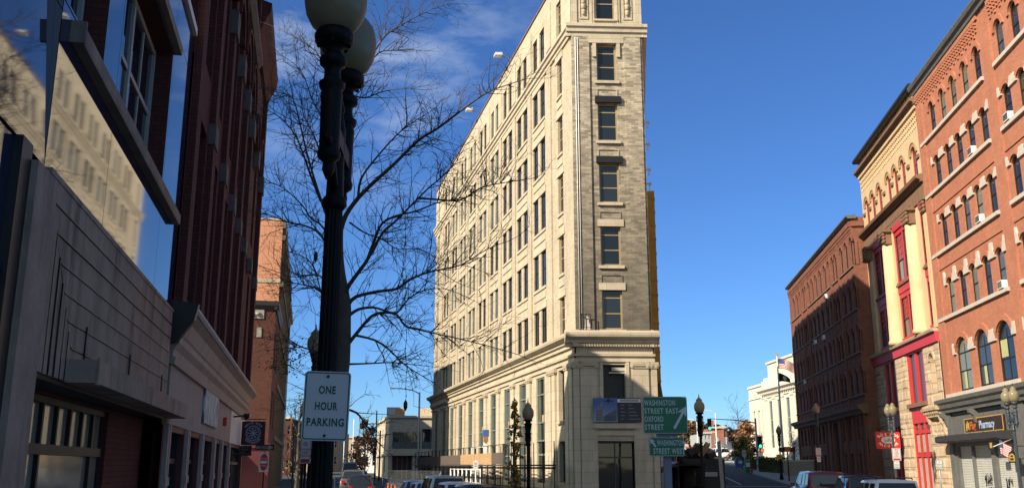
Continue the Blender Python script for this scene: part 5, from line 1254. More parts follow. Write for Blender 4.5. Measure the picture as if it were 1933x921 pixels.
# banner on the flatiron
bn = thing('banner', 'banner with a blue building picture and dark text panel hung over the flatiron door', 'banner', frF.w(.82, -.36, 4.16), frF.th)
mb = MB(); mb.box(0, 2.52, 0, .03, 0, 1.25); obj('sheet', mb.mesh('sheet', mat('banner_dark', (.028,.03,.042), .6, .1)), bn)
pic, t, b = newmat('banner_picture'); l = t.links.new; tcn = nd('ShaderNodeTexCoord', t); sp = nd('ShaderNodeSeparateXYZ', t); l(tcn.outputs['Object'], sp.inputs[0])
rr = nd('ShaderNodeValToRGB', t); rr.color_ramp.elements[0].color = (.22,.30,.42,1); rr.color_ramp.elements[1].color = (.04,.09,.28,1); rr.color_ramp.elements[1].position = .95; l(sp.outputs['Z'], rr.inputs[0]); l(rr.outputs[0], b.inputs['Base Color'])
mb = MB(); mb.quad((.0,-.002,.02),(1.26,-.002,.02),(1.26,-.002,1.25),(0,-.002,1.25)); p = obj('picture', mb.mesh('picture', pic), bn)
mb = MB(); mb.prism([(.12,.05),(.5,.05),(.5,1.05),(.40,1.0),(.12,.55)], -.004,-.002); mb.m = 1; mb.prism([(.52,.05),(1.22,.05),(1.22,.72),(.95,.55),(.52,.3)], -.004,-.002)
for k in range(5): mb.m = 2; mb.box(.16,.46,-.006,-.004,.15+k*.11,.18+k*.11); mb.box(.6,1.18,-.006,-.004,.1+k*.05,.115+k*.05)
obj('building_image', mb.mesh('building_image', [mat('banner_grey', (.16,.17,.2), .6, .2, 8), mat('banner_grey2', (.08,.10,.14), .6, .25, 8), mat('banner_grey3', (.04,.05,.07), .6)]), p)
mb = MB(); mb.prism([(.78,.98),(.83,.98),(.9,1.22),(.72,1.22)], -.005,-.003); mb.box(.6,.76,-.005,-.003,1.06,1.13); mb.box(.88,1.08,-.005,-.003,1.06,1.13); obj('logo', mb.mesh('logo', K['dark_frame']), bn)
mb = MB(); mb.box(1.27,2.5,-.004,0,1.03,1.2); q = obj('white_strip', mb.mesh('white_strip', K['sign_white']), bn)
mb = MB()
for k in range(14): mb.box(1.42+k*.07, 1.475+k*.07, -.006,-.004,1.08,1.15)
obj('lettering', mb.mesh('lettering', K['dark_frame']), q)
mb = MB()
for k in range(5): mb.box(1.45,1.58+.05*(k%3),-.004,0,.16+k*.18,.185+k*.18); mb.box(1.85,2.05+.1*(4-k),-.004,0,.16+k*.18,.185+k*.18)
obj('text_line', mb.mesh('text_line', K['lamp_grey_l']), bn)

# ------------------------------------------------------------------ vehicles
def car(kind, loc, head, paint, label, name='parked_car', group='cars parked beside the flatiron', rack=False, open_glass=None):
    """kind: sedan, hatch, suv, pickup, van. x forward, origin on the ground under the middle"""
    Lc, wd, hb, hr, st = {
     'sedan': (4.6,.88,.92,1.43,[(-2.3,.55,.8,.0),(-2.15,.60,.98,.0),(-1.55,.62,1.0,.02),(-.95,.64,.98,1),(.15,.64,.97,1),(1.0,.62,.95,.02),(2.0,.62,.82,0),(2.3,.55,.68,0)]),
     'hatch': (4.1,.87,.98,1.58,[(-2.05,.56,.85,0),(-1.98,.60,1.0,.05),(-1.6,.64,1.0,1),(-.3,.64,.98,1),(.3,.64,.97,1),(1.05,.62,.95,.02),(1.85,.60,.82,0),(2.05,.55,.68,0)]),
     'suv': (4.8,.94,1.08,1.78,[(-2.4,.60,1.0,0),(-2.32,.62,1.1,.05),(-2.05,.68,1.1,1),(-.4,.70,1.08,1),(.25,.70,1.07,1),(.95,.68,1.05,.02),(2.1,.66,.95,0),(2.4,.60,.8,0)]),
     'van': (5.2,.98,1.15,2.2,[(-2.6,.70,1.1,0),(-2.55,.72,1.15,.9),(-2.4,.76,1.15,1),(0,.78,1.15,1),(1.1,.76,1.13,1),(1.8,.74,1.1,.02),(2.4,.70,1.0,0),(2.6,.64,.8,0)]),
     'pickup': (5.7,.98,1.12,1.86,[(-2.85,.78,1.08,0),(-2.78,.80,1.14,.9),(-2.55,.80,1.14,.97),(-.8,.80,1.13,.97),(-.5,.74,1.12,1),(.7,.74,1.10,1),(1.45,.74,1.08,.02),(2.6,.72,1.02,0),(2.85,.66,.8,0)])}[kind]
    hr_ = hr
    t = thing(name, label, 'car', loc, head, group)
    secs = []
    for x, wr, zb, f in st:
        zr = zb+.03 if f < .06 else lerp(zb, hr_, f); wroof = wr if f >= .5 else wd*.86
        e = .0 if abs(x) < Lc/2-.2 else .1
        half = [(wd-.12-e, .28),(wd-e*.6, .42),(wd+.01-e*.5, .66),(wd-.02-e*.5, zb-.04),(wd-.07-e*.5, zb+.01)]
        half += [(lerp(wd-.07, wroof, .93), lerp(zb, zr, .88)),(wroof-.06, zr-.02),(wroof*.5, zr+.015)] if f >= .5 else [(wd-.14-e*.5, zb+.02),(wd-.3-e*.5, zb+.028),(wd*.4, zb+.045)]
        secs.append((x, half))
    mb = MB(); n = 16; vs = []
    for x, hf in secs: vs += [(x, y, z) for y, z in hf]+[(x, -y, z) for y, z in reversed(hf)]
    fs = [(i*n+k, i*n+k+1, (i+1)*n+k+1, (i+1)*n+k) for i in range(len(secs)-1) for k in range(n-1)]+[(i*n+n-1, i*n, (i+1)*n, (i+1)*n+n-1) for i in range(len(secs)-1)]
    fs += [tuple(range(n-1,-1,-1)), tuple(range((len(secs)-1)*n, len(secs)*n))]
    mb.add(vs, fs, True); body = obj('body', mb.mesh('body', paint), t)
    gl = K['car_glass']
    def panel(nm, pts, m, off=.012):
        c = sum((Vector(p) for p in pts), Vector())/len(pts); nrm = (Vector(pts[1])-Vector(pts[0])).cross(Vector(pts[2])-Vector(pts[0])).normalized()
        o_ = nrm if nrm.dot(c-Vector((0,0,.9))) > 0 else -nrm
        m_ = MB(); m_.add([tuple(Vector(p)+o_*off) for p in pts]+[tuple(Vector(p)-o_*.01) for p in pts], [tuple(range(len(pts)))]+[(i,(i+1)%len(pts),(i+1)%len(pts)+len(pts),i+len(pts)) for i in range(len(pts))]); return obj(nm, m_.mesh(nm, m), t)
    up = [k for k, s in enumerate(st) if s[3] >= .5]; r0, r1 = up[0], up[-1]
    q = lambda k, j, sg: Vector((secs[k][0], sg*secs[k][1][j][0], secs[k][1][j][1]))
    def mixp(a, b, u): return a.lerp(b, u)
    # glass: rear, front, sides
    pk = kind == 'pickup'
    for nm, ka, kb in (('rear_window', r0-1, r0), ('windscreen', r1+1, r1)):
        if nm == 'rear_window' and kind in ('van','pickup'): ka, kb = r0-1, r0
        A = [mixp(q(ka,4,1), q(kb,6,1), .12), mixp(q(ka,4,1), q(kb,6,1), .88), mixp(q(ka,4,-1), q(kb,6,-1), .88), mixp(q(ka,4,-1), q(kb,6,-1), .12)]
        A = [Vector((p.x, p.y*.93, p.z)) for p in A]; panel(nm, A, gl, .02)
    for sg in (1, -1):
        ks = list(range(r0, r1+1))
        cuts = []
        for a, b in zip(ks, ks[1:]):
            if pk and secs[b][0]-secs[a][0] < .5: continue
            xs_ = secs[b][0]-secs[a][0]; m = 2 if xs_ > 1.5 else 1
            for i in range(m): cuts.append((a, b, i/m+.05, (i+1)/m-.05))
        for a, b, u0, u1 in cuts:
            panel('side_window', [mixp(mixp(q(a,4,sg),q(b,4,sg),u0), mixp(q(a,5,sg),q(b,5,sg),u0), .1), mixp(mixp(q(a,4,sg),q(b,4,sg),u1), mixp(q(a,5,sg),q(b,5,sg),u1), .1), mixp(mixp(q(a,4,sg),q(b,4,sg),u1), mixp(q(a,5,sg),q(b,5,sg),u1), .95), mixp(mixp(q(a,4,sg),q(b,4,sg),u0), mixp(q(a,5,sg),q(b,5,sg),u0), .95)], gl)
        A = [mixp(q(r1,4,sg),q(r1+1,4,sg),.06), mixp(q(r1,4,sg),q(r1+1,4,sg),.7), mixp(q(r1,5,sg),q(r1+1,4,sg),.25), mixp(q(r1,5,sg),q(r1+1,4,sg),.06)]; panel('side_window', A, gl)
        m = MB(); m.box(-.08,.08,-.1,.1,-.07,.08); obj('mirror', m.mesh('mirror', paint), t, (secs[r1][0]+.55, sg*(wd+.06), hb+.06))
        m = MB(); m.box(-Lc/2-.015,-Lc/2+.12,sg*(wd-.28)-.13,sg*(wd-.28)+.13+.0,hb-.28,hb-.02); obj('tail_light', m.mesh('tail_light', K['tail']), t)
        m = MB(); m.box(Lc/2-.12,Lc/2+.012,sg*(wd-.32)-.15,sg*(wd-.32)+.15,.58,.72); obj('headlight', m.mesh('headlight', K['sign_white']), t)
        for xw in (Lc*.30, -Lc*.29):
            m = MB(); m.lathe([(.10,-.105),(.24,-.11),(.32,-.09),(.335,-.05),(.335,.05),(.32,.09),(.24,.11),(.10,.105)], n=20); w = obj('wheel', m.mesh('wheel', K['tyre']), t, (xw, sg*(wd-.13), .335)); w.rotation_euler = (pi/2,0,0)
            m = MB(); m.lathe([(.02,-.115),(.21,-.118),(.21,.118),(.02,.115)], n=14); obj('rim', m.mesh('rim', K['steel']), w)
    m = MB(); m.box(-Lc/2-.03,-Lc/2+.05,-.16,.16,.62,.76); obj('number_plate', m.mesh('number_plate', K['sign_white']), t)
    m = MB(); m.box(-Lc/2-.05,-Lc/2+.06,-wd+.1,wd-.1,.36,.52); m.box(Lc/2-.06,Lc/2+.05,-wd+.1,wd-.1,.36,.52); obj('bumper', m.mesh('bumper', K['tyre'] if kind in ('suv','pickup','van') else paint), t)
    if rack:
        m = MB()
        for sg in (1,-1): m.tube([(-1.8,sg*.62,hr+.02),(-1.75,sg*.62,hr+.07),(.2,sg*.62,hr+.07),(.25,sg*.62,hr+.02)], .02, 5)
        for x in (-1.3,-.2): m.tube([(x,-.62,hr+.07),(x,.62,hr+.07)], .016, 5)
        obj('roof_rack', m.mesh('roof_rack', K['dark_frame']), t)
    return t
K['car_glass'] = glass('car_glass', (.015,.018,.022), .03, .3, 1.5, .004); K['tyre'] = mat('tyre_rubber', (.02,.02,.02), .8, .2); K['tail'] = mat('tail_light_red', (.40,.01,.012), .2, .05)
def paint(name, c, metal=.3, rough=.28):
    m, t, b = newmat(name); b.inputs['Base Color'].default_value = (*c,1); b.inputs['Metallic'].default_value = metal; b.inputs['Roughness'].default_value = rough; b.inputs['Coat Weight'].default_value = .6; b.inputs['Coat Roughness'].default_value = .05; return m
hd_l = AF*-1+pi/2; hd_r = AR*-1+pi/2
pv = dict(silverblue=paint('silver_blue_paint',(.22,.27,.34)), silver=paint('silver_paint',(.42,.42,.40)), white=paint('white_car_paint',(.72,.72,.70),0), dark=paint('dark_car_paint',(.03,.032,.035)), maroon=paint('maroon_paint_car',(.14,.012,.015),.2), wine=paint('wine_car_paint',(.06,.02,.022)), black=paint('black_car_paint',(.015,.016,.018)), grey=paint('grey_car_paint',(.10,.10,.105)), teal=paint('teal_paint',(.05,.35,.40),0), orange=paint('orange_red_paint',(.45,.10,.04),0))
def put_car(px, Y, kind, head, p, label, **k):
    g = px_ground(px, Y); return car(kind, g, head, p, label, **k)
put_car(786, 52, 'sedan', hd_l, pv['silverblue'], 'silver blue saloon parked farthest along the row beside the flatiron')
put_car(806, 48, 'sedan', hd_l, pv['silver'], 'small pale silver saloon squeezed second in the row beside the flatiron')
put_car(833, 45, 'suv', hd_l, pv['silver'], 'silver estate with dark rear window parked beside the flatiron')
put_car(859, 41, 'hatch', hd_l, pv['white'], 'white hatchback with tall red tail light parked beside the flatiron')
put_car(893, 37, 'hatch', hd_l, pv['dark'], 'dark car nearest the camera in the row beside the flatiron')
put_car(1540, 50, 'pickup', hd_r, pv['maroon'], 'dark red pickup with a covered bed at the right kerb', name='pickup_truck', group='vehicles along the right kerb')
put_car(1613, 44.5, 'suv', hd_r, pv['wine'], 'dark wine red car with roof rails behind the pickup', group='vehicles along the right kerb', rack=True)
put_car(1662, 36.5, 'suv', hd_r, pv['white'], 'white car with roof rack, nearest at the right kerb', group='vehicles along the right kerb', rack=True)
put_car(681, 60, 'hatch', AL*-1+pi/2-radians(3), pv['black'], 'black hatchback waiting in the left street with red tail lights', name='car', group='cars queueing in the left street')
put_car(667, 72, 'suv', AL*-1+pi/2-radians(3), pv['grey'], 'dark grey sport utility waiting ahead of the black hatchback', name='car', group='cars queueing in the left street')
put_car(679, 98, 'sedan', AL*-1+pi/2, pv['white'], 'white saloon farther ahead in the left street queue', name='car', group='cars queueing in the left street')
put_car(660, 118, 'van', AL*-1-pi/2, pv['silver'], 'pale van facing us beyond the queue in the left street', name='van', group='cars queueing in the left street')
# ------------------------------------------------------------------ bare street tree, its limbs traced in space
bark = mat('dark_bark', (.085,.068,.055), .9, .3, 6, .4)
T0 = 14.4
class Twigs:
    def __init__(s, seed): s.r = random.Random(seed); s.n = 0
    def grow(s, mb, p, d, ln, r, lev):
        R = s.r; pts = [p]; rs = [r]; k = 4 if lev == 0 else 3; q = Vector(p); dd = Vector(d).normalized()
        for i in range(k):
            dd = (dd+Vector((R.uniform(-.26,.26), R.uniform(-.26,.26), R.uniform(-.18,.26)))).normalized(); q = q+dd*(ln/k); pts.append(q); rs.append(r*(1-.75*(i+1)/k))
        mb.tube(pts, rs, 4 if r > .006 else 3, cap=False); s.n += 1
        if lev < 2:
            m = R.randint(2,4) if lev == 0 else R.randint(1,3)
            for _ in range(m):
                i = R.randint(1, k); b = pts[i]; side = dd.cross(Vector((R.uniform(-1,1),R.uniform(-1,1),R.uniform(-1,1)))).normalized()
                s.grow(mb, b, dd*.6+side*.8+Vector((0,0,.15)), ln*R.uniform(.3,.6), r*.62, lev+1)
def smooth_pts(P, k=3):
    out = []; n = len(P)
    for i in range(n-1):
        p0, p1, p2, p3 = P[max(i-1,0)], P[i], P[i+1], P[min(i+2,n-1)]
        for j in range(k):
            t = j/k; out.append(.5*((2*p1)+(p2-p0)*t+(2*p0-5*p1+4*p2-p3)*t*t+(3*p1-p0-3*p2+p3)*t**3))
    out.append(P[-1]); return out
tg = Twigs(21)
LIMBS = [  # (radius at root, radius at tip, depth at tip, photo points)
 (.058,.008,13.2,[(649,572),(655,545),(672,520),(696,486),(708,450),(722,421),(750,407),(784,399),(825,383),(860,376)]),
 (.062,.007,12.6,[(641,440),(652,408),(676,374),(708,342),(744,310),(790,265),(827,242),(881,201),(918,176),(942,166),(990,150)]),
 (.032,.006,13.6,[(676,374),(682,337),(712,296),(749,255),(776,233),(808,214)]),
 (.035,.005,14.6,[(641,430),(646,330),(655,240),(663,182),(681,146),(703,105),(728,68),(758,48),(790,30),(826,14),(850,8)]),
 (.034,.006,13.4,[(700,480),(722,440),(744,420),(772,392),(808,356),(831,337),(858,310),(868,292)]),
 (.028,.006,12.9,[(790,374),(817,376),(868,378),(905,356),(945,346),(1000,338)]),
 (.045,.006,13.6,[(655,578),(672,560),(714,550),(749,545),(770,530),(796,518),(825,510),(870,500),(920,470),(960,455)]),
 (.040,.006,15.4,[(655,598),(676,584),(700,580),(714,582),(749,590),(770,565),(800,548),(840,545),(880,560)]),
 (.042,.006,13.9,[(655,652),(674,628),(700,598),(722,590),(749,594),(765,615),(790,622),(825,630),(870,640),(930,655),(975,668)]),
 (.030,.006,14.9,[(668,632),(708,642),(737,662),(760,685),(785,702),(820,722)]),
 (.024,.005,15.8,[(655,687),(690,686),(740,684),(780,688),(818,692)]),
 (.036,.005,13.4,[(640,470),(614,400),(599,356),(580,292),(567,237),(553,187),(526,175),(497,168)]),
 (.030,.005,13.0,[(606,380),(586,330),(572,290),(557,255),(530,223),(498,205)]),
 (.030,.005,15.4,[(632,390),(612,310),(592,255),(574,219),(566,180)]),
 (.024,.004,15.8,[(625,320),(610,230),(589,187),(567,132),(528,103)]),
 (.020,.004,15.2,[(640,260),(615,140),(594,96),(557,71),(518,52)]),
 (.034,.005,14.0,[(645,520),(608,447),(578,427),(545,420),(515,408),(488,400)]),
 (.028,.005,15.2,[(645,505),(612,432),(587,412),(571,388),(539,358),(512,346),(482,344)]),
 (.028,.005,14.4,[(648,600),(608,550),(575,538),(545,532),(522,520)]),
 (.024,.005,13.6,[(648,580),(610,524),(580,520),(555,523),(500,505)]),
 (.026,.005,13.0,[(648,690),(600,664),(570,655),(545,640),(520,628)]),
 (.022,.005,15.6,[(648,640),(615,580),(590,500),(560,480),(540,474)]),
 (.020,.005,13.2,[(660,420),(690,440),(722,452),(750,470),(790,470),(830,490)]),
 (.022,.004,14.8,[(690,130),(715,100),(740,96),(770,94),(790,96)]),
 (.022,.004,14.0,[(664,180),(690,185),(720,174),(760,168),(800,170)]),
 (.022,.004,14.8,[(640,720),(600,740),(575,770),(560,800)]),
 (.030,.006,14.0,[(644,770),(672,778),(690,800),(710,830),(730,850)]),
]
tree = thing('bare_street_tree', 'bare street tree behind the foreground lamp, branches spreading over the blue sky', 'tree', (at(646, 700, T0).x, T0, .0))
off = tree.location
mb = MB(); TP = [Vector((at(606,879,T0).x, T0, -.1)), at(610,830,T0), at(634,760,T0), at(646,680,T0), at(649,600,T0), at(650,570,T0), at(642,520,T0), at(639,470,T0), at(641,430,T0)]
mb.tube([p-off for p in smooth_pts(TP, 2)], [.17,.165,.15,.14,.13,.125,.12,.115,.11,.105,.1,.095,.088,.08,.075,.065,.06], 12); obj('trunk', mb.mesh('trunk', bark), tree)
for r0, r1, dY, pts in LIMBS:
    n = len(pts); P = []
    for i, (x, y) in enumerate(pts): u = i/(n-1); P.append(at(x, y, lerp(T0, dY, u**1.3))-off)
    Q = smooth_pts(P, 3); m = len(Q); mb = MB(); r0 *= .78; mb.tube(Q, [lerp(r0, r1*.8, (i/(m-1))**.7) for i in range(m)], 8)
    L_ = sum((Q[i+1]-Q[i]).length for i in range(m-1)); cnt = int(L_*14)
    for _ in range(cnt):
        u = tg.r.random()**.8; i = min(m-2, int((.12+.88*u)*(m-1))); d = (Q[i+1]-Q[i]).normalized(); rr = lerp(r0, r1, i/(m-1))
        side = d.cross(Vector((tg.r.uniform(-1,1), tg.r.uniform(-1,1), tg.r.uniform(-1,1)))).normalized()
        tg.grow(mb, Q[i], d*.75+side*.85+Vector((0,0,.12)), tg.r.uniform(.35,1.0)*(1-.35*i/m), min(.0075, rr*.6), 0)
    tg.grow(mb, Q[-1], Q[-1]-Q[-2], .5, r1, 0)
    obj('branch', mb.mesh('branch', bark), tree)
# a few yellow-green leaves left low on the left side
leafm = mat('yellow_green_leaf', (.12,.11,.02), .7, .4, 3)
def leaves(name, root, m, centres, n, size, seed, spread):
    rg = random.Random(seed); mb = MB()
    for _ in range(n):
        c = rg.choice(centres); p = Vector(c)+Vector((rg.gauss(0,1)*spread[0], rg.gauss(0,1)*spread[1], rg.gauss(0,1)*spread[2]))
        a = Vector((rg.uniform(-1,1),rg.uniform(-1,1),rg.uniform(-.6,.6))).normalized(); b = a.cross(Vector((rg.uniform(-1,1),rg.uniform(-1,1),rg.uniform(-1,1)))).normalized(); s = size*rg.uniform(.6,1.3)
        mb.add([p-a*s, p+b*s*.55, p+a*s, p-b*s*.55], [(0,1,2,3)])
    o = obj(name, mb.mesh(name, m), root); o['kind'] = 'stuff'; return o
leaves('leaf_cluster', tree, leafm, [at(x,y,14.0)-off for x,y in ((540,650),(530,668),(555,676),(548,690),(562,655),(520,690),(538,700))], 330, .022, 3, (.10,.35,.06))
# strings of small lights hanging in the tree
for i, (x, y0, y1, Y) in enumerate(((573,296,480,13.6),(765,370,760,14.2))):
    t = thing('string_light', ['thin string of tiny lights dangling left of the foreground lamp','thin string of tiny lights dangling between tree and flatiron'][i], 'string lights', at(x, y0, Y), 0, 'light strings hanging in the bare tree')
    n = 16 if i == 0 else 26; rg = random.Random(i); P = [at(x+(y-y0)*(.12 if i == 0 else .005)+rg.uniform(-1.5,1.5), y, Y)-t.location for y in [y0+(y1-y0)*k/n for k in range(n+1)]]
    mb = MB(); mb.tube(P, .004, 3)
    for p in P: mb.lathe([(.003,-.03),(.012,-.015),(.003,0)], p, 5)
    mb.lathe([(.005,-.12),(.03,-.07),(.03,0),(.01,.04)], P[-1], 8); obj('wire', mb.mesh('wire', K['black_paint']), t)

# ------------------------------------------------------------------ other trees
def leafy(px, Y, ybase, ytop, wpx, label, col, seed, n, name='tree', leaf=.12, trunk=True, shape=1.0, cat='tree', group=None, sparse=1.0, clumps=26):
    rg = random.Random(seed); b = at(px, ybase, Y); z0 = gz(b.x, Y); top = at(px, ytop, Y).z; w = at(px+wpx/2, ytop, Y).x-at(px, ytop, Y).x
    t = thing(name, label, cat, (b.x, Y, z0), 0, group); H = top-z0; zb = H*.22 if trunk else .1
    if trunk:
        mb = MB(); mb.tube([(0,0,-.1),(.02,0,H*.3),(-.02,0,H*.6),(0,0,H*.9)], [.03*H**.8+.02,.025*H**.8,.015*H**.8,.01], 7); cs = []
        for k in range(9):
            a = rg.uniform(0,2*pi); z = lerp(zb, H*.8, rg.random()); e = (w*.75*cos(a), w*.75*sin(a), z+H*.15); mb.tube([(0,0,z),(e[0]*.5,e[1]*.5,z+H*.08),e], [.012*H**.8,.008*H**.8,.004], 5)
        obj('trunk', mb.mesh('trunk', bark), t)
    mb = MB(); C_ = []
    for _ in range(clumps):
        a = rg.uniform(0,2*pi); u = rg.random(); z = lerp(zb, H*.97, u); prof = (sin(pi*min(1,(u*.9+.12)))**.7)**shape; r = w*prof*math.sqrt(rg.random())
        C_.append((Vector((r*cos(a), r*sin(a), z)), w*rg.uniform(.18,.38)))
    for _ in range(n):
        c, s = rg.choice(C_); p = c+Vector((rg.gauss(0,.5),rg.gauss(0,.5),rg.gauss(0,.5)))*s*sparse
        a = Vector((rg.uniform(-1,1),rg.uniform(-1,1),rg.uniform(-.7,.7))).normalized(); q = a.cross(Vector((rg.uniform(-1,1),rg.uniform(-1,1),rg.uniform(-1,1)))).normalized(); e = leaf*rg.uniform(.6,1.4)
        mb.m = rg.randint(0, len(col)-1); mb.add([p-a*e, p+q*e*.6, p+a*e, p-q*e*.6], [(0,1,2,3)])
    obj('crown', mb.mesh('crown', col), t); return t
gl_ = lambda nm, c: mat(nm, c, .75, .35, 1.5)
OR = [gl_('leaf_ochre',(.32,.16,.04)), gl_('leaf_olive',(.18,.15,.04)), gl_('leaf_rust',(.26,.11,.03))]
GR = [gl_('leaf_green',(.13,.14,.03)), gl_('leaf_yellowgreen',(.24,.21,.05)), gl_('leaf_darkgreen',(.07,.08,.022))]
PK = [gl_('leaf_pink',(.28,.15,.11)), gl_('leaf_orange',(.34,.18,.08)), gl_('leaf_brown',(.20,.11,.065))]
DK = [gl_('leaf_dark',(.045,.03,.022)), gl_('leaf_dark2',(.07,.04,.03))]
OY = [gl_('leaf_amber',(.46,.27,.06)), gl_('leaf_lime',(.30,.27,.06)), gl_('leaf_russet',(.34,.16,.05))]
leafy(971, 38, 915, 748, 27, 'narrow young tree with sparse orange-brown leaves beside the flatiron lamp', OY, 4, 1700, 'narrow_tree', .055, True, .8, sparse=1.0, clumps=90)
leafy(1411, 130, 884, 796, 46, 'orange autumn tree beside the white post office', PK, 5, 3600, 'autumn_tree', .19)
leafy(1404, 112, 884, 828, 52, 'round yellow-green shrub-like tree in front of the autumn tree', GR, 6, 2600, 'small_tree', .14, True)
leafy(1306, 235, 850, 801, 30, 'dark tree on the hill behind the big green guide sign', DK+OR[:1], 8, 1500, 'hill_tree', .3)
leafy(1394, 235, 850, 826, 22, 'brown tree on the hill right of the rounded brick building', PK[2:]+DK, 9, 1500, 'hill_tree', .3)
leafy(688, 150, 882, 788, 46, 'dense dark tree near the end of the left street', DK, 10, 3200, 'dark_tree', .2, True, .7)
leafy(672, 135, 880, 838, 44, 'low pinkish autumn tree near the end of the left street', PK, 11, 1400, 'autumn_tree', .14)
leafy(560, 62, 905, 740, 46, 'thin street tree with last yellow leaves left of the parking sign', GR, 12, 300, 'thin_tree', .07, True, .9, sparse=1.3)
leafy(1502, 110, 895, 815, 26, 'thin bare pinkish tree in front of the white post office', [PK[0], PK[2]], 14, 160, 'thin_tree', .09, True, .9, sparse=1.2)
def bare_tree(px, Y, ytop, label, seed, r=.1, wpx=40):
    b = px_ground(px, Y); t = thing('bare_tree', label, 'tree', b); H = at(px, ytop, Y).z-b.z; w = at(px+wpx/2, ytop, Y).x-at(px, ytop, Y).x
    mb = MB(); mb.tube([(0,0,-.1),(.05,0,H*.4),(0,0,H*.7),(.05,0,H)], [r,r*.8,r*.5,.01], 7); obj('trunk', mb.mesh('trunk', bark), t); g = Twigs(seed); mb = MB()
    for k in range(16):
        z = lerp(H*.3, H*.92, k/15); a = g.r.uniform(0, 2*pi); g.grow(mb, Vector((0,0,z)), Vector((cos(a),sin(a),.9)), w*g.r.uniform(.8,1.4), r*.28, 0)
    obj('branches', mb.mesh('branches', bark), t); return t
bare_tree(551, 40, 765, 'slim bare tree on the pavement beyond the do-not-enter sign', 31, .06, 50)
bare_tree(1398, 150, 770, 'bare twiggy tree rising above the autumn tree by the post office', 33, .12, 60)
bare_tree(1498, 105, 800, 'bare sapling before the post office steps', 34, .06, 26)
def hedge(pts, h, label, seed, name='hedge'):
    a, b = pts; rg = random.Random(seed); c = (a+b)/2; t = thing(name, label, 'hedge', (c.x, c.y, gz(c.x, c.y)), atan2(b.y-a.y, b.x-a.x)); Ln = (b-a).length; mb = MB()
    mb.box(-Ln/2+.1, Ln/2-.1, -.5, .5, -.3, h-.12)
    for _ in range(int(Ln*330)):
        f = rg.randint(0,2); x, y, z = rg.uniform(-Ln/2,Ln/2), rg.uniform(-.6,.6), rg.uniform(0,h)
        if f == 0: y = -.6+rg.gauss(0,.05)
        elif f == 1: z = h+rg.gauss(0,.06)
        p = Vector((x,y,z)); d = Vector((rg.uniform(-1,1),rg.uniform(-1,1),rg.uniform(-1,1))).normalized(); q = d.cross(Vector((rg.random(),rg.random(),rg.random()+.1))).normalized(); e = .09
        mb.add([p-d*e,p+q*e*.6,p+d*e,p-q*e*.6],[(0,1,2,3)])
    obj('foliage', mb.mesh('foliage', [GR[2]]), t)
hedge((at(1424,879,103), at(1441,879,101)), 1.35, 'low clipped hedge left of the flagpole', 1); hedge((at(1440,879,96), at(1480,879,92)), 1.45, 'dark clipped hedge in front of the flagpole', 2)

# ------------------------------------------------------------------ post office and flags
po = thing('post_office', 'white stone post office with a stepped attic beyond the warehouse', 'building', (33.2, 118, gz(33, 118)))
fp = Fr(Vector((33.9, 136, 0)), radians(-88)); wst = mat('white_limestone', (.62,.58,.48), .8, .06, 1.0, .1, stain=.12, stain_col=(.4,.36,.28))
ZP = 1.5; holes = [(x-.45, x+.45, 5.7, 9.4) for x in (2.2,4.4,6.4)]+[(x-.55, x+.55, 3.0, 4.6) for x in (2.2,6.4)]
mb = MB(); facade(mb, 0, 8.0, ZP, 12.7, holes, .5); mb.box(0, 8, -.12, .01, 11.0, 11.15); mb.box(-.05, 8, -.15, .3, 12.6, 12.9); mb.box(0,8,-.12,.01,5.0,5.15)
for i in range(6): mb.box(.8+i*1.2, 1.4+i*1.2, -.04, .01, 11.6, 12.2)
part('wing_wall', mb, wst, po, fp)
for x in (2.2,4.4,6.4): put_window(po, fp, x, .3, 5.7, window_meshes('po', .9, 3.7, fm=K['pale_frame'], gm=K['glass_light'], bars=(.25,.5,.75)))
for x in (2.2,6.4): put_window(po, fp, x, .3, 3.0, window_meshes('po2', 1.1, 1.6, fm=K['pale_frame'], gm=K['glass_light']))
holes = [(x-.7, x+.7, 4.2, 10.2) for x in (11.5,15,18.5,22,25.5)]
mb = MB(); facade(mb, 8.0, 34, ZP, 11.4, holes, .5, y=-.5); mb.quad((8,-.5,ZP),(8,.0,ZP),(8,0,13),(8,-.5,13)); mb.box(7.8, 34, -.62, -.3, 10.7, 10.85)
for x in (9.7,13.2,16.7,20.2,23.7,27.2): mb.box(x-.45, x+.45, -.58, -.49, 3.4, 10.4); mb.box(x-.6, x+.6, -.66, -.49, 10.4, 10.7)
for i in range(30): mb.box(8.2+i*.85, 8.6+i*.85, -.95, -.5, 11.15, 11.38)
part('main_wall', mb, wst, po, fp)
cornice(po, fp, 7.6, 34, [(-.3,11.4),(-.9,11.4),(-1.2,11.65),(-1.2,11.9),(-.3,12.1)], wst)
mb = MB(); mb.box(8.0, 34, -.2, 14, 12.05, 13.4); mb.box(9.2, 33, .1, 13, 13.4, 15.2); mb.box(9.0, 33.2, -.08, 13.2, 15.2, 15.45); mb.box(27.5,28.2,-.02,.12,13.7,14.9) if 0 else None
part('attic', mb, wst, po, fp)
for x in (11.5,15,18.5,22,25.5): put_window(po, fp, x, -.4, 4.2, window_meshes('po3', 1.4, 6, fm=K['pale_frame'], gm=K['glass_light'], bars=(.3,.6)))
mb = MB(); mb.box(.02, 34, .52, 16, 0, 12.5); part('roof', mb, wst, po, fp)
fpw = thing('flagpole', 'tall white flagpole before the white post office', 'flagpole', px_ground(1480, 105))
ptop = at(1461, 672, 105).z-fpw.location.z
mb = MB(); mb.lathe([(.16,0),(.15,1),(.07,ptop-.2),(.07,ptop)], n=10); obj('pole', mb.mesh('pole', K['white_paint']), fpw)
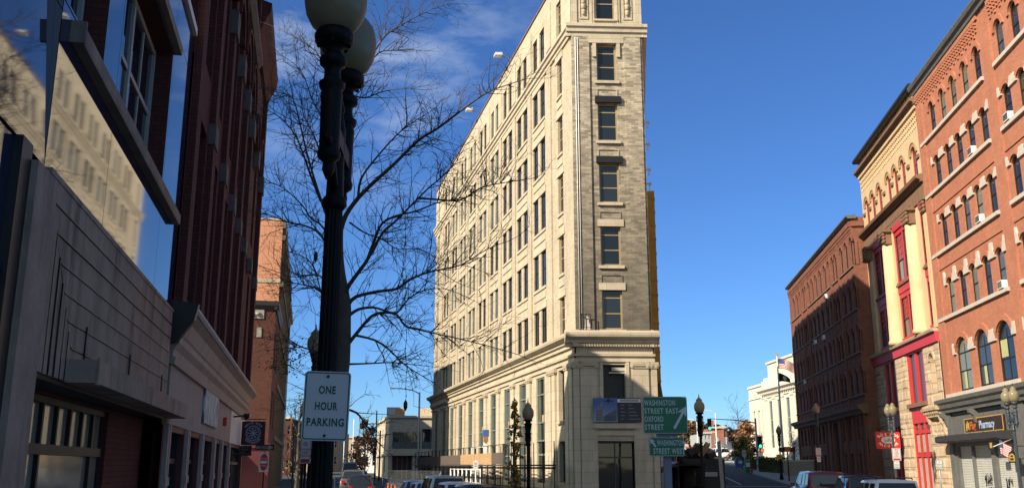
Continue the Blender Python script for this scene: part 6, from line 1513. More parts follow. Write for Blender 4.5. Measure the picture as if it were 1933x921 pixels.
mb = MB(); mb.lathe([(.03,0),(.12,.06),(.12,.14),(.02,.2)], (0,0,ptop), 10); mb.box(-.18,.2,-.02,.02,ptop+.22,ptop+.34); obj('finial', mb.mesh('finial', gold), fpw)
uf = thing('national_flag', 'stars and stripes flying from the top of the white flagpole', 'flag', fpw.location+Vector((.08,0,ptop-.25)), radians(0))
obj('cloth', us_flag('cloth', 1.75, 1.1, 1, .07), uf)
pf = thing('black_flag', 'black flag with white emblem drooping under the stars and stripes', 'flag', fpw.location+Vector((.08,0,ptop-1.85)), 0)
mb = MB(); N = 12
Pf = lambda u, v: (u*1.25, .12*sin(7*u)*u, -v*1.0*(1-.55*u)-.75*u*u-.1*u*sin(4*u))
for i in range(N):
    for j in range(6): mb.m = 0; mb.add([Pf(i/N,j/6),Pf((i+1)/N,j/6),Pf((i+1)/N,(j+1)/6),Pf(i/N,(j+1)/6)], [(0,1,2,3)], True)
mb.m = 1
for e in (-.012,.012): mb.add([tuple(Vector(Pf(.5+.16*cos(2*pi*k/16), .5+.3*sin(2*pi*k/16)))+Vector((0,e,0))) for k in range(16)], [tuple(range(16))])
obj('cloth', mb.mesh('cloth', [K['black_paint'], K['sign_white']]), pf)
# low wall before the post office
lw = thing('low_wall', 'low pale stone wall with coping in front of the post office', 'wall', px_ground(1495, 88), 0)
mb = MB(); mb.box(-.7, 2, 0, .3, -.5, 1.35); obj('wall', mb.mesh('wall', mat('tan_low_wall', (.36,.32,.25), .85, .15, 2)), lw); mb = MB(); mb.box(-.75,2.05,-.06,.36,1.35,1.48); obj('coping', mb.mesh('coping', wst), lw)

# ------------------------------------------------------------------ traffic signals, poles, small street things
def signal_head(root, x, y, z, lit=2, sz=.32, name='signal_head', n=3):
    mb = MB(); mb.box(x-sz*.55, x+sz*.55, y, y+sz*.6, z, z+sz*1.1*n); o = obj(name, mb.mesh(name, K['black_paint']), root)
    for k in range(n):
        zc = z+sz*1.1*(n-k-.5); c = [('red',(.10,.01,.01)),('amber',(.10,.06,.01)),('green',(.01,.10,.06))][k if n == 3 else 0]
        m = emis('lit_green', (.05,1,.55), 1.6) if (k == lit and n == 3) else (emis('lit_red', (1,.12,.05), 1.2) if (n == 1 and lit == 0) else mat('lens_'+c[0], c[1], .3, .05))
        q = MB(); q.prism([(x+sz*.42*cos(2*pi*j/14), zc+sz*.42*sin(2*pi*j/14)) for j in range(14)], y-.02, y-.001); obj('lens', q.mesh('lens', m), o)
        q = MB(); A = [(x+sz*.46*cos(pi*j/8), zc+sz*.46*sin(pi*j/8)) for j in range(9)]
        for (a, b) in zip(A, A[1:]): q.quad((a[0],y-.22,a[1]),(b[0],y-.22,b[1]),(b[0],y,b[1]),(a[0],y,a[1]))
        obj('visor', q.mesh('visor', K['black_paint']), o)
mg = px_ground(1431, 100); H = at(1426, 796, 100).z-mg.z
ts = thing('traffic_signal', 'traffic signal with a long mast arm and green arrows beyond the dumpster', 'traffic light', mg)
mb = MB(); mb.lathe([(.2,0),(.2,.2),(.13,.3),(.09,H+.4)], n=10); obj('pole', mb.mesh('pole', K['steel']), ts)
ax = at(1340, 796, 100).x-mg.x
mb = MB(); mb.tube([(0,0,H-.1),(ax*.4,0,H+.18),(ax,0,H+.35)], [.07,.055,.035], 8); obj('mast_arm', mb.mesh('mast_arm', K['steel']), ts)
signal_head(ts, ax-.1, -.3, H-.85, 2, .36); signal_head(ts, .28, -.3, at(1434, 845, 100).z-mg.z, 2, .36)
signal_head(ts, .45, -.2, at(1437, 853, 100).z-mg.z, 0, .34, 'walk_signal', 1); signal_head(ts, -.3, -.2, at(1426, 853, 100).z-mg.z, 1, .34, 'walk_signal', 1)
pg = px_ground(1488, 77); pd = thing('walk_signal_post', 'dark post with paired signal heads and red panel at the warehouse corner', 'traffic light', pg)
H2 = at(1488, 845, 77).z-pg.z; mb = MB(); mb.tube([(0,0,-.1),(0,0,H2+.1)], .05, 8); obj('pole', mb.mesh('pole', K['lamp_black']), pd)
mb = MB(); mb.box(-.26,.26,-.1,.0,H2-.3,H2+.1); obj('panel', mb.mesh('panel', mat('red_signal_panel', (.55,.12,.08), .5, .05)), pd)
signal_head(pd, -.45, -.15, H2-.32, 1, .34, 'signal_head', 1); signal_head(pd, .42, -.15, H2-.32, 1, .34, 'signal_head', 1)
post_sign(1477, 79.5, 845, 851, 15, 'small dark green street name sign crossing the flagpole', 'green', False); post_sign(1471, 78.6, 857, 866, 11, 'small yellow sign on the lamp post beside the flagpole', 'yellow', False)
def street_light(px, Y, ytop, arm_px, arm_py, label, m=K['steel'], r=.09):
    g = px_ground(px, Y); t = thing('street_light', label, 'street light', g); H = at(px, ytop, Y).z-g.z; a = at(arm_px, arm_py, Y)-g
    mb = MB(); mb.lathe([(r*1.8,0),(r*1.6,.3),(r,.5),(r*.7,H)], n=8); obj('pole', mb.mesh('pole', m), t)
    mb = MB(); mb.tube([(0,0,H-.15),(a.x*.3,a.y*.3,lerp(H,a.z,.55)),(a.x*.8,0,a.z),(a.x,0,a.z)], r*.45, 6); obj('arm', mb.mesh('arm', m), t)
    mb = MB(); sx = 1 if a.x > 0 else -1; mb.lathe([(.02,-.07),(.14,-.04),(.16,.02),(.05,.08)], (a.x+sx*.35,0,a.z), 10); mb.box(min(a.x,a.x+sx*.7), max(a.x,a.x+sx*.7), -.1, .1, a.z-.02, a.z+.09); obj('lamp_head', mb.mesh('lamp_head', K['white_paint']), t)
street_light(789, 95, 740, 750, 733, 'grey street light with an arm over the left street near the flatiron', r=.12)
street_light(1355, 150, 778, 1332, 774, 'pale street light with curved arm above the dumpster', K['white_paint'])
street_light(1319, 190, 795, 1303, 791, 'distant pale street light half hidden by the black lamp', K['white_paint'])
def pole(px, Y, ytop, label, m=K['lamp_grey'], r=.1, lean=0):
    g = px_ground(px, Y); t = thing('utility_pole', label, 'pole', g); H = at(px, ytop, Y).z-g.z
    mb = MB(); mb.tube([(0,0,-.1),(lean,0,H)], [r,r*.7], 8); obj('pole', mb.mesh('pole', m), t); return t, H
wpm = mat('brown_pole', (.09,.06,.045), .85, .25, 3)
t, H = pole(708, 125, 775, 'tall brown pole with signals left of the cream corner building', wpm, .12); signal_head(t, -.1, -.3, 2.6, 3, .4); 
mb = MB(); mb.tube([(0,0,H*.6),(-2.5,0,H*.62)], .05, 6); obj('arm', mb.mesh('arm', wpm), t)
pole(716, 118, 812, 'shorter brown pole in front of the cream corner building', wpm, .13)
pole(665, 165, 790, 'tall white pole in the distance of the left street', K['white_paint'], .1)
pole(648, 150, 812, 'thin white pole just right of the foreground lamp', K['white_paint'], .08)
g = px_ground(1364, 44); t = thing('leaning_board', 'weathered grey timber leaning upright beside the dumpster', 'timber', g, 0)
H = at(1357, 833, 44).z-g.z; dx = at(1357, 833, 44).x-at(1366, 921, 44).x
mb = MB(); mb.add([(-.07,-.04,-.1),(.07,-.04,-.1),(.07,.04,-.1),(-.07,.04,-.1),(-.09+dx,-.04,H),(.07+dx,-.04,H+.05),(.07+dx,.04,H+.05),(-.09+dx,.04,H)], [(0,1,2,3),(4,5,6,7),(0,1,5,4),(1,2,6,5),(2,3,7,6),(3,0,4,7)]); obj('plank', mb.mesh('plank', mat('grey_timber', (.26,.24,.21), .8, .2, 3, stain=.4)), t)
# dumpster with debris
g = px_ground(1329, 57); dm = thing('dumpster', 'black roll-off dumpster heaped with debris beside the flatiron', 'dumpster', g, AR*-1)
dmm = mat('black_dumpster_paint', (.010,.010,.011), .6, .35, 2, .2, stain=.3, stain_col=(.03,.022,.018)); mb = MB()
hw = (at(1366,879,57).x-at(1291,879,57).x)/2; zt = at(1330,868,57).z-g.z
for (x0,x1,y0,y1) in ((-hw,-hw+.08,0,6),(hw-.08,hw,0,6),(-hw+.08,hw-.08,0,.08),(-hw+.08,hw-.08,5.92,6)): mb.box(x0,x1,y0,y1,.25,zt)
mb.box(-hw+.08,hw-.08,.08,5.92,.25,zt-.4)
for z in (.5,1.0,1.5,zt-.1): mb.box(-hw-.05,hw+.05,-.06,0,z,z+.1)
for x in (-hw+.2,0,hw-.2): mb.box(x-.05,x+.05,-.04,0,.3,zt-.05)
for k in range(7): y = .4+k*.9; mb.box(-hw-.06,-hw,y,y+.1,.3,zt); mb.box(hw,hw+.06,y,y+.1,.3,zt)
mb.box(-hw-.04,hw+.04,.0,.1,zt-.02,zt+.08)
obj('body', mb.mesh('body', dmm), dm)
mb = MB(); mb.box(-.1,.75,-.075,-.065,1.35,1.6); obj('label_plate', mb.mesh('label_plate', K['lamp_grey_l']), dm)
mb = MB()
for x0 in (-.6,-.45,-.28,.85,1.0):
    mb.tube([(x0,-.07,1.45),(x0+.06,-.07,1.6),(x0+.1,-.07,1.42)], .02, 4)
obj('lettering', mb.mesh('lettering', K['lamp_grey_l']), dm)
rg = random.Random(9); db_ = thing('debris_heap', 'heap of broken boards and rubble rising out of the black dumpster', 'debris', g+Vector((0,0,zt-.2)), AR*-1); mb = MB()
for k in range(70):
    x, y = rg.uniform(-hw+.2,hw-.2), rg.uniform(.2,5.5); hmax = 1.25*(1-abs(x+.15)/(hw+.2)); z = rg.uniform(0,max(.1,hmax)); a = Vector((rg.uniform(-1,1),rg.uniform(-.4,.4),rg.uniform(-.5,.5))).normalized(); l_ = rg.uniform(.3,.95); b = a.cross(Vector((0,1,.2))).normalized()*rg.uniform(.05,.22); c = a.cross(b).normalized()*rg.uniform(.02,.12); p = Vector((x,y,z)); mb.m = rg.choice((0,0,0,1,2))
    vs = [p+s1*a*l_/2+s2*b+s3*c for s1 in (-1,1) for s2 in (-1,1) for s3 in (-1,1)]; mb.add(vs, [(0,1,3,2),(4,6,7,5),(0,4,5,1),(2,3,7,6),(0,2,6,4),(1,5,7,3)])
obj('boards', mb.mesh('boards', [mat('dark_rubble',(.05,.042,.038),.9,.4,3), K['wood_ply'], K['concrete']]), db_)
# scaffold right of the flatiron door
def scaffold(fr, x0, x1, y, zs, step, label, name='scaffold', rise=0, posts=.035, m=K['lamp_black']):
    t = thing(name, label, 'scaffold', fr.w((x0+x1)/2, y, 0), fr.th); mb = MB(); mb.tube([(0,0,-.5),(0,0,zs[-1]+rise)], posts, 6); pm_ = mb.mesh('post', m); L_ = x1-x0; n = int(L_/step)
    for i in range(n+1):
        x = -L_/2+L_*i/n
        for yy in (0, 1.3): q = obj('post', pm_, t, (x,yy,0))
    mb = MB()
    for z in zs: mb.box(-L_/2,L_/2,-.06,.06,z-.05,z+.05); mb.box(-L_/2,L_/2,1.24,1.36,z-.05,z+.05)
    obj('beam', mb.mesh('beam', m), t); return t, L_
t, L_ = scaffold(frR, -.6, 14, -2.4, (.8,1.9), 1.6, 'black scaffold posts standing on the right pavement beside the flatiron'); mb = MB(); mb.box(-L_/2,L_/2,-.1,1.4,1.98,2.06); obj('deck', mb.mesh('deck', K['lamp_black']), t)
for i in range(6): m = MB(); x = -L_/2+i*L_/6; m.tube([(x,0,.1),(x+L_/6,0,1.85)], .02, 5); obj('brace', m.mesh('brace', K['lamp_black']), t)
# sidewalk shed with plywood along the left facade
FS = Fr(FA+Vector((-cos(AF)*2.5, sin(AF)*2.5, 0)), frL.th)   # x = -s
t, L_ = scaffold(FS, -44, -.2, 0, (.75,1.85), 2.0, 'black sidewalk shed of posts and beams along the sunny side of the flatiron', 'sidewalk_shed', 1.35, .03)
mb = MB(); mb.box(-L_/2,L_/2,-.15,1.4,1.95,2.03); obj('deck', mb.mesh('deck', mat('dark_ply',(.06,.045,.035),.8,.2)), t)
mb = MB(); mb.box(-L_/2,L_/2,-.02,.02,3.15,3.19); obj('rail', mb.mesh('rail', K['lamp_black']), t)
dkp = mat('dark_brown_board', (.10,.075,.06), .85, .2, 2)  # darker brown boards on either side of the plywood ones
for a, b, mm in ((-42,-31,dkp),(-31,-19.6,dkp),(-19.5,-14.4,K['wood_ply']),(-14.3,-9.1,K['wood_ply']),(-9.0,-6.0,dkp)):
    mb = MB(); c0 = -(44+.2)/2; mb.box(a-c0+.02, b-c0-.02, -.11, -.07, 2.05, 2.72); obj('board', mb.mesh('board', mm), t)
# white lattice barrier in front
wl_ = thing('lattice_scaffold', 'white braced scaffold frames in front of the plywood hoarding', 'scaffold', FS.w(-11.6,-1.3,0), FS.th); mb = MB()
for i in range(8): x = -5.04+i*1.44; mb.tube([(x,0,-.3),(x,0,1.8)], .03, 6)
for i in range(7):
    x = -5.04+i*1.44; mb.tube([(x+.1,0,1.75),(x+.9,0,.0)], .025, 5); mb.tube([(x+.9,0,.0),(x+1.4,0,1.2)], .025, 5); mb.tube([(x,0,1.0),(x+1.44,0,1.0)], .02, 5)
mb.tube([(-5.04,0,1.75),(5.04,0,1.75)], .03, 6); obj('frame', mb.mesh('frame', K['white_paint']), wl_)
post_sign(898, 55, 869, 884, 9, 'small white notice on a pole in front of the plywood hoarding', 'plain', K['white_paint'])
# iron fence nearer the lamp
fn = thing('iron_fence', 'black iron picket fence on the pavement beside the flatiron lamp', 'fence', FS.w(-7,-1.4,0), FS.th); mb = MB()
for i in range(26): x = -6+i*.48; mb.tube([(x,0,-.3),(x,0,1.5)], .018, 5)
obj('picket', mb.mesh('picket', K['lamp_black']), fn); mb = MB(); mb.box(-6,6,-.025,.025,1.3,1.35); mb.box(-6,6,-.025,.025,.3,.35); obj('rail', mb.mesh('rail', K['lamp_black']), fn)
lift = thing('scissor_lift', 'white work platform with a blue and orange head above the hoarding', 'lift', FS.w(-18.4,1.0,2.0), FS.th); mb = MB()
for x in (-2.6,2.6): mb.box(x-.05,x+.05,-.05,.05,0,1.3)
mb.box(-2.6,2.6,-.05,.05,.45,.55); mb.box(-2.6,2.6,-.05,.05,1.2,1.3); obj('rail', mb.mesh('rail', K['white_paint']), lift); mb = MB(); mb.box(2.2,2.35,-.1,.1,0,1.9); mb.m = 1; mb.box(2.12,2.45,-.2,.2,1.9,2.35); mb.m = 2; mb.box(2.25,2.45,-.15,.15,1.55,1.9); obj('mast', mb.mesh('mast', [K['white_paint'], mat('blue_box',(.05,.13,.32),.6,.2), mat('orange_box',(.35,.16,.06),.6,.2)]), lift)

# ------------------------------------------------------------------ kerbside furniture in the distance
mbx = px_ground(1395, 108); t = thing('mailbox', 'blue rounded-top mailbox on the pavement beyond the crossing', 'mailbox', mbx, radians(-8)); blue = mat('mailbox_blue', (.02,.08,.32), .4, .08)
mb = MB(); mb.prism([(-.42,.15),(.42,.15),(.42,.85)]+[(.42*cos(pi*k/8), .85+.4*sin(pi*k/8)) for k in range(1,8)]+[(-.42,.85)], -.38, .38); obj('body', mb.mesh('body', blue), t)
for x in (-.35,.35): m = MB(); m.box(x-.05,x+.05,-.3,.3,-.05,.15); obj('leg', m.mesh('leg', blue), t)
mb = MB(); mb.box(-.05,.35,-.39,-.38,.55,.85); obj('label_plate', mb.mesh('label_plate', K['sign_white']), t)
nb = px_ground(1411, 96); t = thing('newspaper_box', 'green newspaper box with white front panel near the hydrant', 'newspaper box', nb); mb = MB(); mb.box(-.25,.25,-.22,.22,.05,1.15); mb.profile([(-.22,1.15),(.22,1.15),(.22,1.3)], -.25,.25); obj('case', mb.mesh('case', mat('box_green',(.02,.16,.07),.5,.1)), t); mb = MB(); mb.box(-.2,.2,-.24,-.22,.6,1.0); obj('window', mb.mesh('window', K['sign_white']), t)
hy = px_ground(1419, 94); t = thing('fire_hydrant', 'dark red and yellow fire hydrant beside the green newspaper box', 'hydrant', hy); mb = MB(); mb.lathe([(.16,0),(.16,.08),(.11,.1),(.11,.55),(.14,.57),(.14,.63),(.1,.72),(.04,.78),(.04,.84)], n=12); obj('barrel', mb.mesh('barrel', mat('hydrant_red',(.25,.03,.02),.5,.1)), t)
for s in (-1,1): m = MB(); m.tube([(0,0,.42),(s*.2,0,.42)], .06, 8); obj('nozzle', m.mesh('nozzle', K['sign_yellow']), t)
post_sign(1405, 100, 849, 861, 8, 'pale yellowish sign on a thin pole above the newspaper box', 'plain'); post_sign(1381, 130, 848, 858, 7, 'small white and blue sign by the chain fence', 'plain'); post_sign(1386, 118, 842, 849, 6, 'small cream sign nearer the yellow-green tree', 'plain')
cf = thing('chain_fence', 'grey chain link fence along the far pavement left of the mailbox', 'fence', px_ground(1374, 150), radians(75)); mb = MB()
for i in range(9): x = -18+i*4.5; mb.tube([(x,0,-1),(x,0,2.2)], .05, 5)
obj('post', mb.mesh('post', K['steel']), cf); mb = MB()
for i in range(90): x = -18+i*.4; mb.tube([(x,0,0),(x+1.1,0,2.1)], .012, 3, False); mb.tube([(x+1.1,0,0),(x,0,2.1)], .012, 3, False)
obj('mesh', mb.mesh('mesh', K['steel']), cf)
# cones, barrier, person in the left street
cone = None
for i, (px, Y) in enumerate(((734,68),(740,66),(747,64))):
    g = px_ground(px, Y)
    if cone is None:
        cone = thing('traffic_cone', '', 'traffic cone', g, 0, 'orange cones in the left street'); mb = MB(); mb.box(-.2,.2,-.2,.2,0,.04); mb.lathe([(.15,.04),(.03,.9),(.0,.92)], n=12); obj('cone', mb.mesh('cone', mat('cone_orange',(.6,.09,.02),.6,.05)), cone)
        mb = MB(); mb.lathe([(.088,.42),(.062,.62),(.064,.62),(.09,.42)], n=12); obj('band', mb.mesh('band', K['sign_white']), cone); c = cone
    else: c = copy_tree(cone); c.location = g
    c['label'] = ['orange cone, leftmost of the three by the barrier','orange cone, middle of the three by the barrier','orange cone, rightmost of the three by the barrier'][i]
ba = thing('mesh_barrier', 'temporary chain link fence panel in front of the cream corner building', 'fence', px_ground(778, 72), radians(-5)); mb = MB(); wB = 2.2
for x in (-wB,-wB/3,wB/3,wB): mb.tube([(x,0,-.1),(x,0,1.75)], .03, 6)
mb.tube([(-wB,0,1.72),(wB,0,1.72)], .025, 6); mb.tube([(-wB,0,.15),(wB,0,.15)], .025, 6); obj('frame', mb.mesh('frame', K['lamp_grey']), ba); mb = MB()
for i in range(34): x = -wB+i*.13; mb.tube([(x,0,.15),(min(wB,x+.9),0,1.7)], .006, 3, False); mb.tube([(min(wB,x+.9),0,.15),(x,0,1.7)], .006, 3, False)
obj('mesh', mb.mesh('mesh', K['steel']), ba)
bb = thing('wire_barrier', 'narrow wire fence panel between the foreground lamp and the queueing cars', 'fence', px_ground(645, 45), radians(20)); mb = MB()
for x in (-.3,.3): mb.tube([(x,0,-.1),(x,0,1.75)], .025, 6)
mb.tube([(-.3,0,1.7),(.3,0,1.7)], .02, 5); obj('frame', mb.mesh('frame', K['steel']), bb)
gp_ = px_ground(802, 112); pe = thing('person', 'person in a long black hooded coat standing by the white notices', 'person', gp_, radians(10))
def skin_body(name, verts, edges, rad, m, root):
    me = bpy.data.meshes.new(name); me.from_pydata(verts, edges, []); o = bpy.data.objects.new(name, me); C.objects.link(o); sk = o.modifiers.new('skin', 'SKIN'); sb_ = o.modifiers.new('sub', 'SUBSURF'); sb_.levels = sb_.render_levels = 1
    for v, r in zip(me.skin_vertices[0].data, rad): v.radius = (r, r) if not isinstance(r, tuple) else r
    me.skin_vertices[0].data[0].use_root = True; bpy.context.view_layer.update(); nm = bpy.data.meshes.new_from_object(o.evaluated_get(bpy.context.evaluated_depsgraph_get())); bpy.data.objects.remove(o); nm.materials.clear(); nm.materials.append(m); return obj(name, nm, root)
skinm = mat('skin', (.30,.18,.12), .6, .1); coat = mat('black_coat', (.012,.012,.014), .85, .2)
V = [(0,0,.92),(0,0,1.15),(0,0,1.36),(0,0,1.46),(0,-.01,1.58),(0,-.01,1.70),(.18,0,1.36),(.23,-.02,1.10),(.22,-.08,.86),(-.18,0,1.36),(-.23,-.02,1.10),(-.22,-.08,.86),(.1,0,.86),(.1,-.01,.48),(.1,.02,.08),(.1,-.14,.04),(-.1,0,.86),(-.1,.02,.48),(-.1,.04,.08),(-.1,-.12,.04)]
Ed = [(0,1),(1,2),(2,3),(3,4),(4,5),(2,6),(6,7),(7,8),(2,9),(9,10),(10,11),(0,12),(12,13),(13,14),(14,15),(0,16),(16,17),(17,18),(18,19)]
skin_body('body', V, Ed, [.15,.14,.15,.055,.095,.08,.075,.05,.04,.075,.05,.04,.10,.07,.045,.035,.10,.07,.045,.035], skinm, pe)
mb = MB(); mb.lathe([(.34,.30),(.32,.6),(.26,.95),(.25,1.2),(.24,1.36),(.15,1.46),(.10,1.5)], n=14); o = obj('coat', mb.mesh('coat', coat), pe); o.scale = (1,.72,1)
for s in (-1,1): m = MB(); m.tube([(s*.2,0,1.4),(s*.27,-.02,1.1),(s*.24,-.1,.86)], [.09,.08,.07], 8); obj('sleeve', m.mesh('sleeve', coat), pe)
mb = MB(); mb.lathe([(.13,1.44),(.16,1.56),(.145,1.70),(.07,1.80),(.01,1.83)], (0,.025,0), 12); obj('hood', mb.mesh('hood', coat), pe)

# ------------------------------------------------------------------ far buildings
def block(px0, px1, Y, ytop, label, m, depth=12, yaw=0, name='far_building', rows=2, cols=4, wm_=None, trim=None, fl0=.8, group=None, winm=None, base=None):
    a = at(px0, ytop, Y); b = at(px1, ytop, Y); z0 = gz((a.x+b.x)/2, Y); w = (b.x-a.x); H = a.z-z0
    t = thing(name, label, 'building', (a.x, Y, z0), yaw, group); fr = Fr(t.location, yaw)
    ww, wh = w/cols*.42, H/(rows+.35)*.5; hs = []
    for r in range(rows):
        for c in range(cols): x = w*(c+.5)/cols; z = .55+H/(rows+.35)*(r+.22); hs.append((x-ww/2, x+ww/2, z, z+wh))
    mb = MB(); facade(mb, 0, w, -1.5, H, hs, .25); part('wall', mb, m, t, Fr(t.location, yaw))
    mb = MB(); mb.box(.02, w-.02, .27, depth, -1.5, H-.02); obj('roof', mb.mesh('roof', m), t)
    mb = MB(); mb.box(-.2, w+.2, -.3, .3, H, H+.35); obj('cornice', mb.mesh('cornice', trim or K['white_stone']), t)
    if hs:
        wmsh = window_meshes('blk%.2f_%.2f_%s'%(ww,wh,winm.name if winm else ''), ww, wh, fm=winm or K['white_paint'], gm=K['glass'], fr=ww*.12)
        for h in hs: put_window(t, Fr(t.location, yaw), (h[0]+h[1])/2, .1, h[2], wmsh)
    return t, w, H
# cream corner building at the left street
cA = at(735, 786, 128); cz = gz(cA.x, 128); cb = thing('cream_corner_building', 'two-storey cream stucco corner building with a wide dark window band', 'building', (cA.x, 128, cz)); crm = mat('cream_render', (.50,.42,.31), .85, .08, 1, .1, stain=.25, stain_col=(.28,.22,.16))
Hc = cA.z-cz; fa = Fr(Vector((cA.x, 128, cz)), radians(6)); wc = 9.5
mb = MB(); facade(mb, 0, wc, -1, Hc, [(.5,4.2,3.9,Hc-2.0),(4.4,wc-.4,3.9,Hc-1.6),(.5,3.2,-.9,3.0),(3.8,wc-.5,-.9,3.0)], .5); mb.box(-.15, wc, -.25, .2, Hc-.15, Hc+.15); mb.box(-.1, wc, -.35, .01, 3.0, 3.3); part('front_wall', mb, crm, cb, fa)
for x0, x1, z0, z1, m in ((.5,4.2,3.9,Hc-2.0,K['glass']),(4.4,wc-.4,3.9,Hc-1.6,K['glass']),(.5,3.2,-.9,3.0,K['brown_brick']),(3.8,wc-.5,-.9,3.0,K['brown_brick'])):
    mb = MB(); n = 4
    for i in range(n+1): x = lerp(x0, x1-.12, i/n); mb.box(x, x+.12, .2, .32, z0, z1)
    mb.box(x0,x1,.19,.33,z0,z0+(.9 if z0 > 0 else .1)); o = part('window', mb, K['wood_ply'] if 0 else K['grey_metal'], cb, fa); g = MB(); g.quad((x0,.3,z0),(x1,.3,z0),(x1,.3,z1),(x0,.3,z1)); obj('pane', g.mesh('pane', m), o)
dL = at(713, 790, 150); Ls = hypot(dL.x-cA.x, 22); fb = Fr(Vector((dL.x, 150, cz)), atan2(128-150, cA.x-dL.x))
hs = [(2+i*4.5, 3.6+i*4.5, z, z+2.6) for i in range(4) for z in (.6,4.2)]
mb = MB(); facade(mb, 0, Ls, -1, Hc, [h for h in hs if h[1] < Ls], .3); mb.box(0, Ls+.1, -.2, .2, Hc-.15, Hc+.15); mb.box(0, Ls, -.25, .01, 3.0, 3.3); part('side_wall', mb, crm, cb, fb)
for h in hs:
    if h[1] < Ls: put_window(cb, fb, (h[0]+h[1])/2, .12, h[2], window_meshes('ccb', 1.6, 2.6, fm=K['pale_frame'], gm=K['glass_light']))
mb = MB(); mb.plan([(.3,.6),(wc,1.4),(wc,20),(dL.x-cA.x+.5,21.6)], -1, Hc-.1); obj('roof', mb.mesh('roof', crm), cb)
mb = MB(); mb.box(3.4,8.8,6,10,Hc-.1,Hc+1.5); obj('penthouse', mb.mesh('penthouse', crm), cb); mb = MB(); mb.box(6.2,6.7,5.5,6,Hc-.1,Hc+5.0); obj('chimney', mb.mesh('chimney', K['orange_brick']), cb)
mb = MB(); mb.box(-.9,1.6,4,4.1,Hc+.3,Hc+1.5); mb.m = 1; mb.box(.3,1.5,3.96,4.0,Hc+.5,Hc+1.3); obj('roof_billboard', mb.mesh('roof_billboard', [mat('billboard_grey',(.40,.40,.38),.7,.1), mat('billboard_orange',(.45,.22,.10),.7,.3)]), cb)
block(531, 552, 150, 790, 'reddish brown building with turret-like corner far down the left street', K['brown_brick'], rows=3, cols=2, winm=K['pale_frame'])
block(552, 600, 180, 808, 'cream and brown gabled row far down the left street', mat('tan_wall',(.40,.28,.18),.85,.15), rows=2, cols=4)
block(596, 640, 190, 815, 'ochre brick shop building far behind the parking sign', mat('ochre_wall',(.45,.28,.14),.85,.12), rows=2, cols=4)
block(640, 700, 210, 826, 'pale orange low building closing the left street', mat('pale_orange_wall',(.50,.35,.22),.85,.12), rows=2, cols=6)
block(676, 712, 170, 846, 'white low building behind the pinkish tree in the left street', K['white_paint'], rows=1, cols=3)
# far right: rounded brick block, low shops
rbx = at(1340, 808, 225); rz0 = gz(rbx.x+4, 225); rbk = thing('rounded_brick_building', 'red brick apartment block with a rounded corner and white trim on the hill', 'building', (rbx.x, 225, rz0)); HB = rbx.z-rz0; wB = at(1366,808,225).x-rbx.x
frb = Fr(rbk.location, radians(-4)); red2 = brick('hill_red_brick', (.33,.10,.06), (.27,.08,.05), (.3,.2,.15), stain=.1, var=.1)
hs = [(x, x+.9, z, z+1.7) for x in (.9,2.6,4.6,6.3,8.0) for z in (.8,3.6,6.4,9.2) if x+1 < wB and z+1.8 < HB]
mb = MB(); facade(mb, 0, wB, -3, HB, hs, .2); part('wall', mb, red2, rbk, frb)
for h in hs: put_window(rbk, frb, (h[0]+h[1])/2, .08, h[2], window_meshes('rbk', .9, 1.7, fm=K['white_paint'], gm=K['glass'], fr=.14))
rr_ = wB*.32; mb = MB(); mb.lathe([(rr_,-3),(rr_,HB)], (wB, rr_, 0), 24); obj('round_bay', mb.mesh('round_bay', red2), rbk)
for a in (-110,-85,-60,-35,-10):
    for z in (.8,3.6,6.4,9.2):
        if z+1.8 < HB: q = radians(a); put_window(rbk, Fr(rbk.location+Vector((wB+rr_*cos(q), rr_+rr_*sin(q), 0)), q+pi/2), 0, -.05, z, window_meshes('rbk', .9, 1.7, fm=K['white_paint'], gm=K['glass'], fr=.14))
mb = MB(); mb.lathe([(rr_+.1,HB-.3),(rr_+.5,HB),(rr_+.5,HB+.4),(rr_,HB+.5)], (wB, rr_, 0), 24); mb.box(-.2, wB, -.5, .3, HB, HB+.4); mb.box(0,wB,-.1,.01,HB-1,HB-.7); obj('cornice', mb.mesh('cornice', K['white_stone']), rbk)
mb = MB(); mb.box(0,wB,.25,12,-3,HB); mb.box(wB*.35,wB*.5,3,5,HB,HB+2); obj('roof', mb.mesh('roof', red2), rbk)
block(1322, 1342, 205, 818, 'grey gabled house beside the rounded brick block', mat('grey_siding',(.34,.36,.35),.8,.1), rows=2, cols=3)
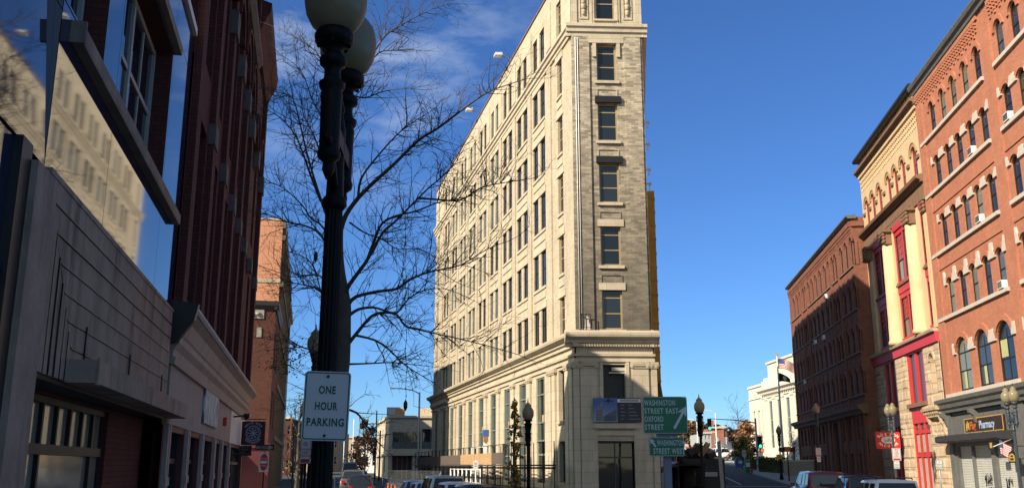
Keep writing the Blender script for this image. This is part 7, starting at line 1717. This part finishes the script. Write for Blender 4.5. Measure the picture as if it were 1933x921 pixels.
t, w, H = block(1296, 1323, 150, 842, 'low shop with a flat cream roof and a red fascia behind the green guide signs', mat('pale_cream_wall',(.42,.36,.32),.85,.1), rows=1, cols=4)
mb = MB(); mb.box(-.3,w+.3,-.5,-.02,H*.40,H*.55); obj('fascia', mb.mesh('fascia', mat('red_fascia',(.48,.10,.06),.6,.1)), t); mb = MB(); mb.box(-.2,w+.2,-.3,-.02,H*.85,H*1.0); obj('red_band', mb.mesh('red_band', mat('dull_red_band',(.35,.12,.09),.7,.1)), t)
for i, (px, Y, kd, p, lab) in enumerate(((1300,110,'sedan','teal','bright teal car behind the dumpster'),(1272,92,'van','orange','orange-red van beyond the scaffold'),(1355,135,'suv','white','white vehicle climbing the hill beyond the dumpster'))):
    put_car(px, Y, kd, hd_r+radians(20), pv[p], lab, name='car', group='distant vehicles on the right street')
# wooded hill and tree line closing the view
hl = struct(obj('hill', (lambda m_: m_)((lambda mb_: (mb_.lathe([(1,0)],n=3), mb_)[1])(MB()).mesh('hill', K['concrete'])))) if 0 else None
def treeline(x0, x1, y, h, n, seed, label, cols):
    rg = random.Random(seed); mb = MB()
    for _ in range(n):
        x = rg.uniform(x0, x1); z0 = gz(x, y); hh = h*(.55+.45*sin(x*.13+seed)*sin(x*.05+2)); p = Vector((x, y+rg.uniform(-12,12), z0+rg.random()**.7*hh)); a = Vector((rg.uniform(-1,1),rg.uniform(-1,1),rg.uniform(-1,1))).normalized(); q = a.cross(Vector((rg.random()+.1,rg.random(),rg.random()))).normalized(); e = rg.uniform(.6,1.4)
        mb.m = rg.randint(0,len(cols)-1); mb.add([p-a*e,p+q*e*.7,p+a*e,p-q*e*.7],[(0,1,2,3)])
    o = obj('woodland', mb.mesh('woodland', cols)); tag(o, label, 'trees'); o['kind'] = 'stuff'
treeline(40, 150, 330, 6.5, 4000, 3, 'far brown and rust autumn wood on the hill behind the right street', DK+OR[2:]); treeline(-130, -20, 330, 7, 4200, 5, 'far brown tree line closing the left street', DK+PK[2:])
